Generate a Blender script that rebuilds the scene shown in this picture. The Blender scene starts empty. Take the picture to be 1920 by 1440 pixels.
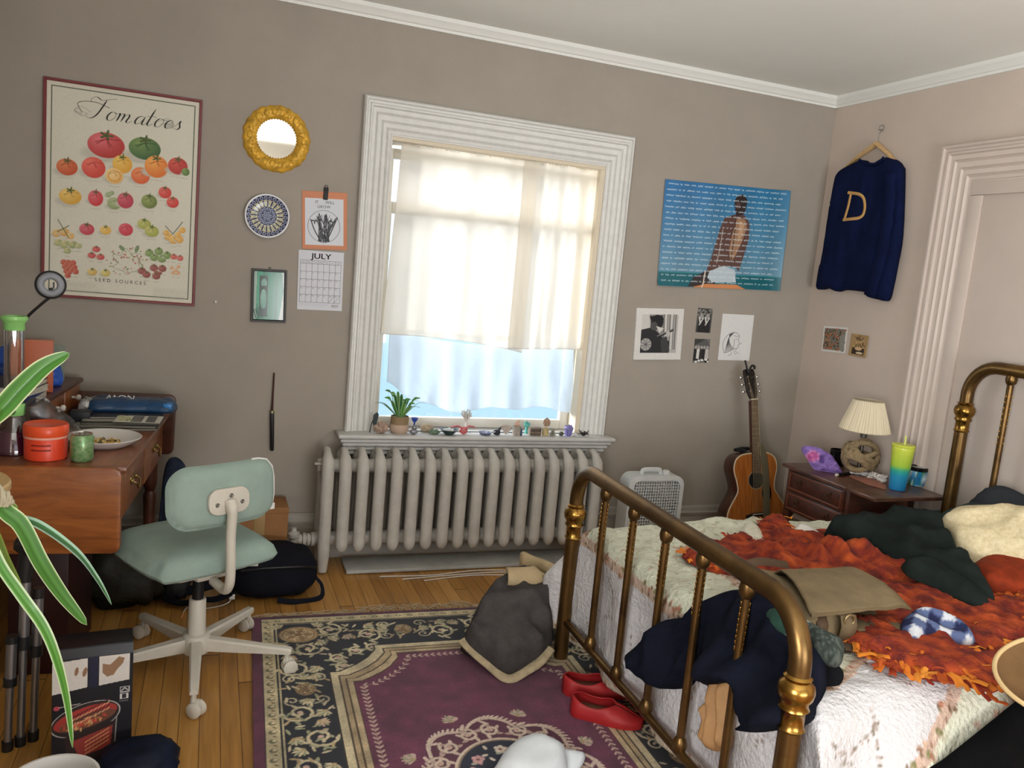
import bpy, bmesh, math, random
import numpy as np
from mathutils import Vector, Matrix, noise as mnoise
from mathutils.geometry import delaunay_2d_cdt
random.seed(7); rng = np.random.default_rng(7)
SC = bpy.context.scene; COL = SC.collection
PI = math.pi

# ---------------------------------------------------------------- camera
FPX, YAW, PIT, ROL, CAMH = 1517.13, 0.360197824, -0.138908042, 0.0900748645, 1.52
_cy, _sy, _cp, _sp, _cr, _sr = math.cos(YAW), math.sin(YAW), math.cos(PIT), math.sin(PIT), math.cos(ROL), math.sin(ROL)
_F = np.array([_sy*_cp, _cy*_cp, _sp]); _r = np.array([_cy, -_sy, 0.]); _u = np.cross(_r, _F)
CX = _r*_cr + _u*_sr; CY = -_r*_sr + _u*_cr
def PX(u, v, x=None, y=None, z=None):
    d = CX*(u-960)/FPX - CY*(v-720)/FPX + _F
    t = x/d[0] if x is not None else (y/d[1] if y is not None else (z-CAMH)/d[2])
    return Vector((d[0]*t, d[1]*t, CAMH + d[2]*t))
cd = bpy.data.cameras.new('camera'); cam = bpy.data.objects.new('camera', cd); COL.objects.link(cam)
cd.sensor_width = 36; cd.lens = FPX/1920*36; cd.clip_start = .05
M = Matrix(((CX[0], CY[0], -_F[0]), (CX[1], CY[1], -_F[1]), (CX[2], CY[2], -_F[2]))).to_4x4()
M.translation = (0, 0, CAMH); cam.matrix_world = M; SC.camera = cam

# ---------------------------------------------------------------- materials
def lin(c):
    if isinstance(c, str): c = [int(c[i:i+2], 16) for i in (0, 2, 4)]
    return tuple(((x/255)/12.92 if x/255 <= .04045 else ((x/255+.055)/1.055)**2.4) for x in c)
MATS = {}
def mat(name, col=None, rough=.6, metal=0, var=None, bump=None, spec=.5, coat=0, sheen=0, trans=0, ior=1.45, alpha=1, emit=None, attr=False, stretch=None, sss=0):
    """col sRGB hex; var=(noise scale, amount[, second colour]); bump=(scale, strength[, distance])"""
    if name in MATS: return MATS[name]
    m = bpy.data.materials.new(name); m.use_nodes = True; nt = m.node_tree; N = nt.nodes; L = nt.links
    b = N['Principled BSDF']; S = b.inputs
    c = lin(col or 'ffffff')
    S['Base Color'].default_value = (*c, 1); S['Roughness'].default_value = rough; S['Metallic'].default_value = metal
    S['Specular IOR Level'].default_value = spec; S['IOR'].default_value = ior; S['Alpha'].default_value = alpha
    S['Coat Weight'].default_value = coat; S['Sheen Weight'].default_value = sheen; S['Transmission Weight'].default_value = trans
    if sss: S['Subsurface Weight'].default_value = sss; S['Subsurface Radius'].default_value = (.02, .01, .008)
    if emit: S['Emission Color'].default_value = (*lin(emit[0]), 1); S['Emission Strength'].default_value = emit[1]
    tc = N.new('ShaderNodeTexCoord'); vec = tc.outputs['Object']
    if stretch:
        mp = N.new('ShaderNodeMapping'); mp.inputs['Scale'].default_value = stretch; L.new(vec, mp.inputs['Vector']); vec = mp.outputs['Vector']
    src = None
    if attr:
        a = N.new('ShaderNodeAttribute'); a.attribute_name = 'Col'; src = a.outputs['Color']
    if var:
        n = N.new('ShaderNodeTexNoise'); n.inputs['Scale'].default_value = var[0]; n.inputs['Detail'].default_value = 6; n.inputs['Roughness'].default_value = .62
        L.new(vec, n.inputs['Vector'])
        cr = N.new('ShaderNodeValToRGB'); cr.color_ramp.elements[0].position = .32; cr.color_ramp.elements[1].position = .68
        if attr:
            lo, hi = 1-var[1], 1+var[1]
            cr.color_ramp.elements[0].color = (lo, lo, lo, 1); cr.color_ramp.elements[1].color = (hi, hi, hi, 1)
            mx = N.new('ShaderNodeMix'); mx.data_type = 'RGBA'; mx.blend_type = 'MULTIPLY'; mx.inputs[0].default_value = 1
            L.new(src, mx.inputs[6]); L.new(cr.outputs['Color'], mx.inputs[7]); src = mx.outputs[2]
        else:
            k = var[1]; c2 = lin(var[2]) if len(var) > 2 else tuple(x*(1-k) for x in c)
            c1 = c if len(var) > 2 else tuple(min(1, x*(1+k)) for x in c)
            cr.color_ramp.elements[0].color = (*c2, 1); cr.color_ramp.elements[1].color = (*c1, 1)
            L.new(n.outputs['Fac'], cr.inputs['Fac']); src = cr.outputs['Color']
        if attr: L.new(n.outputs['Fac'], cr.inputs['Fac'])
    if src is not None: L.new(src, S['Base Color'])
    if bump:
        n2 = N.new('ShaderNodeTexNoise'); n2.inputs['Scale'].default_value = bump[0]; n2.inputs['Detail'].default_value = 4; L.new(vec, n2.inputs['Vector'])
        bp = N.new('ShaderNodeBump'); bp.inputs['Strength'].default_value = bump[1]; bp.inputs['Distance'].default_value = bump[2] if len(bump) > 2 else .004
        L.new(n2.outputs['Fac'], bp.inputs['Height']); L.new(bp.outputs['Normal'], S['Normal'])
    MATS[name] = m; return m
def wood(name, dark, light, rough=.4, scale=(1, 1, 1), coat=.15, ring=9):
    if name in MATS: return MATS[name]
    m = bpy.data.materials.new(name); m.use_nodes = True; N = m.node_tree.nodes; L = m.node_tree.links; b = N['Principled BSDF']
    tc = N.new('ShaderNodeTexCoord'); mp = N.new('ShaderNodeMapping'); mp.inputs['Scale'].default_value = scale; L.new(tc.outputs['Object'], mp.inputs['Vector'])
    n = N.new('ShaderNodeTexNoise'); n.inputs['Scale'].default_value = ring; n.inputs['Detail'].default_value = 8; n.inputs['Roughness'].default_value = .6; n.inputs['Distortion'].default_value = .6
    L.new(mp.outputs['Vector'], n.inputs['Vector'])
    cr = N.new('ShaderNodeValToRGB'); cr.color_ramp.elements[0].position = .3; cr.color_ramp.elements[1].position = .7
    cr.color_ramp.elements[0].color = (*lin(dark), 1); cr.color_ramp.elements[1].color = (*lin(light), 1)
    L.new(n.outputs['Fac'], cr.inputs['Fac']); L.new(cr.outputs['Color'], b.inputs['Base Color'])
    b.inputs['Roughness'].default_value = rough; b.inputs['Coat Weight'].default_value = coat; b.inputs['Coat Roughness'].default_value = .25
    bp = N.new('ShaderNodeBump'); bp.inputs['Strength'].default_value = .15; bp.inputs['Distance'].default_value = .002
    L.new(n.outputs['Fac'], bp.inputs['Height']); L.new(bp.outputs['Normal'], b.inputs['Normal'])
    MATS[name] = m; return m

# ---------------------------------------------------------------- scene objects
WM = {}
def empty(name, loc=(0, 0, 0), rz=0, label=None, cat=None, group=None, mtx=None):
    o = bpy.data.objects.new(name, None); COL.objects.link(o); o.empty_display_size = .05
    m = mtx.copy() if mtx is not None else Matrix.Translation(loc) @ Matrix.Rotation(rz, 4, 'Z')
    o.matrix_world = m; WM[o.name] = m; tag(o, label, cat, group); return o
def tag(o, label=None, cat=None, group=None, kind=None):
    if label: o['label'] = label
    if cat: o['category'] = cat
    if group: o['group'] = group
    if kind: o['kind'] = kind
    return o
def wrap(name, mesh_ob_mtx=None): pass
class MB:
    def __init__(s): s.v = []; s.f = []; s.m = []; s.cols = None
    def add(s, vs, fs, m=0, mtx=None):
        n = len(s.v)
        for p in vs:
            p = Vector(p); s.v.append(mtx @ p if mtx is not None else p)
        for f in fs: s.f.append([i+n for i in f]); s.m.append(m)
        return s
    def bm(s, b, m=0, mtx=None):
        b.verts.index_update()
        s.add([v.co.copy() for v in b.verts], [[v.index for v in f.verts] for f in b.faces], m, mtx); b.free(); return s
    def box(s, lo, hi, bev=0, m=0, mtx=None, seg=2):
        b = bmesh.new(); bmesh.ops.create_cube(b, size=1)
        lo, hi = Vector(lo), Vector(hi); d = hi-lo; c = (lo+hi)/2
        for v in b.verts: v.co = Vector((v.co.x*d.x, v.co.y*d.y, v.co.z*d.z)) + c
        if bev: bmesh.ops.bevel(b, geom=list(b.edges), offset=min(bev, min(d)*.49), segments=seg, affect='EDGES', profile=.5)
        return s.bm(b, m, mtx)
    def tube(s, pts, r, n=12, m=0, mtx=None, caps=True, flat=1, ref=None, closed=False):
        pts = [Vector(p) for p in pts]; k = len(pts); rs = r if isinstance(r, (list, tuple)) else [r]*k
        T = []
        for i in range(k):
            a = pts[i-1] if (i or closed) else pts[0]; b = pts[(i+1) % k] if (i < k-1 or closed) else pts[-1]
            t = b-a; T.append(t.normalized() if t.length > 1e-9 else Vector((0, 0, 1)))
        up = Vector(ref) if ref else (Vector((0, 0, 1)) if abs(T[0].z) < .9 else Vector((1, 0, 0)))
        nv = (up - T[0]*up.dot(T[0])).normalized(); vs = []
        for i in range(k):
            nv = nv - T[i]*nv.dot(T[i])
            nv = nv.normalized() if nv.length > 1e-6 else Vector((1, 0, 0))
            bv = T[i].cross(nv)
            for j in range(n):
                a = 2*PI*j/n; vs.append(pts[i] + (nv*math.cos(a)*flat + bv*math.sin(a))*rs[i])
        fs = [[i*n+j, i*n+(j+1) % n, (i+1)*n+(j+1) % n, (i+1)*n+j] for i in range(k-1) for j in range(n)]
        if closed: fs += [[(k-1)*n+j, (k-1)*n+(j+1) % n, (j+1) % n, j] for j in range(n)]
        elif caps: fs += [list(range(n))[::-1], [(k-1)*n+j for j in range(n)]]
        return s.add(vs, fs, m, mtx)
    def lathe(s, prof, n=32, m=0, mtx=None, caps=True, wob=None):
        vs = []; k = len(prof)
        for i, (r, z) in enumerate(prof):
            for j in range(n):
                a = 2*PI*j/n; rr = r*(wob(a, z) if wob else 1); vs.append((rr*math.cos(a), rr*math.sin(a), z))
        fs = [[i*n+j, i*n+(j+1) % n, (i+1)*n+(j+1) % n, (i+1)*n+j] for i in range(k-1) for j in range(n)]
        if caps:
            if prof[0][0] > 1e-6: fs.append(list(range(n))[::-1])
            if prof[-1][0] > 1e-6: fs.append([(k-1)*n+j for j in range(n)])
        return s.add(vs, fs, m, mtx)
    def prism(s, poly, z0, z1, m=0, mtx=None, bev=0):
        b = bmesh.new(); vs = [b.verts.new((x, y, z0)) for x, y in poly]; f = b.faces.new(vs)
        r = bmesh.ops.extrude_face_region(b, geom=[f])
        for g in r['geom']:
            if isinstance(g, bmesh.types.BMVert): g.co.z = z1
        bmesh.ops.recalc_face_normals(b, faces=list(b.faces))
        if bev:
            es = [e for e in b.edges if abs(e.verts[0].co.z-e.verts[1].co.z) < 1e-9]
            bmesh.ops.bevel(b, geom=es, offset=bev, segments=2, affect='EDGES', profile=.5)
        return s.bm(b, m, mtx)
    def grid(s, P, m=0, mtx=None, cu=False, cv=False):
        a, b = len(P), len(P[0]); vs = [p for row in P for p in row]; fs = []
        for i in range(a if cu else a-1):
            for j in range(b if cv else b-1):
                i2, j2 = (i+1) % a, (j+1) % b; fs.append([i*b+j, i2*b+j, i2*b+j2, i*b+j2])
        return s.add(vs, fs, m, mtx)
    def blob(s, c, r, amp=0, fr=3, n=20, m=0, mtx=None, seed=0, pw=1):
        vs = []; fs = []; c = Vector(c); r = (r,)*3 if not isinstance(r, (tuple, list)) else r; off = Vector((seed*7.3, seed*3.1, -seed*5.7))
        k = n//2
        for i in range(k+1):
            th = PI*i/k
            for j in range(n):
                ph = 2*PI*j/n; d = Vector((math.sin(th)*math.cos(ph), math.sin(th)*math.sin(ph), math.cos(th)))
                if pw != 1: d2 = Vector([math.copysign(abs(q)**pw, q) for q in d])
                else: d2 = d
                q = 1 + amp*mnoise.noise(d*fr+off) if amp else 1
                vs.append(c + Vector((d2.x*r[0], d2.y*r[1], d2.z*r[2]))*q)
        fs = [[i*n+j, (i+1)*n+j, (i+1)*n+(j+1) % n, i*n+(j+1) % n] for i in range(k) for j in range(n)]
        return s.add(vs, fs, m, mtx)
    def text(s, body, size, mtx, m=0, shear=0, depth=.0003, align='CENTER', sx=1):
        cu = bpy.data.curves.new('t', 'FONT'); cu.body = body; cu.size = size; cu.shear = shear; cu.extrude = depth; cu.align_x = align; cu.resolution_u = 4
        o = bpy.data.objects.new('t', cu); COL.objects.link(o); bpy.context.view_layer.update()
        me = bpy.data.meshes.new_from_object(o.evaluated_get(bpy.context.evaluated_depsgraph_get()))
        s.add([(v.co.x*sx, v.co.y, v.co.z) for v in me.vertices], [list(p.vertices) for p in me.polygons], m, mtx)
        bpy.data.objects.remove(o); bpy.data.meshes.remove(me); bpy.data.curves.remove(cu); return s
    def build(s, name, mats, parent=None, smooth=35, label=None, cat=None, group=None, kind=None, local=False, sub=0, mtx=None, solid=0):
        me = bpy.data.meshes.new(name)
        if not isinstance(mats, (list, tuple)): mats = [mats]
        vs = s.v
        if parent is not None:
            wm = WM[parent.name]
            if not local: inv = wm.inverted(); vs = [inv @ p for p in vs]
            W = wm
        else:
            if mtx is not None: W = mtx; inv = W.inverted(); vs = [inv @ p for p in vs]
            else:
                a = np.array([tuple(p) for p in vs]); lo, hi = a.min(0), a.max(0)
                c = Vector(((lo[0]+hi[0])/2, (lo[1]+hi[1])/2, lo[2])); W = Matrix.Translation(c); vs = [p-c for p in vs]
        me.from_pydata([tuple(p) for p in vs], [], s.f)
        for mt in mats: me.materials.append(mt)
        if len(mats) > 1: me.polygons.foreach_set('material_index', s.m)
        if s.cols is not None:
            at = me.color_attributes.new('Col', 'FLOAT_COLOR', 'POINT'); at.data.foreach_set('color', np.asarray(s.cols, dtype=np.float32).ravel())
        if smooth:
            me.shade_smooth()
            if smooth < 180: me.set_sharp_from_angle(angle=math.radians(smooth))
        o = bpy.data.objects.new(name, me); COL.objects.link(o)
        if parent is not None: o.parent = parent
        else: o.matrix_world = W
        WM[o.name] = W
        if solid:
            md = o.modifiers.new('thickness', 'SOLIDIFY'); md.thickness = solid; md.offset = 0
        if sub:
            md = o.modifiers.new('smooth', 'SUBSURF'); md.levels = sub; md.render_levels = sub
        return tag(o, label, cat, group, kind)
def MBK(x, z, y=4.0, rot=0):   # local x right, y up, z out of the far wall into the room
    return Matrix(((1, 0, 0, x), (0, 0, -1, y), (0, 1, 0, z), (0, 0, 0, 1))) @ Matrix.Rotation(rot, 4, 'Z')
def MRT(y, z, x=3.37, rot=0):  # the same on the right-hand wall
    return Matrix(((0, 0, -1, x), (-1, 0, 0, y), (0, 1, 0, z), (0, 0, 0, 1))) @ Matrix.Rotation(rot, 4, 'Z')
def fbm(p, o=4):
    return mnoise.fractal(Vector(p), 1.0, 2.0, o)
def ridge(p):
    return 1-abs(mnoise.noise(Vector(p)))*2
def smooth_path(pts, n=8, closed=False):
    pts = [Vector(p) for p in pts]; out = []; k = len(pts)
    for i in range(k if closed else k-1):
        p0 = pts[(i-1) % k] if (i or closed) else pts[0]*2-pts[1]; p1 = pts[i]; p2 = pts[(i+1) % k]
        p3 = pts[(i+2) % k] if (i+2 < k or closed) else pts[-1]*2-pts[-2]
        for j in range(n):
            t = j/n; out.append(.5*((2*p1)+(p2-p0)*t+(2*p0-5*p1+4*p2-p3)*t*t+(3*p1-p0-3*p2+p3)*t**3))
    if not closed: out.append(pts[-1])
    return out
def rrect(w, h, r, n=6, cx=0, cy=0):
    o = []
    for sx, sy, a0 in ((1, 1, 0), (-1, 1, PI/2), (-1, -1, PI), (1, -1, 1.5*PI)):
        for i in range(n+1):
            a = a0+PI/2*i/n; o.append((cx+sx*(w/2-r)+r*math.cos(a), cy+sy*(h/2-r)+r*math.sin(a)))
    return o
def puff(outline, res, top, mtx=None, bot=None, m=0, mb=None):
    """closed soft sheet: outline 2D filled with a fine triangulation; top(x,y,d) and bot(x,y,d) give the two heights, d = distance to the outline"""
    P = np.array(outline, float); k = len(P)
    pts = []
    for i in range(k):
        a, b = P[i], P[(i+1) % k]; n = max(1, int(np.hypot(*(b-a))/res))
        for j in range(n): pts.append(a+(b-a)*j/n)
    nb = len(pts); B = np.array(pts); lo, hi = B.min(0), B.max(0)
    gx, gy = np.meshgrid(np.arange(lo[0], hi[0], res), np.arange(lo[1], hi[1], res)); g = np.c_[gx.ravel(), gy.ravel()]
    g = g+(rng.random(g.shape)-.5)*res*.25
    ins = np.zeros(len(g), bool); dist = np.full(len(g), 1e9); A, C = B, np.roll(B, -1, 0)
    for a, c in zip(A, C):
        cond = (a[1] > g[:, 1]) != (c[1] > g[:, 1])
        with np.errstate(divide='ignore', invalid='ignore'):
            xi = (c[0]-a[0])*(g[:, 1]-a[1])/(c[1]-a[1])+a[0]
        ins ^= cond & (g[:, 0] < xi)
        e = c-a; t = np.clip(((g-a) @ e)/max(e @ e, 1e-12), 0, 1); dist = np.minimum(dist, np.hypot(*(g-a-t[:, None]*e).T))
    keep = ins & (dist > res*.5); gi = g[keep]; di = dist[keep]
    allp = [Vector(p) for p in B]+[Vector(p) for p in gi]
    r = delaunay_2d_cdt(allp, [(i, (i+1) % nb) for i in range(nb)], [], 1, 1e-6)
    vs, fs = r[0], [list(f) for f in r[2]]; dd = {}
    D = list(np.zeros(nb))+list(di); src = r[3]
    d = [max([D[q] for q in src[i]] or [0]) for i in range(len(vs))]
    tp = [(v.x, v.y, top(v.x, v.y, d[i])) for i, v in enumerate(vs)]
    bt = [(v.x, v.y, bot(v.x, v.y, d[i]) if bot else 0) for i, v in enumerate(vs)]
    n = len(vs); mb = mb or MB(); cnt = {}
    for f in fs:
        for a, b in zip(f, f[1:]+f[:1]): cnt[(a, b)] = 1
    fl = fs+[[i+n for i in f[::-1]] for f in fs]
    for (a, b) in cnt:
        if (b, a) not in cnt: fl.append([b, a, a+n, b+n])
    return mb.add(tp+bt, fl, m, mtx)
def dome(h, w):  # profile for puff: rises from the rim
    return lambda d: h*math.sqrt(max(0, 1-(1-min(1, d/w))**2))

# ---------------------------------------------------------------- a painted sheet (colours live on the mesh points)
class Canvas:
    def __init__(s, W, H, res, bg='ffffff'):
        s.W, s.H = W, H; s.nx, s.ny = int(W/res)+1, int(H/res)+1; s.res = res
        s.x = np.linspace(0, W, s.nx); s.y = np.linspace(0, H, s.ny); s.c = np.zeros((s.ny, s.nx, 3)); s.c[:] = s.col(bg)
    def col(s, c): return np.array([int(c[i:i+2], 16) for i in (0, 2, 4)])/255. if isinstance(c, str) else np.array(c, float)
    def win(s, x0, x1, y0, y1):
        i0, i1 = np.searchsorted(s.x, [x0, x1]); j0, j1 = np.searchsorted(s.y, [y0, y1])
        X, Y = np.meshgrid(s.x[i0:i1], s.y[j0:j1]); return slice(j0, j1), slice(i0, i1), X, Y
    def put(s, sl, mask, col): 
        v = s.c[sl]; a = mask[..., None]; s.c[sl] = v*(1-a)+s.col(col)*a
    def ell(s, cx, cy, rx, ry, col, rot=0, soft=None, col2=None, hl=(-.35, -.4)):
        R = max(rx, ry)*1.1; a, b, X, Y = s.win(cx-R, cx+R, cy-R, cy+R)
        if X.size == 0: return s
        dx, dy = X-cx, Y-cy; u = (dx*math.cos(rot)+dy*math.sin(rot))/rx; v = (-dx*math.sin(rot)+dy*math.cos(rot))/ry
        r = np.hypot(u, v); e = soft or s.res/max(rx, ry)*.8; mk = np.clip((1-r)/e+.5, 0, 1)
        if col2 is not None:
            q = np.clip(np.hypot(u-hl[0], v-hl[1])/1.4, 0, 1)[..., None]; C = s.col(col2)*(1-q)+s.col(col)*q
            s.c[a, b] = s.c[a, b]*(1-mk[..., None])+C*mk[..., None]
        else: s.put((a, b), mk, col)
        return s
    def ring(s, cx, cy, rx, ry, w, col):
        R = max(rx, ry)+w; a, b, X, Y = s.win(cx-R, cx+R, cy-R, cy+R); r = np.hypot((X-cx)/rx, (Y-cy)/ry)
        s.put((a, b), np.clip((w/2-abs(r-1)*min(rx, ry))/s.res+.5, 0, 1), col); return s
    def poly(s, pts, col, mask_only=False):
        p = np.array(pts, float); a, b, X, Y = s.win(p[:, 0].min()-s.res, p[:, 0].max()+s.res, p[:, 1].min()-s.res, p[:, 1].max()+s.res)
        ins = np.zeros(X.shape, bool)
        for q, r in zip(p, np.roll(p, -1, 0)):
            with np.errstate(divide='ignore', invalid='ignore'):
                ins ^= ((q[1] > Y) != (r[1] > Y)) & (X < (r[0]-q[0])*(Y-q[1])/(r[1]-q[1])+q[0])
        s.put((a, b), ins.astype(float), col); return s
    def rect(s, x0, y0, x1, y1, col):
        a, b, X, Y = s.win(x0, x1, y0, y1); s.put((a, b), np.ones(X.shape), col); return s
    def line(s, pts, w, col, closed=False):
        p = np.array([tuple(q)[:2] for q in pts], float)
        if closed: p = np.vstack([p, p[:1]])
        a, b, X, Y = s.win(p[:, 0].min()-w, p[:, 0].max()+w, p[:, 1].min()-w, p[:, 1].max()+w)
        if X.size == 0: return s
        D = np.full(X.shape, 1e9)
        for q, r in zip(p[:-1], p[1:]):
            e = r-q; t = np.clip(((X-q[0])*e[0]+(Y-q[1])*e[1])/max(e @ e, 1e-12), 0, 1); D = np.minimum(D, np.hypot(X-q[0]-t*e[0], Y-q[1]-t*e[1]))
        s.put((a, b), np.clip((w/2-D)/s.res+.5, 0, 1), col); return s
    def spiral(s, cx, cy, r, a0, turns, w, col, hand=1):
        n = 18; pts = [(cx+r*(1-.8*i/n)*math.cos(a0+hand*turns*2*PI*i/n), cy+r*(1-.8*i/n)*math.sin(a0+hand*turns*2*PI*i/n)) for i in range(n+1)]
        return s.line(pts, w, col)
    def leaf(s, x, y, l, w, a, col): return s.ell(x+math.cos(a)*l/2, y+math.sin(a)*l/2, l/2, w/2, col, a)
    def grain(s, amp, k=1):
        s.c = np.clip(s.c*(1+amp*(rng.random((s.ny, s.nx, 1))*2-1)), 0, 1); return s
    def lincols(s):
        c = np.clip(s.c, 0, 1).reshape(-1, 3); c = np.where(c <= .04045, c/12.92, ((c+.055)/1.055)**2.4); return np.c_[c, np.ones(len(c))]
    def mesh(s, mtx, thick=.0008, zf=None):
        """local x right, y up, origin top-left"""
        mb = MB(); n = s.nx*s.ny; V = np.zeros((n, 3)); X, Y = np.meshgrid(s.x, -s.y); V[:, 0] = X.ravel(); V[:, 1] = Y.ravel()
        V[:, 2] = thick if zf is None else thick+zf(X, Y).ravel()
        R = np.array(mtx); V = V @ R[:3, :3].T+R[:3, 3]
        mb.v = [Vector(p) for p in V]; idx = np.arange(n).reshape(s.ny, s.nx)
        f = np.stack([idx[1:, :-1], idx[1:, 1:], idx[:-1, 1:], idx[:-1, :-1]], -1).reshape(-1, 4); mb.f = f.tolist(); mb.m = [0]*len(f)
        # turned-back rim gives the sheet its thickness
        per = list(idx[0, :])+list(idx[1:, -1])+list(idx[-1, -2::-1])+list(idx[-2:0:-1, 0]); nn = Vector(R[:3, 2]); k = len(per); b0 = len(mb.v)
        mb.v += [mb.v[i]-nn*thick for i in per]
        for i in range(k): mb.f.append([int(per[i]), int(per[(i+1) % k]), b0+(i+1) % k, b0+i]); mb.m.append(0)
        lc = s.lincols(); mb.cols = np.vstack([lc, lc[per]]); return mb
# ================================================================ ROOM
XL, XR, YB, YF, ZC = -0.88, 3.37, 4.0, -1.6, 2.68
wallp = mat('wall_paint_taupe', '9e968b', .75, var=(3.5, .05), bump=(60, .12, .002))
wallr = mat('wall_paint_warm_lit', 'c6b8ac', .75, var=(3.5, .04), bump=(60, .12, .002))  # light painted in: wall colour lightened so this side looks brighter lit
white = mat('gloss_white_paint', 'd6d6d2', .42, var=(25, .05), bump=(35, .15, .003))
ceilm = mat('ceiling_paint', 'e9ebe6', .85, var=(2, .02), bump=(50, .08, .002))
crownm = mat('crown_paint', 'e3e4df', .5)
doorm = mat('door_paint_lit', 'c8bbb1', .5, var=(3, .04), bump=(40, .1, .002))  # raised along with the right wall, so light sits in this colour too
basem = mat('baseboard_paint', 'a09a90', .5, var=(6, .06))

def floor_mat():
    m = bpy.data.materials.new('oak_strip_floor'); m.use_nodes = True; N = m.node_tree.nodes; L = m.node_tree.links; b = N['Principled BSDF']
    tc = N.new('ShaderNodeTexCoord'); sp = N.new('ShaderNodeSeparateXYZ'); L.new(tc.outputs['Object'], sp.inputs[0])
    def mth(op, a, b_=None):
        n = N.new('ShaderNodeMath'); n.operation = op
        for i, q in enumerate((a, b_)):
            if q is None: continue
            if isinstance(q, (int, float)): n.inputs[i].default_value = q
            else: L.new(q, n.inputs[i])
        return n.outputs[0]
    xs = mth('DIVIDE', sp.outputs['X'], .062); idx = mth('FLOOR', xs); fx = mth('FRACT', xs)
    wn = N.new('ShaderNodeTexWhiteNoise'); wn.noise_dimensions = '1D'; L.new(idx, wn.inputs['W'])
    yo = mth('DIVIDE', mth('ADD', sp.outputs['Y'], mth('MULTIPLY', wn.outputs['Value'], 4.7)), 2.6)
    idy = mth('FLOOR', yo); fy = mth('FRACT', yo)
    cmb = N.new('ShaderNodeCombineXYZ'); L.new(idx, cmb.inputs[0]); L.new(idy, cmb.inputs[1])
    wn2 = N.new('ShaderNodeTexWhiteNoise'); wn2.noise_dimensions = '2D'; L.new(cmb.outputs[0], wn2.inputs['Vector'])
    mp = N.new('ShaderNodeMapping'); mp.inputs['Scale'].default_value = (26, 1.6, 1); L.new(tc.outputs['Object'], mp.inputs['Vector'])
    ad = N.new('ShaderNodeVectorMath'); ad.operation = 'ADD'; L.new(mp.outputs['Vector'], ad.inputs[0]); L.new(wn2.outputs['Color'], ad.inputs[1])
    n = N.new('ShaderNodeTexNoise'); n.inputs['Scale'].default_value = 2.2; n.inputs['Detail'].default_value = 7; n.inputs['Distortion'].default_value = .4; L.new(ad.outputs[0], n.inputs['Vector'])
    mix = mth('ADD', mth('MULTIPLY', n.outputs['Fac'], .62), mth('MULTIPLY', wn2.outputs['Value'], .3))
    cr = N.new('ShaderNodeValToRGB'); e = cr.color_ramp.elements
    e[0].position = .22; e[0].color = (*lin('8a5f2e'), 1); e[1].position = .85; e[1].color = (*lin('c89a5e'), 1)
    q = e.new(.52); q.color = (*lin('b0803f'), 1); L.new(mix, cr.inputs['Fac'])
    gap = mth('MAXIMUM', mth('LESS_THAN', fx, .035), mth('LESS_THAN', fy, .0022))
    mx = N.new('ShaderNodeMix'); mx.data_type = 'RGBA'; L.new(gap, mx.inputs[0]); L.new(cr.outputs['Color'], mx.inputs[6]); mx.inputs[7].default_value = (*lin('4e2f12'), 1)
    L.new(mx.outputs[2], b.inputs['Base Color']); b.inputs['Roughness'].default_value = .36; b.inputs['Coat Weight'].default_value = .12
    bp = N.new('ShaderNodeBump'); bp.inputs['Strength'].default_value = .3; bp.inputs['Distance'].default_value = .002; L.new(mth('SUBTRACT', 1, gap), bp.inputs['Height']); L.new(bp.outputs['Normal'], b.inputs['Normal'])
    return m
MB().box((XL-.1, YF-.1, -.06), (XR+.1, YB+.2, 0)).build('floor', floor_mat(), kind='structure')
MB().box((XL-.1, YF-.1, ZC), (XR+.1, YB+.2, ZC+.06)).build('ceiling', ceilm, kind='structure')
WX0, WX1, WZ0, WZ1 = .74, 1.925, .655, 2.10      # window opening
b = MB()
b.box((XL-.1, YB, 0), (WX0, YB+.2, ZC)).box((WX1, YB, 0), (XR+.1, YB+.2, ZC)).box((WX0, YB, 0), (WX1, YB+.2, WZ0)).box((WX0, YB, WZ1), (WX1, YB+.2, ZC))
b.build('wall_back', wallp, kind='structure')
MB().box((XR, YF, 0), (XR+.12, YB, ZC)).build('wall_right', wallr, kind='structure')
b = MB()   # left-hand wall with the second window, behind the camera
b.box((XL-.1, .05, 0), (XL, YB, ZC)).box((XL-.1, YF, 0), (XL, -1.25, ZC)).box((XL-.1, -1.25, 0), (XL, .05, .7)).box((XL-.1, -1.25, 2.2), (XL, .05, ZC))
b.build('wall_left', wallp, kind='structure')
b = MB()
b.box((XL, YF-.1, 0), (.6, YF, ZC)).box((2.6, YF-.1, 0), (XR, YF, ZC)).box((.6, YF-.1, 0), (2.6, YF, .5)).box((.6, YF-.1, 2.3), (2.6, YF, ZC))
b.build('wall_front', wallp, kind='structure')
# crown moulding
cp = [(0, 0), (.012, 0), (.014, .012), (.022, .016), (.03, .03), (.042, .042), (.045, .06), (0, .06)]
zc0 = ZC-.06
b = MB(); b.grid([[Vector((x, YB-o, zc0+h)) for o, h in cp] for x in (XL, XR)], cv=True); b.build('trim_1', crownm, kind='structure', smooth=25)
b = MB(); b.grid([[Vector((XR-o, y, zc0+h)) for o, h in cp] for y in (YF, YB)], cv=True); b.build('trim_2', crownm, kind='structure', smooth=25)
# baseboards
bpf = [(0, 0), (.02, 0), (.02, .17), (.026, .178), (.03, .195), (.022, .205), (.02, .225), (.012, .235), (0, .235)]
b = MB(); b.grid([[Vector((x, YB-o, h)) for o, h in bpf] for x in (XL, XR)], cv=True); b.build('baseboard_back', basem, kind='structure', smooth=25)
b = MB(); b.grid([[Vector((XR-o, y, h)) for o, h in bpf] for y in (3.17, YB-.03)], cv=True); b.build('baseboard_right', doorm, kind='structure', smooth=25)

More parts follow.
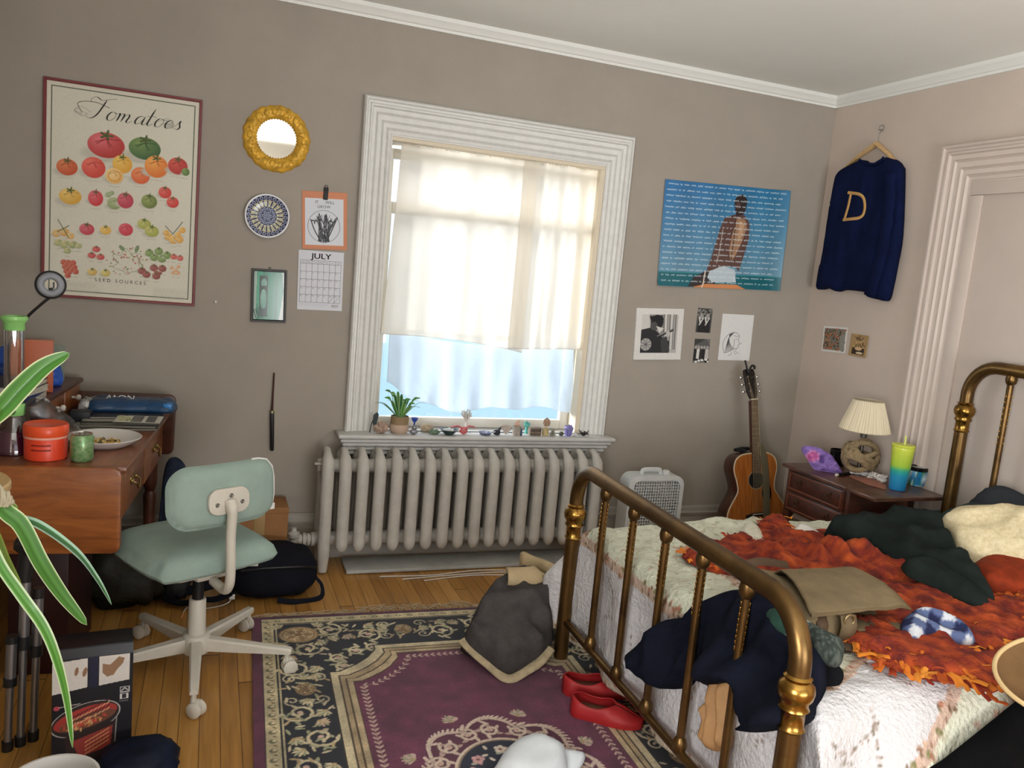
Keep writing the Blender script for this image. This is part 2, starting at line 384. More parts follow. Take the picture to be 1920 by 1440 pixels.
def casing_profile(w):
    # distance from the outer edge, height off the wall
    return [(q*w, h) for q, h in ((0, 0), (0, .035), (.05, .046), (.10, .046), (.13, .034), (.19, .034), (.22, .042), (.27, .042), (.30, .030), (.40, .026), (.44, .034), (.48, .026),
            (.60, .022), (.64, .030), (.68, .022), (.78, .018), (.82, .026), (.86, .018), (.93, .014), (.96, .02), (1, .02), (1, 0))]
def casing(x0, x1, zb, zt, w, place, wt=1):
    st = []
    pr = casing_profile(w)
    for sx, sz in ((0, 0), (0, 1), (1, 1), (1, 0)):
        st.append([place(x0+d if sx == 0 else x1-d, (zt-d*wt) if sz else zb, h) for d, h in pr])
    return MB().grid(st)
def glass_mat(name, k, col='ffffff', rough=.02):
    m = bpy.data.materials.new(name); m.use_nodes = True; N = m.node_tree.nodes; L = m.node_tree.links; N.remove(N['Principled BSDF'])
    t = N.new('ShaderNodeBsdfTransparent'); t.inputs[0].default_value = (*lin(col), 1); g = N.new('ShaderNodeBsdfGlossy'); g.inputs['Roughness'].default_value = rough
    f = N.new('ShaderNodeLayerWeight'); f.inputs[0].default_value = .25; a = N.new('ShaderNodeMath'); a.operation = 'MULTIPLY_ADD'; a.inputs[1].default_value = .6; a.inputs[2].default_value = k; L.new(f.outputs['Fresnel'], a.inputs[0])
    x = N.new('ShaderNodeMixShader'); L.new(a.outputs[0], x.inputs[0]); L.new(t.outputs[0], x.inputs[1]); L.new(g.outputs[0], x.inputs[2]); L.new(x.outputs[0], N['Material Output'].inputs[0]); MATS[name] = m; return m
# ---- window_1
win = empty('window_1', (1.335, YB, .655)); tag(win, kind='structure')
casing(.632, 2.066, .655, 2.275, .145, lambda x, z, h: Vector((x, YB-h, z)), 1.17).build('window_casing', white, win, smooth=25)
b = MB()   # jamb lining
b.box((WX0-.005, YB-.01, WZ0), (WX0+.03, YB+.2, WZ1-.013)).box((WX1-.03, YB-.01, WZ0), (WX1+.005, YB+.2, WZ1-.013)).box((WX0-.005, YB-.0105, WZ1-.012), (WX1+.005, YB+.2, WZ1+.012))
b.build('window_jamb', mat('jamb_paint', 'd9cdb6', .5), win)
b = MB(); z = .66
for i, (ov, dp, h) in enumerate(((.045, .13, .020), (.030, .108, .019), (.018, .09, .019), (.008, .074, .019), (-.002, .058, .021))):
    b.box((.655-ov-.02, YB-dp, z-h), (2.03+ov+.02, YB+.01, z), bev=.007, seg=3); z -= h
    if i < 4: b.box((.655-ov, YB-dp+.022, z-.004), (2.03+ov, YB+.01, z)); z -= .004
b.box((WX0, YB-.02, .63), (WX1, YB+.2, .66))
b.build('window_sill', mat('sill_paint', 'c4c4c1', .45, var=(20, .05), bump=(35, .15, .003)), win)
def sash(nm, z0, z1, y):
    t = .05; b = MB(); x0, x1 = WX0+.03, WX1-.03
    b.box((x0, y, z0), (x0+t, y+.035, z1), .004).box((x1-t, y, z0), (x1, y+.035, z1), .004).box((x0+t, y, z0), (x1-t, y+.035, z0+t), .004).box((x0+t, y, z1-t), (x1-t, y+.035, z1), .004)
    f = b.build(nm, mat('sash_paint', 'dcd9d0', .45), win)
    MB().box((x0+t, y+.015, z0+t), (x1-t, y+.019, z1-t)).build('pane', glass_mat('window_glass', .05), f)
sash('lower_sash', .662, 1.80, YB+.095); sash('upper_sash', 1.76, WZ1-.03, YB+.135)
# ---- closed-up doorway on the right-hand wall, painted with the wall
door = empty('door_1', (XR, 2.4, 0)); tag(door, kind='structure')
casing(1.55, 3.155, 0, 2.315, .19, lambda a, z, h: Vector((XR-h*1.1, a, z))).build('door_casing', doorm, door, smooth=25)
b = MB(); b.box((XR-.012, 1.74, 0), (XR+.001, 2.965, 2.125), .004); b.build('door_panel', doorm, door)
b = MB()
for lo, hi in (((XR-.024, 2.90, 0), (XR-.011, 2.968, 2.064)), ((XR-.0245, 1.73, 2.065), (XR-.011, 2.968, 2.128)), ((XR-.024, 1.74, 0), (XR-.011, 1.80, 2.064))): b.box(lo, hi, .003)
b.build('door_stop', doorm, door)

# ---- curtains
def curtain_mat(name, col, tr, mixc):
    m = bpy.data.materials.new(name); m.use_nodes = True; N = m.node_tree.nodes; L = m.node_tree.links; N.remove(N['Principled BSDF']); o = N['Material Output']
    d = N.new('ShaderNodeBsdfDiffuse'); t = N.new('ShaderNodeBsdfTranslucent'); p = N.new('ShaderNodeBsdfTransparent')
    d.inputs[0].default_value = (*lin(col), 1); t.inputs[0].default_value = (*lin(mixc), 1)
    tc = N.new('ShaderNodeTexCoord'); n = N.new('ShaderNodeTexNoise'); n.inputs['Scale'].default_value = 9; n.inputs['Detail'].default_value = 5; L.new(tc.outputs['Object'], n.inputs['Vector'])
    bp = N.new('ShaderNodeBump'); bp.inputs['Strength'].default_value = .25; bp.inputs['Distance'].default_value = .01; L.new(n.outputs['Fac'], bp.inputs['Height'])
    L.new(bp.outputs['Normal'], d.inputs['Normal']); L.new(bp.outputs['Normal'], t.inputs['Normal'])
    m1 = N.new('ShaderNodeMixShader'); m1.inputs[0].default_value = .46; L.new(d.outputs[0], m1.inputs[1]); L.new(t.outputs[0], m1.inputs[2])
    m2 = N.new('ShaderNodeMixShader'); m2.inputs[0].default_value = tr; L.new(m1.outputs[0], m2.inputs[1]); L.new(p.outputs[0], m2.inputs[2]); L.new(m2.outputs[0], o.inputs[0])
    return m
def curtain(name, xa, xb, ztop, zbl, y, m, lab, nf, amp, seed, flare=(0, 0), hem=None, grp=None, frill=0):
    nx, nz = 150, 80; P = []
    for i in range(nx+1):
        s = i/nx; row = []
        for j in range(nz+1):
            t = j/nz
            zb = zbl(s)
            z = ztop(s)+(zb-ztop(s))*t
            x = xa+(xb-xa)*s + (flare[0]*(1-s)**3+flare[1]*s**3)*t**1.5
            w = amp*(.35+.65*t)
            yy = y - w*(math.sin(2*PI*nf*s+seed+1.2*math.sin(t*2+seed))+.6*fbm((s*5+seed, t*1.3, seed))+.35*math.sin(2*PI*nf*2.3*s+seed*2))
            if t < .03 and frill: z += frill*mnoise.noise((s*70, seed, 0))
            if t > .985: yy -= .0015
            row.append(Vector((x, yy, z)))
        P.append(row)
    return MB().grid(P).build(name, m, label=lab, cat='curtain', group=grp, smooth=180, solid=.0012)
c1 = curtain_mat('sheer_cream_cotton', 'efebe2', .27, 'f4efe6'); c2 = curtain_mat('sheer_white_cotton', 'e4ecf3', .24, 'dae8f4')
curtain('window_curtain', .835, 1.56, lambda s: 2.085+.004*math.sin(s*30), lambda s: 1.145-.06*s+.02*math.sin(s*3), YB+.048, c1, 'cream sheer upper curtain panel on the left half of the window', 3, .010, 1.1, flare=(-.045, .0), grp=None, frill=.012)
curtain('window_curtain', 1.475, 1.895, lambda s: 2.085+.004*math.sin(s*22), lambda s: 1.105+.02*s, YB+.028, c1, 'narrower cream sheer upper curtain panel on the right half of the window', 3, .011, 4.2, flare=(0, .045), frill=.012)
curtain('window_curtain', .845, 1.88, lambda s: 1.165-.05*math.sin(s*PI), lambda s: .775+.10*math.exp(-(s/.1)**2)+.03*math.sin(s*9+1)*(1-s)-.012*math.sin(s*21), YB+.07, c2, 'white sheer cafe curtain hanging low above the sill ornaments', 4, .014, 2.3, flare=(.0, .03))
for zz, lb in ((2.0895, 'thin white tension rod across the top of the window'), (1.172, 'thin white tension rod halfway down the window behind the curtains')):
    MB().tube([(WX0+.03, YB+.062 if zz > 2 else YB+.085, zz), (WX1-.03, YB+.062 if zz > 2 else YB+.085, zz)], .004, 8).build('curtain_rod', mat('rod_white', 'd8d8d4', .4), label=lb, cat='curtain rod')

# ---- radiator
iron = mat('radiator_paint', 'b5b1a9', .5, var=(18, .08), bump=(45, .35, .004))
rad = empty('radiator', (1.235, 3.85, 0), label='old white cast-iron column radiator under the window', cat='radiator')
NS, X0, SP = 18, .535, .0832
for i in range(NS):
    x = X0+i*SP; b = MB(); end = i in (0, NS-1)
    zb = .012 if end else .105
    fr = [(x, 3.765, zb), (x, 3.767, zb+.05), (x, 3.77, .2), (x, 3.77, .45), (x, 3.775, .525), (x, 3.80, .565), (x, 3.845, .592), (x, 3.89, .575), (x, 3.92, .525), (x, 3.925, .45), (x, 3.925, .2), (x, 3.927, zb+.05), (x, 3.93, zb)]
    fr = smooth_path(fr, 4); n = len(fr); rs = []
    for q in fr:
        r = .026
        if q.z < zb+.045 and not end: r = .026*math.sqrt(max(.05, 1-((zb+.045-q.z)/.047)**2))
        if end and q.z < .1: r = .017+.009*(q.z/.1)
        if q.z > .55: r = .026-.010*min(1, (q.z-.55)/.035)
        rs.append(r)
    b.tube(fr, rs, 14, flat=1.15)
    b.box((x-.012, 3.775, .14), (x+.012, 3.92, .52), .01)
    b.lathe([(.0, -.0416), (.034, -.0416), (.036, -.02), (.036, .02), (.034, .0416), (0, .0416)], 16, mtx=Matrix.Translation((x, 3.848, .15)) @ Matrix.Rotation(PI/2, 4, 'Y'))
    b.lathe([(.0, -.0416), (.032, -.0416), (.038, -.02), (.038, .02), (.032, .0416), (0, .0416)], 16, mtx=Matrix.Translation((x, 3.848, .515)) @ Matrix.Rotation(PI/2, 4, 'Y'))
    b.build('section', iron, rad, smooth=50)
b = MB(); b.tube(smooth_path([(.5, 3.84, .15), (.44, 3.84, .15), (.405, 3.84, .145), (.395, 3.84, .11), (.395, 3.84, .0)], 6), .02, 14)
for xx, r in ((.49, .034), (.47, .03), (.45, .034), (.43, .026)): b.lathe([(0, -.008), (r, -.008), (r, .008), (0, .008)], 12, mtx=Matrix.Translation((xx, 3.84, .15)) @ Matrix.Rotation(PI/2, 4, 'Y'))
b.lathe([(0, 0), (.028, 0), (.03, .02), (.014, .03), (.012, .045), (0, .045)], 14, mtx=Matrix.Translation((.40, 3.84, .165)))
b.build('valve', iron, rad)
MB().tube([(.512, 3.80, .535), (.475, 3.80, .536)], .006, 8).build('air_vent', iron, rad)
b = MB(); b.box((.645, 3.735, .004), (1.86, 3.92, .022), .004)
b.build('board', mat('off_white_board', 'a3a39e', .6, var=(8, .15)), label='long off-white board lying on the floor beneath the radiator', cat='board')
b = MB()
for k in range(3):
    pts = [(.8+.25*q+.1*k, 3.69-.03*k-.02*math.sin(q*2.3+k), .005) for q in range(4)]
    b.tube(smooth_path(pts, 6), .0028, 6)
b.build('cable', mat('white_cable', 'cfcdc6', .5), label='thin white cable lying along the floor in front of the radiator', cat='cable')

# ================================================================ LIGHT
w = bpy.data.worlds.new('world'); SC.world = w; w.use_nodes = True; N = w.node_tree.nodes; L = w.node_tree.links
bg = N['Background']; bg.inputs[1].default_value = 1.35
tc = N.new('ShaderNodeTexCoord'); sp = N.new('ShaderNodeSeparateXYZ'); L.new(tc.outputs['Generated'], sp.inputs[0])
cr = N.new('ShaderNodeValToRGB'); e = cr.color_ramp.elements; e[0].position = .0; e[0].color = (*lin('a9cde8'), 1); e[1].position = .55; e[1].color = (*lin('f4f8ff'), 1)
q = e.new(.44); q.color = (*lin('b4dbf4'), 1)
mr = N.new('ShaderNodeMapRange'); mr.inputs[1].default_value = -1; mr.inputs[2].default_value = 1; L.new(sp.outputs['Z'], mr.inputs[0]); L.new(mr.outputs[0], cr.inputs['Fac']); L.new(cr.outputs['Color'], bg.inputs[0])
def area(name, loc, rot, sx, sy, power, col):
    l = bpy.data.lights.new(name, 'AREA'); l.shape = 'RECTANGLE'; l.size = sx; l.size_y = sy; l.energy = power; l.color = col
    o = bpy.data.objects.new(name, l); COL.objects.link(o); o.location = loc; o.rotation_euler = rot; return o
area('daylight_window', (1.1, 6.3, 3.7), (math.radians(-46), 0, 0), 3.2, 1.6, 170, (.94, .97, 1))
lo_ = area('daylight_window_left', (-2.2, 6.1, 2.1), (0, 0, 0), 1.5, 1.3, 1800, (.96, .98, 1)); lo_.rotation_euler = Vector((.78, -.62, -.12)).to_track_quat('-Z', 'Y').to_euler()
area('daylight_side', (XL-.35, -.6, 1.5), (0, math.radians(-121), 0), 1.5, 1.3, 205, (1, .985, .965))
area('daylight_front', (1.6, YF-1.5, .5), (math.radians(112), 0, 0), 3.2, 1.6, 270, (.985, .99, 1))
SC.view_settings.view_transform = 'Standard'; SC.view_settings.look = 'None'; SC.view_settings.gamma = 1; SC.view_settings.exposure = 0
SC.view_settings.use_curve_mapping = False
try:
    SC.cycles.use_denoising = True; SC.cycles.max_bounces = 10; SC.cycles.diffuse_bounces = 5; SC.cycles.sample_clamp_indirect = 8; SC.cycles.caustics_refractive = False; SC.cycles.caustics_reflective = False
except Exception: pass
# ================================================================ THINGS ON THE FAR WALL
black = mat('matte_black', '17171a', .55); brass_nail = mat('dull_metal', '8b8680', .4, metal=1)
paper = mat('painted_print', attr=True, rough=.55)
def canvas_ob(cv, name, mtx, parent=None, thick=.0008, zf=None, material=None, **k):
    return cv.mesh(mtx, thick, zf).build(name, material or paper, parent, smooth=180, **k)
def quad_mtx(tl, tr, bl, y=4.0, wall='back'):
    """frame with origin at the top-left corner, seen from inside the room; returns matrix, width, height"""
    if wall == 'back':
        p = [PX(*q, y=y) for q in (tl, tr, bl)]; a = [(q.x, q.z) for q in p]; M0 = lambda x, z, r: MBK(x, z, y, r)
    else:
        p = [PX(*q, x=y) for q in (tl, tr, bl)]; a = [(-q.y, q.z) for q in p]; M0 = lambda x, z, r: MRT(-x, z, y, r)
    dx, dz = a[1][0]-a[0][0], a[1][1]-a[0][1]; W = math.hypot(dx, dz); H = math.hypot(a[2][0]-a[0][0], a[2][1]-a[0][1])
    return M0(a[0][0], a[0][1], math.atan2(dz, dx)), W, H
def frame_mb(W, H, w, d, m=0, mtx=None):
    pr = [(0, 0), (0, d*.8), (w*.15, d), (w*.7, d), (w, d*.7), (w, 0)]; st = []
    for cx, cy, sx, sy in ((0, 0, 1, -1), (W, 0, -1, -1), (W, -H, -1, 1), (0, -H, 1, 1)): st.append([Vector((cx+sx*q, cy+sy*q, h)) for q, h in pr])
    return MB().grid(st, m, mtx, cu=True)
# ---- tomato poster
mt, W, H = quad_mtx((83, 144), (380, 189), (74, 554), 3.999)
t = empty('framed_poster', mtx=mt, label='large red-framed poster of painted tomatoes above the desk', cat='poster')
frame_mb(W, H, .012, .022).build('frame', mat('wine_red_frame', '7c3338', .35), t, local=True, smooth=30)
MB().box((.004, -H+.004, .0), (W-.004, -.004, .008)).build('backing', mat('board_backing', '8c7c68', .8), t, local=True)
cv = Canvas(W-.02, H-.02, .0021, 'd9d5c4'); CW, CH = cv.W, cv.H
cv.rect(.018, .018, CW-.018, CH-.018, '4c5a44'); cv.rect(.0225, .0225, CW-.0225, CH-.0225, 'd7d4c3')
def fx(u): return (u-65)/(905-110)*(CW-.045)+.0225     # picture coordinates read off the zoomed photograph, straightened
def fy(v): return v/1180*(CH-.05)+.022
SCL = (CW-.045)/795
def tom(u, v, r, c, c2, q=1.0, st=True, lf='4a5a2c'):
    x, y, R = fx(u), fy(v), r*SCL
    cv.ell(x-R*.25, y+R*.55, R*1.05, R*.45, 'c3bfb0', soft=.5)
    cv.ell(x, y, R, R*q, c, col2=c2)
    for k in range(5): cv.line([(x, y-R*q*.5), (x+R*.7*math.cos(k*1.3), y-R*q*.5+R*.5*abs(math.sin(k*1.3)))], R*.05, tuple(cv.col(c)*.85))
    if st:
        for k in range(5): cv.line([(x, y-R*q*.75), (x+R*.33*math.cos(k*1.25), y-R*q*.75+R*.22*math.sin(k*1.25))], R*.12, lf)
        cv.line([(x, y-R*q*.75), (x+R*.1, y-R*q*1.15)], R*.1, lf)
    for k in range(7): cv.line([(x-R*.7+k*R*.2, y+R*q+.012+.001*(k % 2)), (x-R*.6+k*R*.2, y+R*q+.012)], .0012, '9a9484')
RD, RD2, PK, PK2, OR, OR2, YL, YL2, GR, GR2, DK = 'b3342f', 'd9665a', 'c54350', 'e07880', 'dd7434', 'f0a95e', 'd8a63e', 'efd080', '55743c', '93ab63', '7a3a30'
tom(362, 300, 104, RD, PK2, .74); tom(580, 290, 92, '3f6238', '7f9a58', .74)
tom(90+60, 455, 58, 'c5522f', 'dd8a5a', .86); tom(295, 440, 66, 'd0453a', 'ea7a6a', .95, False)
tom(455, 400, 56, 'e2a53a', 'f0cc6e', 1); tom(412, 475, 50, 'e9b565', 'f5dca4', .95, False); cv.ring(fx(412), fy(475), 34*SCL, 32*SCL, .003, 'd28d3a')
tom(560, 455, 54, 'db6236', 'ee9560', .95, False); tom(650, 390, 68, 'e0762f', 'f0b05a', 1); tom(775, 370, 58, RD, 'd8604e', .9); tom(822, 400, 24, GR, GR2, 1, False)
tom(170, 625, 62, YL, YL2, .78); tom(310, 620, 42, 'c9363c', PK2, 1.15); tom(415, 640, 40, '8a9a66', 'b5bf90', .9, False); tom(478, 615, 46, 'b6394a', 'd9737c', 1.05)
for q in ((380, 590, 17), (400, 578, 14)): tom(*q, '8da06e', 'bcc8a0', 1, False)
tom(615, 605, 46, '6c7c3c', 'a3ae6a', .95); tom(705, 540, 38, 'cc3a34', 'e2776a', .95); tom(752, 595, 36, 'cc3a34', 'e2776a', .95)
for u, v, r, c in ((100, 850, 26, 'dda252'), (140, 840, 28, 'd89a4c'), (175, 860, 22, 'e0ad66'), (110, 905, 24, '9aa36c'), (150, 915, 30, '8b9b62'), (190, 910, 26, '7f9260'), (222, 915, 18, '9aa873'), (160, 950, 20, '8fa06b')): tom(u, v, r, c, 'e3d6a2', .9, False)
cv.line([(fx(105), fy(770)), (fx(165), fy(870))], .003, '4a5a3a'); cv.line([(fx(165), fy(800)), (fx(105), fy(840))], .003, '4a5a3a')
tom(265, 810, 42, 'c13f4c', 'dd7d84', .85); tom(370, 805, 32, 'dfae4a', 'f0d58c', .85); tom(485, 790, 41, 'c53545', 'dd6d78', .95, False)
tom(590, 745, 40, 'a3a64a', 'cfcf86', .8); tom(635, 785, 42, 'a3a64a', 'cfcf86', .85)
for u, v, r in ((735, 810, 24), (765, 825, 26), (800, 820, 24), (720, 785, 18), (815, 760, 20), (790, 790, 18)): tom(u, v, r, 'dca043', 'efd08a', 1, False)
cv.line([(fx(715), fy(745)), (fx(760), fy(790)), (fx(815), fy(710))], .003, '4b5540')
for u, v in ((320, 925), (295, 965), (345, 970)): tom(u, v, 23, 'c54a4a', 'e08a80', .8)
rr = random.Random(3)
for k in range(60):
    a = rr.random()*6.28; d = 30+rr.random()*70; u = 500+math.cos(a)*d*1.2; v = 990+math.sin(a)*d*.95
    cv.ell(fx(u), fy(v), .0035, .0028, rr.choice(('b0484a', '8f9a60', 'c78a6a', '7a8a5a')))
for k in range(7): cv.line(smooth_path([(fx(500+60*math.cos(k)), fy(990+60*math.sin(k)), 0), (fx(500+95*math.cos(k+.6)), fy(985+80*math.sin(k+.6)), 0), (fx(510+60*math.cos(k+1.2)), fy(1000+50*math.sin(k+1.2)), 0)], 5), .0015, '77805c')
cv.leaf(fx(450), fy(890), .03, .016, .8, '7e9068'); cv.leaf(fx(560), fy(880), .034, .016, 1.9, '7e9068'); cv.line([(fx(560), fy(960)), (fx(600), fy(1030))], .002, '6a7456')
for u, v in ((625, 920), (655, 945), (680, 905), (700, 950), (730, 925)): tom(u, v, 25, '6f8a4c', 'a9bc82', .95)
for u, v in ((770, 930), (808, 935)): tom(u, v, 20, 'c9564a', 'e0938a', .9)
for k in range(10): tom(140+(k % 3)*26+8*(k//3), 1020+(k//3)*26, 17, 'b4473a', 'd98a70', 1, False)
tom(300, 1065, 28, 'cfa852', 'ead9a0', .8); tom(375, 1065, 28, 'c7b25a', 'e5dca4', .8)
for u, v in ((585, 1035), (612, 1055), (655, 1010), (680, 1035), (705, 1010), (670, 1060)): tom(u, v, 24, '8a4540', 'b97a6c', .9, True)
for u, v in ((760, 1000), (785, 1015), (800, 990), (770, 1030), (800, 1030)): tom(u, v, 12, 'd8a070', 'eccaa8', 1, False)
for k in range(9):
    for j in range(3):
        x0 = fx(130+j*260); cv.line([(x0+rr.random()*.005, fy(1135)+k*.0058), (x0+.13+rr.random()*.02, fy(1135)+k*.0058)], .0011, 'b5b0a0') if not (j == 1 and k < 8) else None
for sx in (-1, 1):
    for k in range(3): cv.line(smooth_path([(CW*.5+sx*(.13+.012*k), fy(120)+.01*k, 0), (CW*.5+sx*(.17+.01*k), fy(95)+.012*k, 0), (CW*.5+sx*(.195-.004*k), fy(125), 0), (CW*.5+sx*(.165), fy(150)-.006*k, 0)], 8), .0012, '88847a')
pr = canvas_ob(cv.grain(.03), 'print', mt @ Matrix.Translation((.01, -.01, .010)), t)
GL = {'T': (.95, [[(-.12, .72), (-.16, .9), (.02, 1.02), (.3, .9), (.62, .98), (.9, 1.05)], [(.5, .95), (.42, .6), (.3, .2), (.12, .0), (-.08, .02), (-.16, .16)]]),
      'o': (.50, [[(.30, .40), (.14, .40), (.03, .22), (.06, .04), (.2, .0), (.34, .14), (.36, .32), (.28, .40), (.38, .36), (.52, .38)]]),
      'm': (.86, [[(.0, .36), (.06, .40), (.05, .2), (.0, .0)], [(.03, .15), (.14, .36), (.24, .40), (.26, .28), (.2, .0)], [(.23, .16), (.36, .37), (.46, .40), (.49, .28), (.43, .06), (.52, .0), (.66, .12)]]),
      'a': (.56, [[(.36, .34), (.24, .41), (.08, .32), (.02, .12), (.1, .0), (.24, .08), (.36, .3)], [(.39, .42), (.34, .1), (.40, .0), (.54, .12)]]),
      't': (.40, [[(.20, .85), (.12, .45), (.06, .1), (.14, .0), (.3, .12)], [(-.06, .44), (.12, .47), (.36, .46)]]),
      'e': (.44, [[(.04, .18), (.2, .22), (.32, .34), (.24, .42), (.1, .34), (.03, .16), (.1, .01), (.24, .02), (.42, .16)]]),
      's': (.40, [[(-.06, .02), (.1, .2), (.24, .44), (.24, .3), (.3, .12), (.2, .0), (.06, .05)]])}
b = MB(); pen = -.150; hs = .088
for g in 'Tomatoes':
    w_, sts = GL[g]
    for st in sts:
        q = smooth_path([(pen+(x+.32*y)*hs, -fy(150)-.012+y*hs, 0) for x, y in st], 7); rs = []
        for k, p in enumerate(q):
            t_ = (q[min(k+1, len(q)-1)]-q[max(k-1, 0)]).normalized(); rs.append(.0007+.0026*max(0, -t_.y)**1.5*min(1, k/4, (len(q)-1-k)/4))
        b.tube([mt @ Vector((CW*.5+.02+p.x, p.y, .0118)) for p in q], rs, 8, flat=.25, ref=mt.to_3x3().col[2])
    pen += w_*hs*(.78 if g == 'T' else .92)
b.tube([mt @ Vector(p) for p in smooth_path([(CW*.5-.155, -fy(128)-.01, .0115), (CW*.5-.17, -fy(75)-.01, .0115), (CW*.5-.11, -fy(58)-.01, .0115), (CW*.5-.05, -fy(80)-.01, .0115)], 8)], .0011, 5)
b.text('S E E D   S O U R C E S', .021, mt @ Matrix.Translation((CW*.5+.01, -fy(1118)-.012, .0115)), depth=.0001)
b.build('lettering', mat('print_ink', '2b2723', .6), pr, smooth=0)
# ---- ring light on its bendy arm is built with the desk
# ---- gold mirror
p0 = PX(519, 260, y=3.985); mt = MBK(p0.x, p0.z, 4.0)
t = empty('mirror', mtx=mt, label='small round mirror in an ornate gold frame', cat='mirror')
b = MB(); n = 144; P = []
for i in range(n):
    a = 2*PI*i/n; row = []
    for j in range(15):
        q = j/14; r = .086+.064*q
        lob = .5+.5*math.sin(a*11+2.2*math.sin(a*5)+q*4); sc = mnoise.noise((math.cos(a)*5, math.sin(a)*5, q*2.6))
        h = .008+.022*math.sin(PI*q)**.6*(.72+.28*lob)+.008*abs(sc)*math.sin(PI*q)
        rr2 = r+(.0022*math.sin(a*22)+.0015*math.sin(a*9+1))*max(0, q-.6)/.4
        row.append((rr2*math.cos(a), rr2*math.sin(a), h if 0 < j < 14 else 0))
    P.append(row)
b.grid(P, cu=True)
for i in range(22):
    a = 2*PI*i/22; b.blob((.118*math.cos(a), .118*math.sin(a), .026), (.013, .017, .007), .35, 3, 12, seed=i)
for i in range(44):
    a = 2*PI*i/44; b.blob((.089*math.cos(a), .089*math.sin(a), .010), .0042, n=8)
b.build('frame', mat('gilded_plaster', 'd9a93c', .45, metal=.25, var=(40, .35), bump=(120, .3, .002)), t, local=True, smooth=60)
MB().lathe([(0, .004), (.089, .004), (.089, .008), (0, .008)], 48).build('mirror_glass', mat('mirror_silver', 'e6e6e2', .03, metal=1), t, local=True)
# ---- blue plate
p0 = PX(501, 405, y=3.985); mt = MBK(p0.x, p0.z, 4.0)
t = empty('wall_plate', mtx=mt, label='small blue and cream patterned plate hung on the wall below the gold mirror', cat='plate')
MB().lathe([(.0, .006), (.055, .006), (.062, .004), (.066, .006), (.085, .017), (.099, .023), (.1, .026), (.097, .027), (.083, .021), (.066, .011), (.05, .009), (0, .009)], 64).build('dish', mat('white_glaze', 'd5d6da', .2), t, local=True, smooth=60)
cv = Canvas(.186, .186, .0012, '1f2340'); c = .093
for k in range(26): a = 2*PI*k/26; cv.ell(c+.082*math.cos(a), c+.082*math.sin(a), .0085, .0085, '8a90a8', col2='b9bdc9'); cv.ell(c+.082*math.cos(a), c+.082*math.sin(a), .004, .004, '3a4068')
cv.ring(c, c, .058, .058, .03, 'cfc9ae')
for k in range(20):
    a = 2*PI*k/20; cv.leaf(c+.044*math.cos(a), c+.044*math.sin(a), .028, .008, a, '2b3050'); cv.leaf(c+.05*math.cos(a+.16), c+.05*math.sin(a+.16), .016, .004, a, '7c8a5e')
cv.ell(c, c, .043, .043, '222748')
for r, n_ in ((0, 1), (.016, 6), (.033, 13)):
    for k in range(n_): a = 2*PI*k/n_; cv.ell(c+r*math.cos(a), c+r*math.sin(a), .0075, .0075, '7f86a4', col2='aab0c4'); cv.ell(c+r*math.cos(a), c+r*math.sin(a), .0035, .0035, '34395f')
Xr, Yr = np.meshgrid(cv.x-c, cv.y-c); RR = np.hypot(Xr, Yr)
m_ = cv.mesh(mt @ Matrix.Translation((-c, c, 0)), .0005, lambda X, Y: np.interp(np.hypot(X-c, -Y-c), [0, .05, .066, .083, .095], [.0092, .0092, .0114, .0212, .0262]))
keep = [i for i, f in enumerate(m_.f) if max(np.hypot((m_.v[q]-mt.translation).x, (m_.v[q]-mt.translation).z) for q in f) < .093]
m_.f = [m_.f[i] for i in keep]; m_.m = [0]*len(keep); m_.build('glaze_pattern', mat('painted_glaze', attr=True, rough=.18), t, smooth=180)
# ---- calendar
mt, W, H = quad_mtx((566, 357), (651, 362), (560, 466), 3.998)
t = empty('wall_calendar', mtx=mt, label='wall calendar with an orange picture page above a white July page', cat='calendar')
cv = Canvas(W, H, .0013, 'c9825c'); cv.rect(.014, .032, W-.018, H-.02, 'd3d7de')
cx_, cy_, R_ = W*.48, H*.60, W*.355; cv.ring(cx_, cy_, R_, R_, .0016, '22242a')
for k in range(30):
    a = -1.2+2.4*rr.random(); x0 = cx_+R_*.35*(rr.random()*2-1); x1 = cx_+R_*.85*(rr.random()*2-1)
    y1 = cy_-math.sqrt(max(0, R_**2-(x1-cx_)**2))*(.5+.35*rr.random()); y0 = cy_+math.sqrt(R_**2-(x0-cx_)**2)*.97
    cv.line(smooth_path([(x0, y0, 0), ((x0+x1)/2+.012*(rr.random()-.5), (y0+y1)/2, 0), (x1, y1, 0)], 4), .0014+.004*rr.random()**2, '24262c')
for k in range(9): cv.leaf(cx_-R_*.8+k*R_*.2, cy_-R_*.35+.006*math.sin(k*3), .016, .006, k*1.4, '2a2c32')
pg = canvas_ob(cv, 'picture_page', mt, t, .0015)
b = MB(); ink = mat('print_ink', '2b2723', .6)
b.text('IT      WILL', .019, mt @ Matrix.Translation((W*.5, -.056, .0018)), depth=.0001); b.text('GROW', .019, mt @ Matrix.Translation((W*.48, -.077, .0018)), depth=.0001); b.build('lettering', ink, pg, smooth=0)
m2, W2, H2 = quad_mtx((560, 468), (645, 474), (555, 575), 3.998)
cv = Canvas(W2, H2+.012, .0012, 'd2d4db'); gx0, gx1, gy0, gy1 = .010, W2-.012, .046, H2-.025
for k in range(8): x = gx0+(gx1-gx0)*k/7; cv.line([(x, gy0), (x, gy1)], .0012, '3a3d46')
for k in range(7): y = gy0 if k == 0 else gy0+.016+(gy1-gy0-.016)*(k-1)/5; cv.line([(gx0, y), (gx1, y)], .0012, '3a3d46')
ca = (gx1-gx0)/7; ra = (gy1-gy0-.016)/5
for j in (5, 6): cv.line([(gx0+ca*j, gy1), (gx0+ca*(j+1), gy1-ra)], .001, '3a3d46')
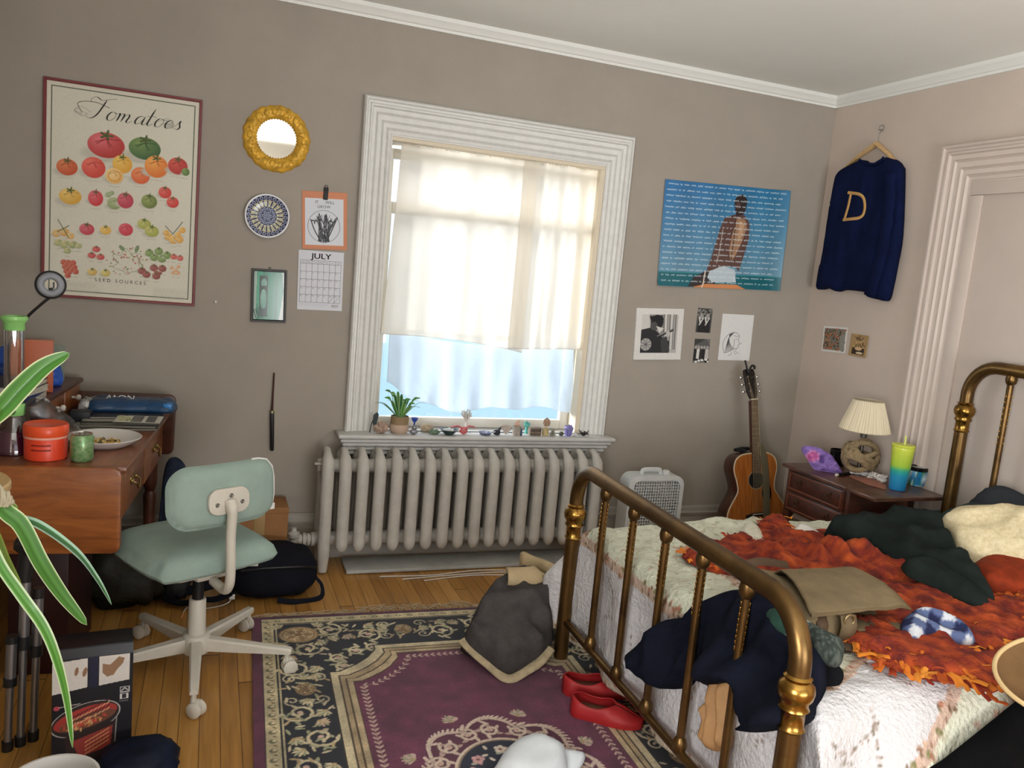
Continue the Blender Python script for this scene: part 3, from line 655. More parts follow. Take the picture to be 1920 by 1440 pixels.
for k in range(3): cv.line([(gx0, gy1+.007+.004*k), (gx0+(gx1-gx0)*.72, gy1+.007+.004*k)], .0007, 'a5a8b2')
pg = canvas_ob(cv, 'month_page', m2, t, .0015); b = MB()
b.text('JULY', .036, m2 @ Matrix.Translation((W2*.5, -.037, .0018)), sx=1.25, depth=.0002)
for q in ((.0006, 0), (-.0006, 0), (0, .0007)): b.text('JULY', .036, m2 @ Matrix.Translation((W2*.5+q[0], -.037+q[1], .0018)), sx=1.25, depth=.0002)
for j, d in enumerate(('Sun', 'Mon', 'Tue', 'Wed', 'Thu', 'Fri', 'Sat')): b.text(d, .009, m2 @ Matrix.Translation((gx0+ca*(j+.5), -gy0-.0115, .0018)), depth=.0001)
for k in range(1, 30):
    q = k+5; b.text(str(k), .009, m2 @ Matrix.Translation((gx0+ca*(q % 7)+.002, -(gy0+.016+ra*(q//7))-.009, .0018)), align='LEFT', depth=.0001)
b.text('2023', .017, m2 @ Matrix.Translation((gx1-.024, -gy1-.02, .0018)), depth=.0001)
b.build('lettering', ink, pg, smooth=0)
p0 = PX(611, 362, y=3.995); mt = MBK(p0.x, p0.z, 4.0, -.03)
b = MB(); b.box((-.011, -.032, .003), (.011, .026, .010), .003, mtx=mt); b.tube([mt @ Vector(q) for q in ((-.007, .026, .006), (-.005, .036, .006), (.005, .036, .006), (.007, .026, .006))], .0014, 6)
b.build('clip', black, label='black clip holding the calendar on the wall', cat='clip')
# ---- green framed picture
mt, W, H = quad_mtx((472, 503), (538, 507), (466, 602), 3.998)
t = empty('framed_picture', mtx=mt, label='small black-framed green picture left of the calendar', cat='picture')
frame_mb(W, H, .011, .016).build('frame', mat('black_frame', '221d1a', .4), t, local=True, smooth=30)
cv = Canvas(W-.016, H-.016, .0013, '2e8767'); w_, h_ = cv.W, cv.H
cv.poly([(0, 0), (w_*.13, 0), (w_*.1, h_), (0, h_)], '9fb5a8'); cv.poly([(w_*.12, 0), (w_*.3, 0), (w_*.28, h_*.9), (w_*.1, h_*.6)], '3c9a78')
cv.poly([(w_*.6, 0), (w_*.86, 0), (w_*.96, h_*.3), (w_*.92, h_*.75), (w_*.78, h_), (w_*.5, h_)], '2a7d5e'); cv.poly([(w_*.9, 0), (w_, 0), (w_, h_), (w_*.82, h_), (w_*.97, h_*.4)], 'b9bfb4'); cv.poly([(w_*.72, h_*.1), (w_*.78, h_*.1), (w_*.76, h_), (w_*.68, h_)], '1d6a4c')
cv.rect(w_*.2, h_*.1, w_*.46, h_*.93, '123529'); cv.ell(w_*.34, h_*.25, w_*.09, h_*.09, '6e9c8c'); cv.rect(w_*.25, h_*.3, w_*.42, h_*.38, '0d2019'); cv.ell(w_*.33, h_*.57, w_*.1, h_*.2, '5f9c86', col2='8fc0ac')
for k in range(12): cv.line([(w_*.25, h_*(.42+.03*k)), (w_*.42, h_*(.43+.03*k))], .0015, '2c6a56')
for k in range(10): cv.line([(w_*.02*k, h_*(.75+.02*(k % 3))), (w_*(.05+.03*k), h_*.96)], .0022, rr.choice(('10251d', 'a9c4b8', '1f5944')))
canvas_ob(cv.grain(.05), 'print', mt @ Matrix.Translation((.008, -.008, .004)), t, material=mat('print_under_glass', attr=True, rough=.12))
MB().lathe([(0, 0), (.003, 0), (.003, .008), (.005, .009), (0, .011)], 10, mtx=mt @ Matrix.Translation((W*.52, .007, 0))).build('hanging_nail', brass_nail, t)
# ---- blue poster with seated figure and rows of illegible white script
mt, W, H = quad_mtx((1247, 336), (1477, 358), (1226, 535), 3.996)
cv = Canvas(W, H, .0023, '3d78a8')
g = np.linspace(0, 1, cv.ny)[:, None, None]; gx_ = np.linspace(0, 1, cv.nx)[None, :, None]
cv.c[:] = cv.col('2f6ea6')*(1-g)*(1-.35*gx_)+cv.col('2c8290')*(1-g)*.35*gx_+cv.col('6f97ab')*g
cv.c *= (1+.04*np.sin(np.linspace(0, 1, cv.nx)*26)[None, :, None])
X = lambda u: (u-262)/800*W; Yv = lambda v: (v-165)/640*H   # coordinates on the zoomed poster, straightened below
def PP(pts): return [(X(u+(.035*(v-500))), Yv(v-(u-650)*.065)) for u, v in pts]
cv.rect(0, H*.865, W, H, '1c6470'); cv.rect(0, H*.86, W, H*.872, '2f7f86')
cv.poly(PP([(440, 790), (480, 730), (590, 680), (640, 690), (620, 790)]), '3a3436')
cv.poly(PP([(425, 830), (480, 790), (560, 775), (760, 785), (820, 815), (870, 850), (640, 850)]), 'd08a5a')
cv.poly(PP([(590, 675), (660, 665), (745, 690), (755, 770), (600, 765), (570, 735)]), 'c2ced6')
for k in range(14): cv.line(PP([(590+k*12, 680), (585+k*11, 765)]), .002, '93a6b4')
body = PP([(655, 370), (700, 352), (725, 345), (790, 350), (830, 400), (828, 500), (800, 600), (770, 700), (745, 672), (655, 668), (600, 690), (560, 700), (585, 620), (610, 520), (632, 430)])
cv.poly(body, '5f443e'); cv.poly(PP([(745, 360), (800, 380), (812, 430), (780, 520), (745, 600), (715, 640), (700, 560), (720, 450)]), 'a07c60'); cv.poly(PP([(760, 385), (795, 400), (785, 470), (755, 520)]), 'bf9a78'); cv.line(PP([(735, 370), (728, 500), (715, 650)]), .006, '4a3430'); cv.line(PP([(650, 440), (640, 560), (625, 645)]), .004, 'c8c0ba')
cv.poly(PP([(722, 300), (716, 260), (740, 225), (775, 222), (802, 250), (800, 300), (785, 345), (735, 355)]), '33292a'); cv.ell(*PP([(745, 290)])[0], .018, .02, '54403c')
cv.line(PP([(555, 700), (545, 770), (530, 800), (545, 835)]), .008, 'e3d3c0')
for k in range(18):
    y = H*(.035+.0535*k); x = .012+.01*rr.random()
    while x < W-.03:
        n_ = rr.randint(2, 8); L_ = .008*n_
        pts = [(x+.0042*i, y+.0035*math.sin(i*2.1+k+x*40)*(.5+rr.random()), 0) for i in range(int(L_/.0042)+1)]
        if pts[-1][0] > W-.012: break
        if len(pts) > 1: cv.line(pts, .0028, 'cfdde4')
        x += L_+.011
zf = lambda X_, Y_: .004+.022*np.clip((X_/W-.86)/.14, 0, 1)**2+.012*np.clip((-Y_/H-.9)/.1, 0, 1)**2*np.clip(1-X_/W*1.3, 0, 1)+.004*np.sin(X_*14)*np.sin(Y_*9)
canvas_ob(cv.grain(.03), 'hanging_poster', mt, material=mat('glossy_print', attr=True, rough=.3), label='blue poster of a seated person from behind under rows of white script', cat='poster', thick=.0008, zf=zf)
# ---- black and white pictures
def bw(tl, tr, bl, nm, lb, cat, border, fn, res=.0016, mc='d9d7d3', thick=.001, y=3.999, zf=None, wall='back', group=None):
    mt, W, H = quad_mtx(tl, tr, bl, y, wall); cv = Canvas(W, H, res, mc)
    if border: cv.rect(border, border, W-border, H-border*1.15, '77746f'); fn(cv, border, border, W-2*border, H-2.15*border)
    else: fn(cv, 0, 0, W, H)
    return canvas_ob(cv.grain(.05), nm, mt, label=lb, cat=cat, thick=thick, zf=zf, group=group)
def f1(c, x, y, w, h):
    c.rect(x, y, x+w, y+h, '8d8b88'); c.rect(x+w*.62, y, x+w, y+h, 'b4b2ae'); c.poly([(x, y), (x+w*.2, y), (x+w*.25, y+h*.35), (x, y+h*.5)], 'c9c7c3')
    for k in range(7): c.line([(x+w*(.6+.055*k), y), (x+w*(.64+.05*k), y+h*.9)], .006, ('5c5a58', 'd5d3cf', '7b7976')[k % 3])
    c.poly([(x, y+h*.4), (x+w*.3, y+h*.33), (x+w*.5, y+h*.5), (x+w*.62, y+h*.62), (x+w*.8, y+h*.7), (x+w*.8, y+h), (x, y+h)], '232326')
    c.ell(x+w*.42, y+h*.2, w*.17, h*.19, '1c1c1f'); c.poly([(x+w*.2, y+h*.05), (x+w*.55, y+h*.02), (x+w*.6, y+h*.14), (x+w*.25, y+h*.16)], '131316'); c.ell(x+w*.34, y+h*.3, w*.1, h*.11, '4c4a49')
    c.ell(x+w*.15, y+h*.78, w*.15, h*.16, 'a5a39f')
    for k in range(9): a = k*.7; c.line([(x+w*.15, y+h*.78), (x+w*.15+w*.14*math.cos(a), y+h*.78+h*.15*math.sin(a))], .0025, '3a3a3c')
    c.line([(x+w*.45, y+h*.58), (x+w*.86, y+h*.4)], .014, '2a2a2c'); c.line([(x+w*.45, y+h*.56), (x+w*.86, y+h*.38)], .003, 'b5b3af'); c.poly([(x+w*.4, y+h*.3), (x+w*.62, y+h*.36), (x+w*.5, y+h*.48)], 'cfcdc9'); c.ell(x+w*.74, y+h*.5, w*.05, h*.09, 'bab7b2'); c.poly([(x+w*.55, y+h*.66), (x+w*.7, y+h*.55), (x+w*.82, y+h*.95), (x+w*.6, y+h)], '3b3b3e')
bw((1193, 577), (1281, 579), (1190, 674), 'picture_photograph', 'large white-bordered black and white photograph below the blue poster', 'photograph', .034, f1, thick=.012)
def f2(c, x, y, w, h):
    c.rect(x, y, x+w, y+h, '4c4b4a')
    for k in range(60): c.ell(x+w*rr.random(), y+h*.32*rr.random(), .006, .005, rr.choice(('2b2b2c', '77756f', '8f8d88')))
    for sx in (.3, .7):
        c.ell(x+w*sx, y+h*.35, w*.13, h*.14, '9b9893'); c.poly([(x+w*(sx-.2), y+h*.45), (x+w*(sx+.2), y+h*.45), (x+w*(sx+.22), y+h), (x+w*(sx-.22), y+h)], '1f1f21')
        c.line([(x+w*(sx-.15), y+h*.38), (x+w*(sx-.05), y+h*.62)], .009, 'd5d3ce'); c.line([(x+w*(sx+.12), y+h*.4), (x+w*(sx-.1), y+h*.68)], .008, 'c9c6c1')
def f3(c, x, y, w, h):
    c.rect(x, y, x+w, y+h, '6b6967'); c.poly([(x, y+h*.3), (x+w*.7, y), (x, y)], '3a3a3b')
    for k in range(6): c.line([(x+w*(.1+.12*k), y+h*.02), (x+w*(.4+.12*k), y+h*.3)], .004, '3c3b3b')
    for k, sx in enumerate((.12, .3, .48, .66, .85)):
        c.poly([(x+w*(sx-.11), y+h*.42), (x+w*(sx+.1), y+h*.42), (x+w*(sx+.13), y+h*.9), (x+w*(sx-.13), y+h*.9)], ('201f20', 'd4d2cd', '2a292a', '1d1c1d', 'bdbab5')[k]); c.ell(x+w*sx, y+h*.35, w*.07, h*.07, 'a5a29d')
    for k in range(12): c.ell(x+w*rr.random(), y+h*(.86+.1*rr.random()), .009, .006, rr.choice(('e3e1dd', '1c1c1c')))
bw((1309, 577), (1337, 579), (1304, 623), 'picture_print', 'small black and white photo of two people, upper of the pair beside the line drawing', 'photo', 0, f2, .001)
bw((1303, 635), (1332, 636), (1300, 680), 'picture_print', 'small black and white photo of a group, lower of the pair beside the line drawing', 'photo', 0, f3, .001)
def f4(c, x, y, w, h):
    U = lambda u: x+(u-655)/215*w; V = lambda v: y+(v-992)/290*h
    S_ = lambda pts, t_=.0016: c.line(smooth_path([(U(a), V(b_), 0) for a, b_ in pts], 5), t_, '3a3a3d')
    S_([(690, 1235), (678, 1190), (685, 1150), (710, 1120), (745, 1105), (775, 1115), (785, 1135), (778, 1150), (790, 1175), (782, 1185), (785, 1195), (770, 1208), (755, 1205)], .0022)
    for k in range(11): S_([(745-k*3, 1108+k), (712-k*2+k*k*.3, 1150+k*2), (695+k*6, 1232-k*2)], .0024 if k % 2 else .0014)
    S_([(755, 1205), (760, 1230), (775, 1245)]); S_([(735, 1215), (742, 1245), (720, 1250)]); S_([(775, 1205), (770, 1225), (795, 1240)]); S_([(760, 1150), (772, 1148)]); S_([(788, 1178), (805, 1172)], .0014); S_([(690, 1235), (720, 1228), (750, 1200), (752, 1150)], .0022); S_([(745, 1125), (765, 1130), (780, 1128)])
bw((1355, 588), (1414, 591), (1347, 675), 'picture_drawing', 'white sheet with an ink drawing of a head with bobbed hair', 'drawing', 0, f4, .0012, mc='dcdcda')
# ---- slim dark hanging ornament
p0 = PX(514, 699, y=3.985); p1 = PX(510, 772, y=3.985); p2 = PX(510, 845, y=3.985)
t = empty('wall_hanging', tuple(p2), label='slim dark wooden stick hanging on the wall left of the radiator', cat='wall ornament')
b = MB(); b.tube([p0, p0.lerp(p1, .6), p1], [.0035, .0042, .006], 8); b.build('stem', mat('dark_red_wood', '40211f', .4), t)
b = MB(); b.tube([p1, p1.lerp(p2, .2), p2.lerp(p1, .05), p2], [.009, .0105, .0095, .007], 10); b.build('grip', mat('dark_wood', '1d1a20', .4), t)
b = MB(); b.tube([p1+Vector((0, 0, -.006)), p1+Vector((0, 0, .006))], .012, 12); b.tube([p1+Vector((.006, -.003, .014)), p1+Vector((.018, -.003, .0))], .003, 6); b.build('collar', mat('pale_brass', 'a59f7e', .35, metal=.8), t)
p0 = PX(404, 566, y=3.998); MB().lathe([(0, 0), (.006, 0), (.007, .002), (.003, .012), (.005, .014), (0, .016)], 12, mtx=MBK(p0.x, p0.z, 4.0)).build('picture_pin', mat('white_plastic', 'd8d8d6', .4), label='tiny white push pin in the bare wall right of the tomato poster', cat='pin')
# ================================================================ RIGHT-HAND WALL
def f5(c, x, y, w, h):
    for k in range(220): c.ell(x+w*rr.random(), y+h*rr.random(), .003+.005*rr.random(), .003+.004*rr.random(), rr.choice(('6b5a42', '8a6a44', '4a4236', 'a88658', 'c0623c', '7d7760', '3d3528')))
    c.poly([(x+w*.75, y+h*.3), (x+w, y+h*.2), (x+w, y+h), (x+w*.8, y+h)], '8c8a82')
bw((1545, 611), (1590, 614), (1538, 658), 'picture_postcard', 'white-bordered brown and orange picture card below the blue sweater', 'postcard', .012, f5, .0014, y=3.368, wall='right')
def f6(c, x, y, w, h):
    c.rect(x, y, x+w, y+h, 'a98a5e')
    for k in range(40): c.leaf(x+w*(.2+.6*rr.random()), y+h*(.1+.5*rr.random()), .018, .006, rr.random()*6, rr.choice(('6a5032', 'c0a474', '4d3c28')))
    c.rect(x+w*.15, y+h*.62, x+w*.85, y+h*.92, '33241a'); c.ell(x+w*.5, y+h*.65, w*.2, h*.08, 'cfae86'); c.ell(x+w*.6, y+h*.84, w*.2, h*.05, 'd9c4a4')
bw((1598, 625), (1631, 630), (1601, 665), 'picture_postcard', 'small curling tan card beside the white-bordered card', 'postcard', 0, f6, .0012, y=3.368, wall='right', mc='b79a6c', zf=lambda X_, Y_: .003+.02*np.clip(Y_*0+X_/.14-.55, 0, 1)**2+.015*np.clip(-Y_/.11-.7, 0, 1)**2)
# ---- sweater on its hanger
def RW(u, v, x=3.345): q = PX(u, v, x=x); return (-q.y, q.z)
mt = MRT(0, 0, 3.355)
def W2(pts): return [RW(*p) for p in pts]
hk = RW(1648, 248)
t = empty('clothes_hanger', (3.35, -hk[0], hk[1]-.15), label='wooden clothes hanger with a wire hook holding the blue sweater', cat='hanger')
sh = W2([(1622, 303), (1645, 272), (1650, 270), (1664, 303)])
b = MB(); nk = RW(1647, 270); l_ = RW(1580, 322); r_ = RW(1692, 320)
b.tube([mt @ Vector((*q, .018)) for q in (l_, (l_[0]*.5+nk[0]*.5, l_[1]*.42+nk[1]*.58), nk, (r_[0]*.5+nk[0]*.5, r_[1]*.42+nk[1]*.58), r_)], [.012, .019, .025, .019, .012], 10, flat=.55)
b.build('hanger_arm', wood('pale_beech', 'b08a58', 'd9b888', .4, (4, 4, 20)), t)
b = MB(); hp = [(0, .0), (0, .05), (.012, .062), (.022, .078), (.018, .095), (0, .1), (-.016, .092), (-.02, .08)]
b.tube([mt @ Vector((nk[0]+q[0], nk[1]+q[1], .018-.012*max(0, q[1]-.06)/.04)) for q in smooth_path([(a, c_, 0) for a, c_ in hp], 5)], .0024, 8); b.build('hook', mat('steel', 'b9b9b5', .25, metal=1), t)
b = MB(); q = RW(1649, 243); b.tube([mt @ Vector((q[0], q[1], -.016)), mt @ Vector((q[0], q[1], .012))], .003, 8); b.build('nail', brass_nail, label='nail in the right-hand wall above the blue sweater', cat='nail')
out = smooth_path([(*p, 0) for p in W2([(1622, 301), (1634, 308), (1650, 309), (1665, 300), (1668, 296), (1684, 301), (1694, 312), (1697, 330), (1693, 440), (1683, 500), (1676, 535), (1668, 563), (1652, 562), (1631, 556), (1631, 549), (1590, 544), (1575, 547), (1558, 541), (1544, 543), (1537, 535), (1549, 470), (1560, 400), (1570, 345), (1577, 325), (1590, 315)])], 4, True)
def top(x, y, d):
    f = .004*math.sin(x*30+2*math.sin(y*5))+.012*fbm((x*9, y*2.2, 2))
    sl = .012*(1 if abs(x+3.39-(2.25-y)*.10) < .02 else 0)
    return .034+dome(.022, .05)(d)+f*min(1, d/.03)

knit = mat('navy_knit', '0c1638', .95, var=(9, .22), bump=(260, .5, .004), spec=.15)
t2 = empty('hanging_sweater', (3.33, 3.62, 1.55), label='dark blue knitted sweater with a tan letter D, hanging on the wall', cat='sweater')
puff([(p.x, p.y) for p in out], .013, top, mt, bot=lambda x, y, d: .006).build('body', knit, t2, smooth=180)
b = MB()
def onsw(u, v): a, c_ = RW(u, v); return mt @ Vector((a, c_, .034+.022+.004*math.sin(a*30+2*math.sin(c_*5))+.012*fbm((a*9, c_*2.2, 2))+.002))
for pts in (((1608, 362), (1603, 388), (1596, 415)), ((1603, 363), (1626, 367), (1632, 380), (1631, 398), (1622, 410), (1594, 414))):
    P_ = [onsw(*(q.x, q.y)) for q in smooth_path([(*p, 0) for p in pts], 6)]
    b.tube(P_, .0085, 8, flat=.45, ref=(-1, 0, 0))
b.build('letter', mat('tan_knit', 'c79a5c', .9, bump=(260, .5, .004)), t2, smooth=60)
b = MB(); b.tube([mt @ Vector((*RW(*p), .05)) for p in ((1622, 302), (1634, 309), (1650, 310), (1665, 301), (1668, 297))], .008, 8); b.build('collar', knit, t2)
b = MB(); P_ = []
for i, (u, v, w_) in enumerate(((1690, 325, 15), (1687, 380, 17), (1680, 440, 17), (1668, 500, 18), (1650, 556, 17))):
    a, c_ = RW(u-6, v); P_.append(mt @ Vector((a, c_, .06)))
b.tube(smooth_path(P_, 5), [.036+.004*math.sin(k*1.7) for k in range(21)], 14, flat=.55, ref=(-1, 0, 0)); b.build('sleeve', knit, t2, smooth=180)
# ================================================================ RUG
RA = math.radians(-2.0); RUG = Matrix.Translation((.195, 3.305, .001)) @ Matrix.Rotation(RA, 4, 'Z')
RW_, RH_ = 1.5, 2.4
cv = Canvas(RW_, RH_, .0032, '5e2a44')
CR_, TN, NV, PL, GN, PK_, BR = 'cdbf9e', 'b29c74', '171a26', '60283f', '9c9c7c', 'c9a898', '5a4634'
rr = random.Random(11)
g1, g2, g3 = .034, .088, .265
cv.rect(g1, g1*.55, RW_-g1, RH_-g1*.55, NV); cv.rect(g1+.004, g1*.55+.004, RW_-g1-.004, RH_-g1*.55-.004, 'c3b591'); cv.rect(g2-.006, g2-.02, RW_-g2+.006, RH_-g2+.02, NV)
cv.rect(g2, g2-.014, RW_-g2, RH_-g2+.014, 'b4a888'); cv.rect(g2+.006, g2-.008, RW_-g2-.006, RH_-g2+.008, NV)
# guard band dots
n = int(RH_/.05)
for k in range(n):
    y = .05+k*.05
    for x, s_ in ((.058, 1), (RW_-.058, -1)): cv.ell(x, y, .013, .011, '6d6a50'); cv.ell(x+.004*s_, y-.003, .007, .006, 'd8c9a8'); cv.leaf(x, y+.02, .016, .007, .6*s_, '7a6448')
for k in range(int(RW_/.05)):
    x = .05+k*.05
    for y in (.046, RH_-.046): cv.ell(x, y, .012, .009, '6d6a50'); cv.ell(x, y, .006, .004, 'd8c9a8')
def scroll(cx, cy, R, a, hand, c=CR_, c2=GN):
    cv.spiral(cx, cy, R, a, 1.35, .0135, '5b5844', hand); cv.spiral(cx, cy, R, a, 1.35, .010, c, hand)
    for k in range(7):
        t = k/7; r = R*(1-.8*t); q = a+hand*1.35*2*PI*t; x, y = cx+r*math.cos(q), cy+r*math.sin(q)
        cv.leaf(x, y, .034*(1-.5*t), .013, q+hand*.9, c2 if k % 2 else c); cv.leaf(x, y, .024*(1-.5*t), .010, q+hand*2.2, c)
    cv.ell(cx, cy, .010, .010, PK_)
def spray(x, y, a, c=CR_):
    for k in range(-3, 4): cv.leaf(x, y, .042-.004*abs(k), .011, a+k*.42, c if k % 2 else GN)
    cv.ell(x, y, .008, .008, TN)
def rosette(x, y, rx, ry):
    cv.ell(x, y, rx, ry, '8f7450'); cv.ell(x, y, rx*.9, ry*.9, 'c2a67c'); cv.ring(x, y, rx*.8, ry*.8, .004, '7c6244')
    for k in range(10): a = 2*PI*k/10; cv.leaf(x, y, rx*.75, .016, a, 'd3bd96' if k % 2 else '9b7c54')
    for k in range(8): a = 2*PI*k/8; cv.spiral(x+rx*.45*math.cos(a), y+ry*.45*math.sin(a), .014, a, 1, .004, '7c5c40')
    cv.ell(x, y, rx*.2, ry*.2, '8a6a48')
bw_ = (g2+g3)/2
def band(p0, p1):
    p0, p1 = np.array(p0), np.array(p1); d = p1-p0; L_ = np.hypot(*d); t = d/L_; nv = np.array((-t[1], t[0])); n = max(2, int(L_/.14)); a0 = math.atan2(t[1], t[0])
    for k in range(n+1):
        c = p0+d*k/n; h = 1 if k % 2 else -1
        if k % 4 == 2:
            rosette(c[0], c[1], .036, .045); spray(*(c+t*.07), a0); spray(*(c-t*.07), a0+PI)
            for s_ in (-1, 1): cv.spiral(*(c+t*.075+nv*.05*s_), .028, a0, 1.2, .007, CR_, s_); cv.spiral(*(c-t*.075+nv*.05*s_), .028, a0+PI, 1.2, .007, CR_, -s_)
        else: scroll(*(c+nv*.028*h), .058, a0+PI*.5*h, -h); spray(*(c-nv*.055*h), a0+.6*h); spray(*(c-nv*.03*h+t*.06), a0-.8*h, PK_ if k % 3 == 0 else CR_)
        for j in range(13): q = c+t*(rr.random()-.5)*.15+nv*(rr.random()-.5)*.15; cv.leaf(*q, .034, .010, rr.random()*6.3, rr.choice((CR_, GN, TN)))
x0, x1, y0, y1 = bw_, RW_-bw_, bw_, RH_-bw_
band((x0, y0+.12), (x0, y1-.12)); band((x1, y0+.12), (x1, y1-.12)); band((x0+.12, y0), (x1-.12, y0)); band((x0+.12, y1), (x1-.12, y1))
for x in (x0, x1):
    for y in (y0, y1): rosette(x, y, .078, .07); [spray(x+.1*math.cos(a), y+.1*math.sin(a), a) for a in (.785, 2.36, 3.93, 5.5)]
for sx in (0, 1):
    for sy in (0, 1):
        for dx_, dy_, hh in ((.045, .12, 1), (.12, .075, -1), (.06, .19, -1), (.19, .05, 1)):
            xx_, yy_ = g3+dx_, g3+dy_; scroll(RW_-xx_ if sx else xx_, RH_-yy_ if sy else yy_, .034, hh*1.2+sx*PI, hh*(1 if sx == sy else -1))
def field(o):
    a, b, q, p = o, .075, .19, .10       # stepped, scooped corners
    pts = []
    for sx, sy in ((0, 0), (1, 0), (1, 1), (0, 1)):
        c = [(a, a+q), (a+.035, a+q), (a+q*.55, a+q*.75), (a+q*.8, a+q*.5), (a+q, a+.035), (a+q, a)]
        c = [(RW_-x if sx else x, RH_-y-.035 if sy else y+.035) for x, y in c]
        pts += c if (sx == sy) else c[::-1]
    return pts
for o, c in ((g3, '2a2420'), (g3+.005, 'cbbd9b'), (g3+.032, '4d3d30'), (g3+.037, 'b09a78'), (g3+.055, '57452f'), (g3+.060, 'c0ab88'), (g3+.078, '4a3a30'), (g3+.083, '6a3048')): cv.poly(field(o), c)
fp = field(g3+.088); cv.poly(fp, '66304b')
# mottled pile of the field
rs_ = np.random.default_rng(5); lo = rs_.random((60, 38)); yy = np.linspace(0, 59, cv.ny); xx = np.linspace(0, 37, cv.nx); yi, xi = yy.astype(int).clip(0, 58), xx.astype(int).clip(0, 36); fy_, fx_ = (yy-yi)[:, None], (xx-xi)[None]
lo = (lo[yi][:, xi]*(1-fy_)*(1-fx_)+lo[yi+1][:, xi]*fy_*(1-fx_)+lo[yi][:, xi+1]*(1-fy_)*fx_+lo[yi+1][:, xi+1]*fy_*fx_)
cv.c *= (.84+.32*lo)[..., None]
fv = field(g3+.112); nfp = len(fv)
for k in range(nfp):
    a, b_ = np.array(fv[k]), np.array(fv[(k+1) % nfp]); L_ = np.hypot(*(b_-a)); m_ = max(1, int(L_/.024)); an = math.atan2(*(b_-a)[::-1])
    cv.line([a, b_], .0035, '9c7f78')
    for j in range(m_): q = a+(b_-a)*j/m_; cv.leaf(*q, .021, .008, an+.7, 'c8ac9c'); cv.leaf(*q, .021, .008, an-.7, 'c8ac9c')
# medallion
mx_, my_ = RW_/2, RH_/2
def lobes(R, amp, nn, c, asp=1.12, ph=0): cv.poly([(mx_+R*(1+amp*abs(math.cos(nn*a/2+ph)))*math.cos(a), my_+asp*R*(1+amp*abs(math.cos(nn*a/2+ph)))*math.sin(a)) for a in np.linspace(0, 2*PI, 160)[:-1]], c)
lobes(.245, .2, 8, 'cdb6a6'); lobes(.232, .2, 8, '5c2c42')
for k in range(120):
    a = 2*PI*k/120; R = .238*(1+.2*abs(math.cos(4*a))); cv.leaf(mx_+R*math.cos(a), my_+1.12*R*math.sin(a), .026, .009, a+.9, 'd8c4b2')
for k in range(16):
    a = 2*PI*k/16; h = 1 if k % 2 else -1; x, y = mx_+.222*math.cos(a), my_+.25*math.sin(a)
    scroll(x, y, .036, a, h, 'd6c0b0', 'b89c90')
for k in range(8): a = 2*PI*(k+.5)/8; x, y = mx_+.315*math.cos(a), my_+.355*math.sin(a); cv.spiral(x, y, .022, a, 1.2, .006, 'd0b8ac', 1); cv.spiral(x+.02*math.cos(a+1.6), y+.02*math.sin(a+1.6), .016, a, 1.2, .005, 'd0b8ac', -1); spray(x-.01*math.cos(a), y-.01*math.sin(a), a, 'c9aca0')
cv.ell(mx_, my_, .178, .202, 'd6c4b0'); cv.ell(mx_, my_, .168, .192, '8c7462'); cv.ell(mx_, my_, .162, .186, '1b2236')
for k in range(46):
    a = 2*PI*k/46; q = .80+.12*math.sin(k*2.4); x, y = mx_+.145*q*math.cos(a), my_+.166*q*math.sin(a); cv.leaf(x, y, .024, .012, a+rr.random()*3, rr.choice(('d5c5b4', 'c79f9a', 'a8a894', 'e0d4c4')))
for k in range(8): a = 2*PI*k/8; x, y = mx_+.12*math.cos(a), my_+.14*math.sin(a); [cv.ell(x+.013*math.cos(j*1.26), y+.013*math.sin(j*1.26), .009, .009, 'cf9f9f' if k % 2 else 'd8c8b8') for j in range(5)]; cv.ell(x, y, .006, .006, '8a5a48')
for k in range(30): a = rr.random()*6.28; r = rr.random(); cv.leaf(mx_+.07*r*math.cos(a), my_+.08*r*math.sin(a), .028, .011, a, rr.choice(('d5c5b4', 'b8a898', 'c79f9a')))
cv.grain(.10)
rugm = mat('rug_pile', attr=True, rough=.95, var=(40, .1), bump=(420, .7, .004), sheen=.15)
rg = cv.mesh(RUG @ Matrix.Translation((0, 0, 0)), .009, lambda X, Y: .0008*np.sin(X*5)*np.sin(Y*4))
rug = rg.build('rug', rugm, smooth=180, mtx=RUG, label='large plum oriental rug with black scrollwork border and floral medallion', cat='rug')
b = MB()
for k in range(230):
    x = k*RW_/230; lx = rr.uniform(.25, 1) if x < .45 or x > .95 else rr.uniform(.7, 1.7)
    p = [(x, 0, .006), (x+rr.uniform(-.01, .01), .02*lx, .006), (x+rr.uniform(-.03, .03), .045*lx, .003), (x+rr.uniform(-.04, .04), .055*lx, .0015)]
    b.tube([RUG @ Vector(q) for q in smooth_path(p, 3)], .0016, 4)
b.build('fringe', mat('rug_fringe', 'b3a184', .95), rug, kind='stuff')

# ================================================================ OFFICE CHAIR
sage = mat('sage_fabric', '93a79e', .9, var=(14, .07), bump=(420, .35, .003), spec=.2); cream = mat('cream_white_metal', 'c9c4b8', .4, var=(20, .04)); blk = mat('black_plastic', '1a1a1c', .4)
HC = Vector((-.015, 2.94, 0)); CHM = Matrix.Translation(HC) @ Matrix.Rotation(math.radians(29), 4, 'Z')
ch = empty('office_chair', mtx=CHM, label='sage green upholstered swivel chair on a cream five-star base', cat='chair')
ol = [(p[0], p[1]) for p in smooth_path([(*q, 0) for q in [(-.17, -.215), (.17, -.215), (.222, -.15), (.232, .05), (.215, .19), (.12, .245), (-.12, .245), (-.215, .19), (-.232, .05), (-.222, -.15)]], 6, True)]
tp = lambda x, y, d: .435+dome(.048, .06)(d)+.012*min(1, d/.1)-.02*max(0, y-.1)
puff(ol, .016, tp, Matrix.Translation((0, .04, 0)), bot=lambda x, y, d: .435-dome(.03, .05)(d)).build('seat', sage, ch, local=True, smooth=180)
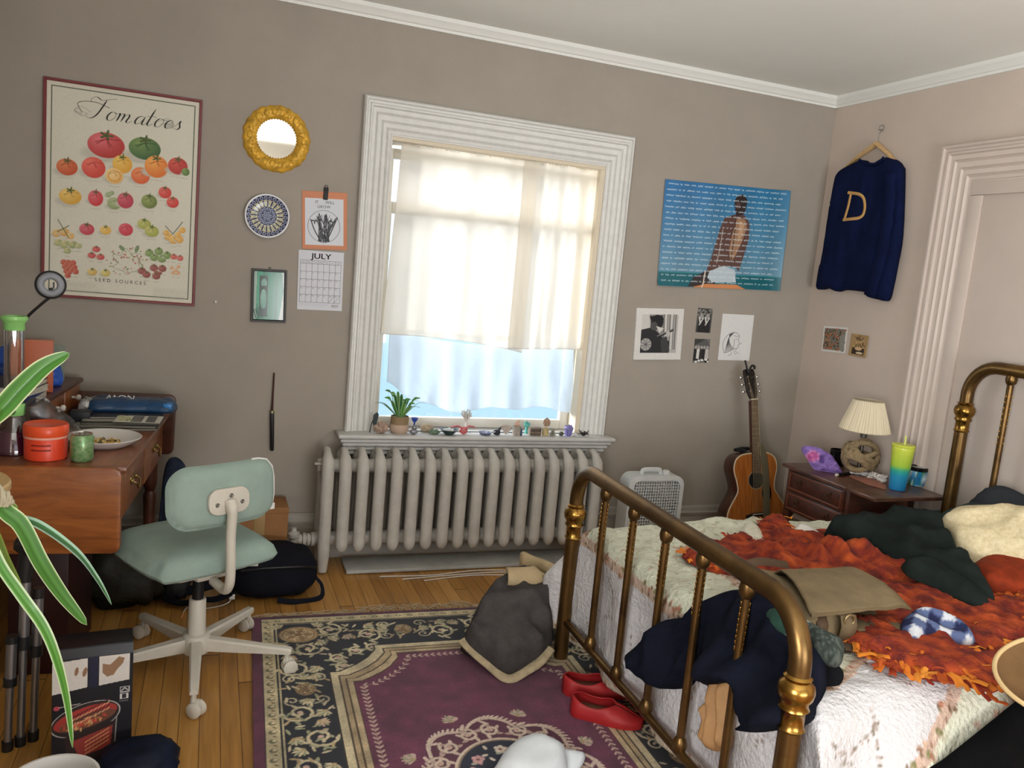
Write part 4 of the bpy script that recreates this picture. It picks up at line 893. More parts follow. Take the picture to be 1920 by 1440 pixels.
b = MB(); b.prism(rrect(.3, .3, .04), .385, .402, mtx=Matrix.Translation((0, .04, 0)), bev=.004); b.box((-.06, -.10, .365), (.06, .12, .392), .01); b.build('seat_plate', cream, ch, local=True)
def bend(mb_, R):
    for p in mb_.v: p.y += -p.x*p.x/R
    return mb_
BK = Matrix.Translation((0, -.155, .687)) @ Matrix.Rotation(math.radians(-5), 4, 'X') @ Matrix.Rotation(PI/2, 4, 'X')
b = MB(); ol = rrect(.395, .215, .075, 8)
puff(ol, .014, lambda x, y, d: dome(.028, .035)(d)+.012*min(1, d/.08), BK, bot=lambda x, y, d: -dome(.024, .04)(d)-.006*min(1, d/.08), mb=b)
for p in b.v: p.y -= -.55*(p.x*p.x)
b.build('backrest', sage, ch, local=True, smooth=180)
b = MB(); b.tube([BK @ Vector((x, y, .0)) + Vector((0, .55*x*x, 0)) for x, y in rrect(.399, .219, .076, 8)[2:11]+[(.1995, -.06)]] if False else [BK @ Vector((x, y, .004))+Vector((0, .55*x*x, 0)) for x, y in ((.10, .108), (.13, .107), (.165, .098), (.19, .07), (.198, .03), (.198, -.03), (.192, -.06))], .0035, 6)
q = BK @ Vector((.19, -.075, .004))+Vector((0, .02, 0)); b.box(q-Vector((.010, .004, .012)), q+Vector((.010, .004, .012)), .003); b.build('piping', mat('white_piping', 'dcdcd8', .6), ch, local=True)
PL_ = BK @ Matrix.Translation((-.012, -.012, .036))
b = MB(); b.prism(rrect(.148, .088, .035, 6), 0, .016, mtx=PL_, bev=.005)
pb = b.build('back_plate', cream, ch, local=True, smooth=40)
for x, y in ((-.045, -.008), (.005, .018), (.045, -.008)): MB().lathe([(0, .013), (.0075, .013), (.0075, .0175), (.005, .019), (0, .017)], 12, mtx=PL_ @ Matrix.Translation((x, y, 0))).build('screw', mat('screw_grey', '77756f', .4, metal=.7), pb, local=True)
pa = [PL_ @ Vector((.0, .0, .014)), PL_ @ Vector((.0, -.04, .03)), Vector((-.012, -.222, .56)), Vector((-.010, -.225, .46)), Vector((-.006, -.215, .39)), Vector((0, -.175, .355)), Vector((0, -.10, .362))]
b = MB(); b.tube(smooth_path(pa, 7), [.020]*7+[.0165]*36, 14, flat=1); b.build('back_stem', cream, ch, local=True, smooth=60)
b = MB(); b.tube([(.07, .0, .38), (.16, -.06, .372), (.19, -.075, .37)], .006, 8); b.build('lever', cream, ch, local=True)
MB().lathe([(0, .2), (.0195, .2), (.0195, .375), (0, .375)], 20).build('gas_lift', blk, ch, local=True)
MB().lathe([(0, .065), (.046, .065), (.05, .08), (.05, .115), (.044, .13), (.031, .135), (.029, .26), (.026, .265), (0, .265)], 24).build('column', cream, ch, local=True)
for k in range(5):
    a = math.radians(-90+72*k-29); d = Vector((math.cos(a), math.sin(a), 0)); MK = Matrix.Rotation(a, 4, 'Z')
    b = MB(); sec = []
    for r, hw, z0, z1 in ((.03, .022, .075, .122), (.14, .019, .076, .114), (.24, .0165, .078, .106), (.335, .0145, .079, .1), (.342, .012, .082, .097)):
        sec.append([MK @ Vector((r, y, z)) for y, z in ((-hw, z0), (hw, z0), (hw, z1-.006), (hw*.7, z1), (-hw*.7, z1), (-hw, z1-.006))])
    b.grid(sec, cv=True); b.add(sec[-1], [[0, 1, 2, 3, 4, 5]])
    lg = b.build('base_leg', cream, ch, local=True, smooth=30)
    sw = a+(.9, .5, 1.4, .2, 2.2)[k]; cw = MK @ Vector((.325, 0, 0)); T_ = Matrix.Translation(cw) @ Matrix.Rotation(sw, 4, 'Z')
    b = MB()
    for s_ in (-1, 1): b.lathe([(0, -.009), (.02, -.009), (.026, -.005), (.026, .005), (.02, .009), (0, .009)], 20, mtx=T_ @ Matrix.Translation((.012, s_*.0135, .0275)) @ Matrix.Rotation(PI/2, 4, 'X'))
    b.box((-.012, -.005, .02), (.02, .005, .062), .004, mtx=T_); b.lathe([(0, .05), (.009, .05), (.009, .09), (0, .09)], 10, mtx=T_)
    b.build('caster', cream, lg, local=True)

# ================================================================ DESK
DK = Matrix.Translation((-.262, 2.885, 0)) @ Matrix.Rotation(math.radians(-5.0), 4, 'Z')
wd = wood('reddish_pine', '6d3a1c', 'a4612f', .34, (1.2, 7, 7), .3, 4); wdd = wood('dark_walnut_stain', '3a1c12', '5b3020', .4, (7, 2, 7), .2, 4); wdt = wood('desk_top_wood', '5e3520', '8a5335', .3, (7, 1.3, 7), .35, 4)
dk = empty('desk', mtx=DK, label='reddish-brown wooden desk with brass handles against the left wall', cat='desk')
MB().box((-.57, .0, .735), (.012, 1.0, .762), .009).build('desk_top', wdt, dk, local=True)
pf = Matrix.Rotation(PI/2, 4, 'X')    # (x, z) outline standing upright
def rcorner(pts): return [(p[0], p[1]) for p in pts]
arc = lambda cx, cy, r, a0, a1, n=7: [(cx+r*math.cos(math.radians(a0+(a1-a0)*i/n)), cy+r*math.sin(math.radians(a0+(a1-a0)*i/n))) for i in range(n+1)]
MB().prism([(-.575, .468)]+arc(-.028, .496, .028, -90, 0)+arc(-.032, .73, .032, 0, 90)+[(-.575, .762)], -.001, .024, mtx=pf, bev=.005).build('side_panel', wd, dk, local=True, smooth=40)
MB().prism([(-.575, .56)]+arc(-.0, .585, .028, -90, 0)+arc(-.0, .80, .032, 0, 90)+[(-.35, .832), (-.42, .85), (-.46, .90), (-.50, .925), (-.575, .925)], -1.022, -.998, mtx=pf, bev=.005).build('end_panel', wdd, dk, local=True, smooth=40)
MB().box((-.575, .0, .545), (-.03, 1.0, .734), .003).build('carcass', wdd, dk, local=True)
handm = mat('aged_brass', 'a08a58', .35, metal=1, var=(30, .3))
for k, (y0_, y1_) in enumerate(((.03, .49), (.51, .97))):
    d_ = MB().box((-.031, y0_, .555), (-.014, y1_, .725), .005).build('drawer', wd, dk, local=True)
    yc = (y0_+y1_)/2; b = MB(); b.box((-.015, yc-.04, .635), (-.0115, yc+.04, .665), .0015); b.tube(smooth_path([(-.01, yc-.035, .65), (.006, yc-.032, .64), (.008, yc, .615), (.006, yc+.032, .64), (-.01, yc+.035, .65)], 5), .0035, 8)
    for s_ in (-1, 1): b.blob((-.009, yc+s_*.035, .65), .008, n=10)
    b.build('handle', handm, d_, local=True)
for x, y in ((-.06, .96), (-.53, .96)):
    MB().lathe([(0, 0), (.018, 0), (.022, .03), (.017, .06), (.026, .3), (.028, .38), (.02, .4), (.03, .43), (.032, .545), (0, .545)], 16, mtx=Matrix.Translation((x, y, 0))).build('leg', wdd, dk, local=True)
MB().box((-.36, .07, 0), (-.175, .42, .545), .005).build('pedestal', mat('dark_maroon_wood', '2e1212', .5, var=(9, .3)), dk, local=True)
b = MB(); b.box((-.575, .31, .762), (-.36, .998, .778), .003).box((-.575, .31, .875), (-.345, .998, .893), .004).box((-.575, .31, .762), (-.56, .998, .89)).box((-.575, .31, .77), (-.365, .326, .88)).box((-.575, .50, .77), (-.365, .515, .88)); b.build('shelf_unit', wdd, dk, local=True)
for y0_, y1_ in ((.52, .745), (.755, .99)):
    d_ = MB().box((-.37, y0_, .782), (-.358, y1_, .872), .003).build('small_drawer', wd, dk, local=True)
    MB().lathe([(0, 0), (.006, 0), (.005, .012), (.012, .018), (.013, .026), (.008, .032), (0, .033)], 14, mtx=Matrix.Translation((-.358, (y0_+y1_)/2, .827)) @ Matrix.Rotation(PI/2, 4, 'Y')).build('knob', mat('white_porcelain', 'd8d6cf', .2), d_, local=True)
DZ = .7625
def on_desk(u, v, z=DZ): return PX(u, v, z=z)
# ---- plate with scraps
pc = Vector((-.355, 3.19, DZ)); t = empty('plate', tuple(pc), label='round white plate with pasta scraps on the desk', cat='plate')
MB().lathe([(0, .004), (.07, .004), (.072, 0), (.078, .0), (.10, .012), (.124, .03), (.127, .033), (.124, .035), (.10, .018), (.08, .010), (0, .009)], 56).build('dish', mat('white_china', 'dcdad6', .22), t, local=True, smooth=60)
b = MB()
for k in range(46):
    a = rr.random()*6.28; r = .055*rr.random(); c = Vector((r*math.cos(a)*1.2, r*math.sin(a), .012)); q = rr.random()*6.28
    b.tube(smooth_path([c, c+Vector((.012*math.cos(q), .012*math.sin(q), .006)), c+Vector((.022*math.cos(q+.6), .022*math.sin(q+.6), .001))], 3), rr.uniform(.0018, .0035), 6, m=k % 3)
b.build('food_scraps', [mat('noodle', 'c69a4c', .5), mat('noodle_pale', 'dcc188', .5), mat('herb', '5b5a30', .6)], t, local=True, kind='stuff')
# ---- red jar
def grounded(u, v, r, z=DZ): p = PX(u, v, z=z); d = Vector((p.x, p.y, 0)).normalized(); return Vector((p.x, p.y, z))+d*r
jc = grounded(86, 867, .064); t = empty('jar', tuple(jc), label='orange-red lidded tub on the near edge of the desk', cat='jar')
redp = mat('orange_red_plastic', 'e0482a', .35, sss=.1)
MB().lathe([(0, 0), (.06, 0), (.064, .004), (.065, .075), (.062, .08), (0, .08)], 40).build('tub', redp, t, local=True, smooth=40)
MB().lathe([(0, .088), (0, .081), (.0665, .081), (.068, .085), (.068, .112), (.064, .118), (.058, .115), (0, .115)], 40).build('lid', mat('orange_red_lid', 'e4552c', .3), t, local=True, smooth=40)
b = MB(); b.lathe([(.0655, .074), (.0665, .074), (.0665, .082), (.0655, .082)], 40, caps=False)
b.build('seal_ring', mat('pale_ring', 'eaa896', .4), t, local=True)
b = MB()
for z_ in (.052, .036):
    P_ = [[Vector((.0655*math.cos(a), .0655*math.sin(a), z_+h)) for h in (0, .006)] for a in np.linspace(-2.1, -1.2, 14)]; b.grid(P_)
b.build('label_bars', mat('label_dark_red', '93281c', .5), t, local=True)
# ---- green can
cc = grounded(153, 869, .037); t = empty('can', tuple(cc), label='small green drink can beside the orange-red tub', cat='can')
cm = mat('green_can', '4f8a45', .3, metal=.3, var=(60, .5, '9fb78f'))
MB().lathe([(0, .004), (.024, .004), (.027, 0), (.031, .004), (.036, .012), (.036, .082), (.031, .091), (0, .091)], 32).build('can_body', cm, t, local=True, smooth=40)
MB().lathe([(.031, .091), (.032, .094), (.03, .095), (.0285, .092), (0, .0915)], 32).build('can_top', mat('aluminium', 'c3c4bf', .25, metal=1), t, local=True)
b = MB(); b.tube(smooth_path([(.0, -.012, .0935), (.009, -.004, .0945), (.006, .008, .0945), (-.006, .008, .0945), (-.009, -.004, .0945)], 4, True), .0016, 6, closed=True); b.build('ring_pull', mat('aluminium'), t, local=True)
# ---- glass water pipe
bc = PX(26, 845, y=3.085); bc.z = DZ; t = empty('water_pipe', tuple(bc), label='tall clear glass water pipe with green mouthpiece on the desk', cat='water pipe')
gl = glass_mat('clear_glass', .10); grn = mat('mint_green_glass', '8fd07c', .15, sss=.2)
MB().lathe([(.07, .0), (.072, .004), (.07, .02), (.05, .085), (.034, .115), (.031, .13)], 40, caps=False).build('flask', gl, t, local=True, smooth=60)
MB().lathe([(0, .003), (.068, .003), (.067, .02), (.05, .075), (0, .075)], 36).build('bong_water', mat('plum_water', '4a1530', .1, spec=.6), t, local=True, smooth=60)
MB().lathe([(.032, .128), (.034, .13), (.034, .165), (.0305, .168), (.0305, .165)], 32, caps=False).build('joint', grn, t, local=True, smooth=50)
MB().lathe([(.030, .165), (.030, .43), (.0275, .43), (.0275, .165)], 32, caps=False).build('tube', gl, t, local=True, smooth=50)
MB().lathe([(.0305, .415), (.032, .42), (.032, .44), (.038, .446), (.041, .454), (.038, .462), (.03, .462), (.027, .455), (.0275, .415)], 36, caps=False).build('mouthpiece', grn, t, local=True, smooth=60)
b = MB(); b.tube([(.0, -.033, .145), (.0, -.04, .148)], .012, 14); b.build('port', mat('dark_green', '2c5a2a', .3), t, local=True)
# ---- magazines and bag at the far end of the desk
def slab(name, p, w, h, th, rz, m_, lab, cat, group=None, pages=None, bev=.002, tilt=0):
    T_ = Matrix.Translation(p) @ Matrix.Rotation(rz, 4, 'Z') @ Matrix.Rotation(tilt, 4, 'X')
    if pages is None: return MB().box((-w/2, -h/2, 0), (w/2, h/2, th), bev, mtx=T_).build(name, m_, label=lab, cat=cat, group=group)
    o = empty(name, mtx=T_, label=lab, cat=cat, group=group); c_ = min(.0025, th*.22)
    MB().box((-w/2, -h/2, 0), (w/2, h/2, c_), .0005).build('cover', m_, o, local=True); MB().box((-w/2, -h/2, th-c_), (w/2, h/2, th), .0005).build('cover', m_, o, local=True)
    MB().box((-w/2+.002, -h/2+.003, c_), (w/2-.003, h/2-.003, th-c_)).build('pages', pages, o, local=True); MB().box((-w/2-.001, -h/2, .0005), (-w/2+.002, h/2, th-.0005), .0008).build('spine', m_, o, local=True)
    return o
pg = mat('page_edges', 'b9b3a4', .8, var=(90, .12)); z = DZ
sx = Vector((-.30, 3.53, 0)) ; 
mags = [('5b5e55', .30, .23, .007, .05, 'grey magazine, lowest of the stack on the desk'), ('8d8c84', .29, .22, .006, -.06, 'pale magazine just above the lowest in the desk stack'), ('3c4238', .29, .22, .007, .08, 'dark magazine in the middle of the desk stack'), ('a3a196', .28, .215, .006, .0, 'light magazine near the top of the desk stack'), ('23262c', .27, .20, .009, .12, 'black magazine on top of the desk stack, under the blue bag')]
for k, (c, w_, h_, th, rz, lb) in enumerate(mags): slab('magazine', (-.345+.006*k, 3.55+.02*k, z), w_, h_, th, rz, mat('mag_'+c, c, .35), lb, 'magazine', 'magazines stacked on the desk', pages=pg); z += th+.0006
cv = Canvas(.17, .13, .0018, 'd6d4c6'); cv.rect(.06, .006, .10, .124, '2c2e30'); cv.rect(.115, .006, .15, .124, '35373a')
for k in range(8): cv.line([(.066, .014+.014*k), (.095, .014+.014*k)], .005, 'b9b7aa'); cv.line([(.119, .014+.014*k), (.146, .014+.014*k)], .004, 'a9a79a')
for k in range(30): cv.leaf(.005+.05*rr.random(), .01+.11*rr.random(), .02, .008, rr.random()*6, rr.choice(('a3b04c', '7c8f3a', 'c8c98a')))
canvas_ob(cv, 'leaflet', Matrix.Translation((-.30, 3.545, z*0+DZ+.0005)) @ Matrix.Rotation(.02, 4, 'Z') @ Matrix.Translation((.045, .05, 0)), material=mat('leaflet_paper', attr=True, rough=.4), label='white and green printed leaflet at the front end of the magazines', cat='leaflet', thick=.001) if False else None
T_ = Matrix.Translation((-.245, 3.60, DZ+.0005)) @ Matrix.Rotation(-.06, 4, 'Z')
t_ = canvas_ob(cv, 'leaflet', Matrix.Translation((-.262, 3.50, DZ+.037)) @ Matrix.Rotation(-.05, 4, 'Z') @ Matrix.Translation((-.085, .05, 0)), material=mat('leaflet_paper', attr=True, rough=.4), label='white and green printed leaflet on the corner of the magazine stack', cat='leaflet', thick=.001)
bagm = mat('navy_blue_film', '1c3f63', .28, var=(6, .35), bump=(26, .5, .01))
BG = Matrix.Translation((-.315, 3.70, z+.001)) @ Matrix.Rotation(-.06, 4, 'Z'); t = empty('snack_bag', mtx=BG, label='crumpled dark blue foil packet on top of the magazines', cat='packet')
ol = [(p.x, p.y) for p in smooth_path([(-.15, -.08, 0), (-.05, -.085, 0), (.08, -.08, 0), (.17, -.075, 0), (.175, .06, 0), (.05, .08, 0), (-.06, .075, 0), (-.15, .07, 0)], 5, True)]
puff(ol, .011, lambda x, y, d: .012+dome(.035, .06)(d)+.006*fbm((x*22, y*22, 1))*min(1, d/.02), bot=lambda x, y, d: 0).build('packet', bagm, t, local=True, smooth=180)
b = MB(); ol = [(-.185, -.06), (-.18, -.08), (-.13, -.085), (-.135, .0), (-.125, .06), (-.17, .065), (-.185, .02)]
puff(ol, .01, lambda x, y, d: .02+dome(.02, .03)(d)+.012*fbm((x*40, y*40, 1)), bot=lambda x, y, d: .004, mb=b); b.build('torn_end', mat('silver_film', 'b5b9ba', .25, metal=.6, bump=(40, .6, .01)), t, local=True, smooth=60)
b = MB(); b.text('NOW', .042, Matrix.Translation((-.035, .0, .0545)) @ Matrix.Rotation(PI, 4, 'Z') @ Matrix.Rotation(math.radians(-30), 4, 'X'), depth=.0004); b.build('lettering', mat('white_ink', 'dfe3e6', .4), t, local=True, smooth=0)
MB().box((.135, -.078, .012), (.172, -.03, .040), .008).build('blue_tab', mat('bright_blue_film', '2f7cc0', .3), t, local=True)
p = on_desk(150, 797); MB().box((p.x-.038, p.y-.01, DZ), (p.x+.038, p.y+.055, DZ+.055), .006).build('small_box', mat('near_black_card', '1b1c24', .5, var=(60, .2)), label='small near-black box standing in front of the magazines', cat='box')
# ---- clear plastic pouch
ol = [(p.x, p.y) for p in smooth_path([(-.10, .0, 0), (-.03, -.012, 0), (.06, 0, 0), (.09, .04, 0), (.05, .11, 0), (.0, .15, 0), (-.04, .19, 0), (-.10, .16, 0), (-.11, .07, 0)], 4, True)]
T_ = Matrix.Translation((-.497, 3.115, DZ)) @ Matrix.Rotation(.3, 4, 'Z') @ pf
puff(ol, .012, lambda x, y, d: dome(.03, .05)(d)+.008*fbm((x*20, y*20, 3)), T_, bot=lambda x, y, d: -dome(.02, .05)(d)).build('plastic_bag', glass_mat('clear_film', .07, 'dcdcd8', .35), smooth=180, label='crumpled clear plastic bag between the water pipe and the magazines', cat='bag')
# ---- books and packets on the little shelf unit
zs = .8945
def dloc(x, y, z): return DK @ Vector((x, y, z))
bk = [('1f2f5c', .16, .21, .028, .1, 'navy blue book, bottom of the stack on the desk shelf'), ('c9c6be', .15, .20, .022, -.1, 'off-white book above the navy book on the desk shelf'), ('26272e', .15, .2, .02, .05, 'black book above the off-white one on the desk shelf')]
zz = zs
for k, (c, w_, h_, th, rz, lb) in enumerate(bk): slab('book', dloc(-.46, .42+.01*k, zz), w_, h_, th, rz-.09+1.5, mat('book_'+c, c, .5), lb, 'book', 'books on the desk shelf', pages=pg); zz += th+.0008
slab('book', dloc(-.44, .62, zs+.1005), .14, .20, .042, .12, mat('book_orange', 'b35a34', .45), 'thick orange-red paperback standing on the desk shelf', 'book', 'books on the desk shelf', pages=mat('white_pages', 'd6d1c6', .8), tilt=PI/2)
q = dloc(-.47, .74, zs); b = MB(); ol = [(p.x, p.y) for p in smooth_path([(-.13, .0, 0), (.0, -.005, 0), (.1, .0, 0), (.09, .09, 0), (.03, .16, 0), (-.06, .175, 0), (-.14, .12, 0)], 5, True)]
puff(ol, .012, lambda x, y, d: dome(.05, .06)(d)+.02*fbm((x*14, y*14, 5))*min(1, d/.02), Matrix.Translation(q) @ Matrix.Rotation(.25, 4, 'Z') @ pf, bot=lambda x, y, d: -dome(.04, .06)(d), mb=b)
b.build('blue_bag', mat('royal_blue_film', '2b55b0', .35, var=(8, .35), bump=(30, .6, .01)), smooth=180, label='crumpled royal blue bag on the desk shelf', cat='bag')
slab('envelope', dloc(-.475, .89, zs), .17, .02, .15, -.35, mat('grey_green_card', '8b9488', .6, var=(30, .12)), 'grey-green envelope standing at the far end of the desk shelf', 'envelope')
# ---- clip-on ring light
rc = PX(95, 534, y=3.35); t = empty('ring_light', tuple(DK @ Vector((-.42, .345, zs))), label='small grey ring light on a bendy black arm above the desk', cat='lamp')
N_ = (Vector((0, 0, CAMH))-rc).normalized(); zq = N_.to_track_quat('Z', 'Y').to_matrix().to_4x4(); RT = Matrix.Translation(rc) @ zq
b = MB(); b.tube([RT @ Vector((.032*math.cos(a), .032*math.sin(a), 0)) for a in np.linspace(0, 2*PI, 40)[:-1]], .0125, 12, closed=True, flat=1); b.build('light_ring', mat('frosted_grey', '8f929a', .5), t)
b = MB(); b.tube([RT @ Vector((.045*math.cos(a), .045*math.sin(a), -.006)) for a in np.linspace(0, 2*PI, 40)[:-1]], .0065, 10, closed=True); b.tube([RT @ Vector((0, -.044, 0)), RT @ Vector((0, -.012, -.004))], .006, 8); b.tube([RT @ Vector((0, -.012, -.004)), RT @ Vector((.010, -.012, -.004)), RT @ Vector((.010, .01, -.004))], .003, 6); b.build('housing', blk, t)
pts = [RT @ Vector((0, -.044, -.006)), PX(78, 570, y=3.35), PX(48, 598, y=3.35), PX(20, 640, y=3.35), DK @ Vector((-.44, .345, 1.0)), DK @ Vector((-.42, .345, zs+.03))]
b = MB(); b.tube(smooth_path(pts, 10), .0052, 8); b.build('bendy_arm', blk, t)
q = DK @ Vector((-.42, .345, zs)); MB().box(q-Vector((.02, .02, 0)), q+Vector((.02, .02, .04)), .006).build('clamp', blk, t)

# ================================================================ LEFT FOREGROUND
# ---- things under the desk
lea = mat('dark_olive_leather', '25221a', .5, spec=.3, var=(8, .35), bump=(30, .5, .006))
b = MB(); b.blob((-.315, 3.57, .14), (.165, .13, .14), .25, 2.4, 36, pw=.7, seed=3)
for p in b.v:
    p.z = max(.002, p.z)
t = empty('duffel_bag', (-.335, 3.66, 0), label='slouched dark olive leather bag on the floor under the desk', cat='bag')
b.build('bag_body', lea, t, smooth=180)
b = MB(); b.tube(smooth_path([(-.42, 3.55, .2), (-.40, 3.46, .30), (-.32, 3.43, .33), (-.25, 3.44, .28), (-.21, 3.50, .18)], 6), .012, 8, flat=.5); b.build('strap', mat('tan_strap', '6a4a30', .5), t)
b = MB(); b.tube([(-.395, 3.455, .285), (-.375, 3.445, .31)], .014, 10); b.build('buckle', mat('steel'), t)
jean = mat('dark_denim', '1a2438', .9, var=(20, .3), bump=(200, .4, .003))
b = MB(); ol = [(p.x, p.y) for p in smooth_path([(-.06, .0, 0), (.06, .0, 0), (.07, .2, 0), (.05, .4, 0), (.02, .53, 0), (-.05, .53, 0), (-.07, .3, 0)], 5, True)]
puff(ol, .016, lambda x, y, d: dome(.03, .05)(d)+.016*math.sin(x*70+3*math.sin(y*7)), Matrix.Translation((-.125, 3.85, .002)) @ Matrix.Rotation(.35, 4, 'Z') @ pf, bot=lambda x, y, d: -dome(.02, .05)(d), mb=b)
b.build('denim_jeans', jean, smooth=180, label='dark denim jeans hanging down behind the desk front', cat='jeans')
b = MB(); b.blob((-.105, 3.60, .06), (.055, .11, .06), .25, 3, 24, pw=.8, seed=9)
for p in b.v: p.z = max(.002, p.z)
b.build('cloth_bundle', mat('black_cloth', '1d1c1f', .8, var=(10, .3)), smooth=180, label='black cloth bundle on the floor between the leather bag and the chair', cat='cloth')
ca_ = PX(128, 1185, z=.004); b = MB(); ol = [(-.06, -.03), (.05, -.01), (.06, .03), (-.03, .02)]; puff(ol, .01, lambda x, y, d: .004+.014*max(0, x/.06), Matrix.Translation(ca_-Vector((0, 0, .0))), bot=lambda x, y, d: .0+.010*max(0, x/.06), mb=b)
b.build('paper_scrap', mat('off_white_paper', 'b8b2a6', .8), label='torn off-white paper scrap on the floor by the foot of the desk', cat='paper')
# ---- folded tripod with silver legs
t = empty('folded_tripod', (-.52, 2.56, 0), label='folded tripod with silver legs and black joints standing at the left edge', cat='tripod')
alu = mat('brushed_aluminium', '9b9ca0', .35, metal=.9)
for k, (u0, u1, vt) in enumerate(((14, 22, 1205), (38, 48, 1090), (62, 72, 1120))):
    y_ = 2.56+.02*(k-1); p1 = PX(u1, vt, y=y_); p0 = PX(u0, 1400, y=y_-.01); p0.z = .02
    b = MB(); b.tube([p0, p0.lerp(p1, .62)], .011, 12); b.tube([p0.lerp(p1, .62), p1], .0145, 12); lg = b.build('leg', alu, t)
    MB().tube([p0.lerp(p1, .58), p0.lerp(p1, .66)], .0185, 12).build('leg_lock', blk, lg); MB().tube([p1, p1.lerp(p0, -.07)], .016, 12).build('leg_cap', blk, lg); MB().lathe([(0, 0), (.015, 0), (.016, .03), (0, .03)], 12, mtx=Matrix.Translation((p0.x, p0.y, 0))).build('rubber_foot', blk, lg)
b = MB(); b.tube([PX(45, 1085, y=2.56), PX(52, 1030, y=2.56)], .022, 12); b.blob(PX(52, 1020, y=2.56), .035, .2, 3, 14); b.build('tripod_head', blk, t)
# ---- black product box
BX = Matrix.Translation((-.385, 2.40, 0)) @ Matrix.Rotation(.10, 4, 'Z'); bxw, bxh = .205, .33
t = empty('product_box', mtx=BX, label='black printed cardboard box with a red bowl picture and white panels', cat='box')
MB().box((0, 0, .002), (bxw, .17, bxh), .002).build('carton', mat('black_carton', '14141b', .4), t, local=True)
b = MB(); b.box((.0, -.05, bxh-.004), (bxw, .003, bxh), .001, mtx=Matrix.Translation((0, 0, 0))); 
for p in b.v:
    if p.y < -.01: p.z += .03; p.y += .06
b.build('top_flap', mat('black_carton'), t, local=True)
cv = Canvas(bxw, bxh, .0014, '15151d'); cv.poly([(.0, .006), (.088, .0), (.088, .088), (.0, .1)], 'cfcbc6'); cv.poly([(.117, 0), (.196, -.0), (.196, .08), (.117, .088)], 'cfcbc6'); cv.rect(.09, 0, .115, .09, '1d2038')
cv.leaf(.058, .05, .026, .010, -1.4, '8a6a52'); cv.leaf(.078, .055, .028, .011, -1.35, '8a6a52'); cv.poly([(.125, .022), (.145, .028), (.168, .006), (.183, .012), (.178, .028), (.163, .045), (.155, .06), (.138, .064), (.126, .05)], '8f6f55')
cx_, cy_ = .085, .185; E_ = lambda f_, c_: cv.ell(cx_, cy_, .088*f_, .046*f_, c_, -.26)
E_(1.04, 'b9b6b2'); E_(1, '2a2424'); cv.ell(cx_, cy_-.004, .083, .032, 'a03834', -.26); cv.ell(cx_+.005, cy_+.006, .074, .021, '6d4434', -.26)
for k in range(50): a = rr.random()*6.28; q = rr.random(); cv.leaf(cx_+.062*q*math.cos(a), cy_+.006+.018*q*math.sin(a)-.016*q*math.cos(a), .014, .005, rr.random()*3, rr.choice(('b5764a', '8a4a34', 'd0a070', 'c2453a')))
cv.poly([(.03, .235), (.165, .2), (.158, .3), (.07, .31), (.04, .29)], '2b1e1e'); cv.poly([(.05, .25), (.155, .215), (.15, .28), (.07, .3)], '8c3430'); cv.line([(.165, .19), (.16, .3)], .003, '9a948e'); cv.ell(.012, .142, .008, .007, 'b8495a'); cv.line([(.018, .14), (.07, .136)], .003, 'a8a4a0')
for k in range(4):
    for j in range(9): cv.line([(.05+.011*j, .178-.005*j+.009*k), (.057+.011*j, .172-.005*j+.009*k)], .003, 'd7b08a' if k % 2 else '4a1d1a')
    for j in range(7): cv.line([(.085+.009*j, .258-.005*j+.012*k), (.091+.009*j, .253-.005*j+.012*k)], .003, 'd09a62')
cv.rect(.172, .10, .197, .118, 'c9c9c9'); cv.rect(.174, .102, .195, .116, '2a2a30'); cv.line([(.176, .113), (.184, .104), (.192, .112)], .003, 'c9c9c9'); cv.rect(.172, .121, .195, .139, 'c9c9c9'); cv.rect(.178, .123, .189, .137, '2a2a30'); cv.rect(.17, .142, .195, .147, '56585e')
canvas_ob(cv.grain(.04), 'front_print', BX @ Matrix.Translation((0, -.0012, bxh)) @ pf, t, .0006)
# ---- dark navy bundle in front
p = PX(262, 1425, z=.05); b = MB(); b.blob((p.x, p.y-.01, .052), (.105, .085, .055), .18, 2.5, 28, pw=.85, seed=4)
for q in b.v: q.z = max(.002, q.z)
b.build('velvet_pouch', mat('navy_velvet', '0d1428', .6, var=(12, .5), spec=.2), smooth=180, label='dark navy velvet bundle on the floor in front of the black box', cat='bundle')
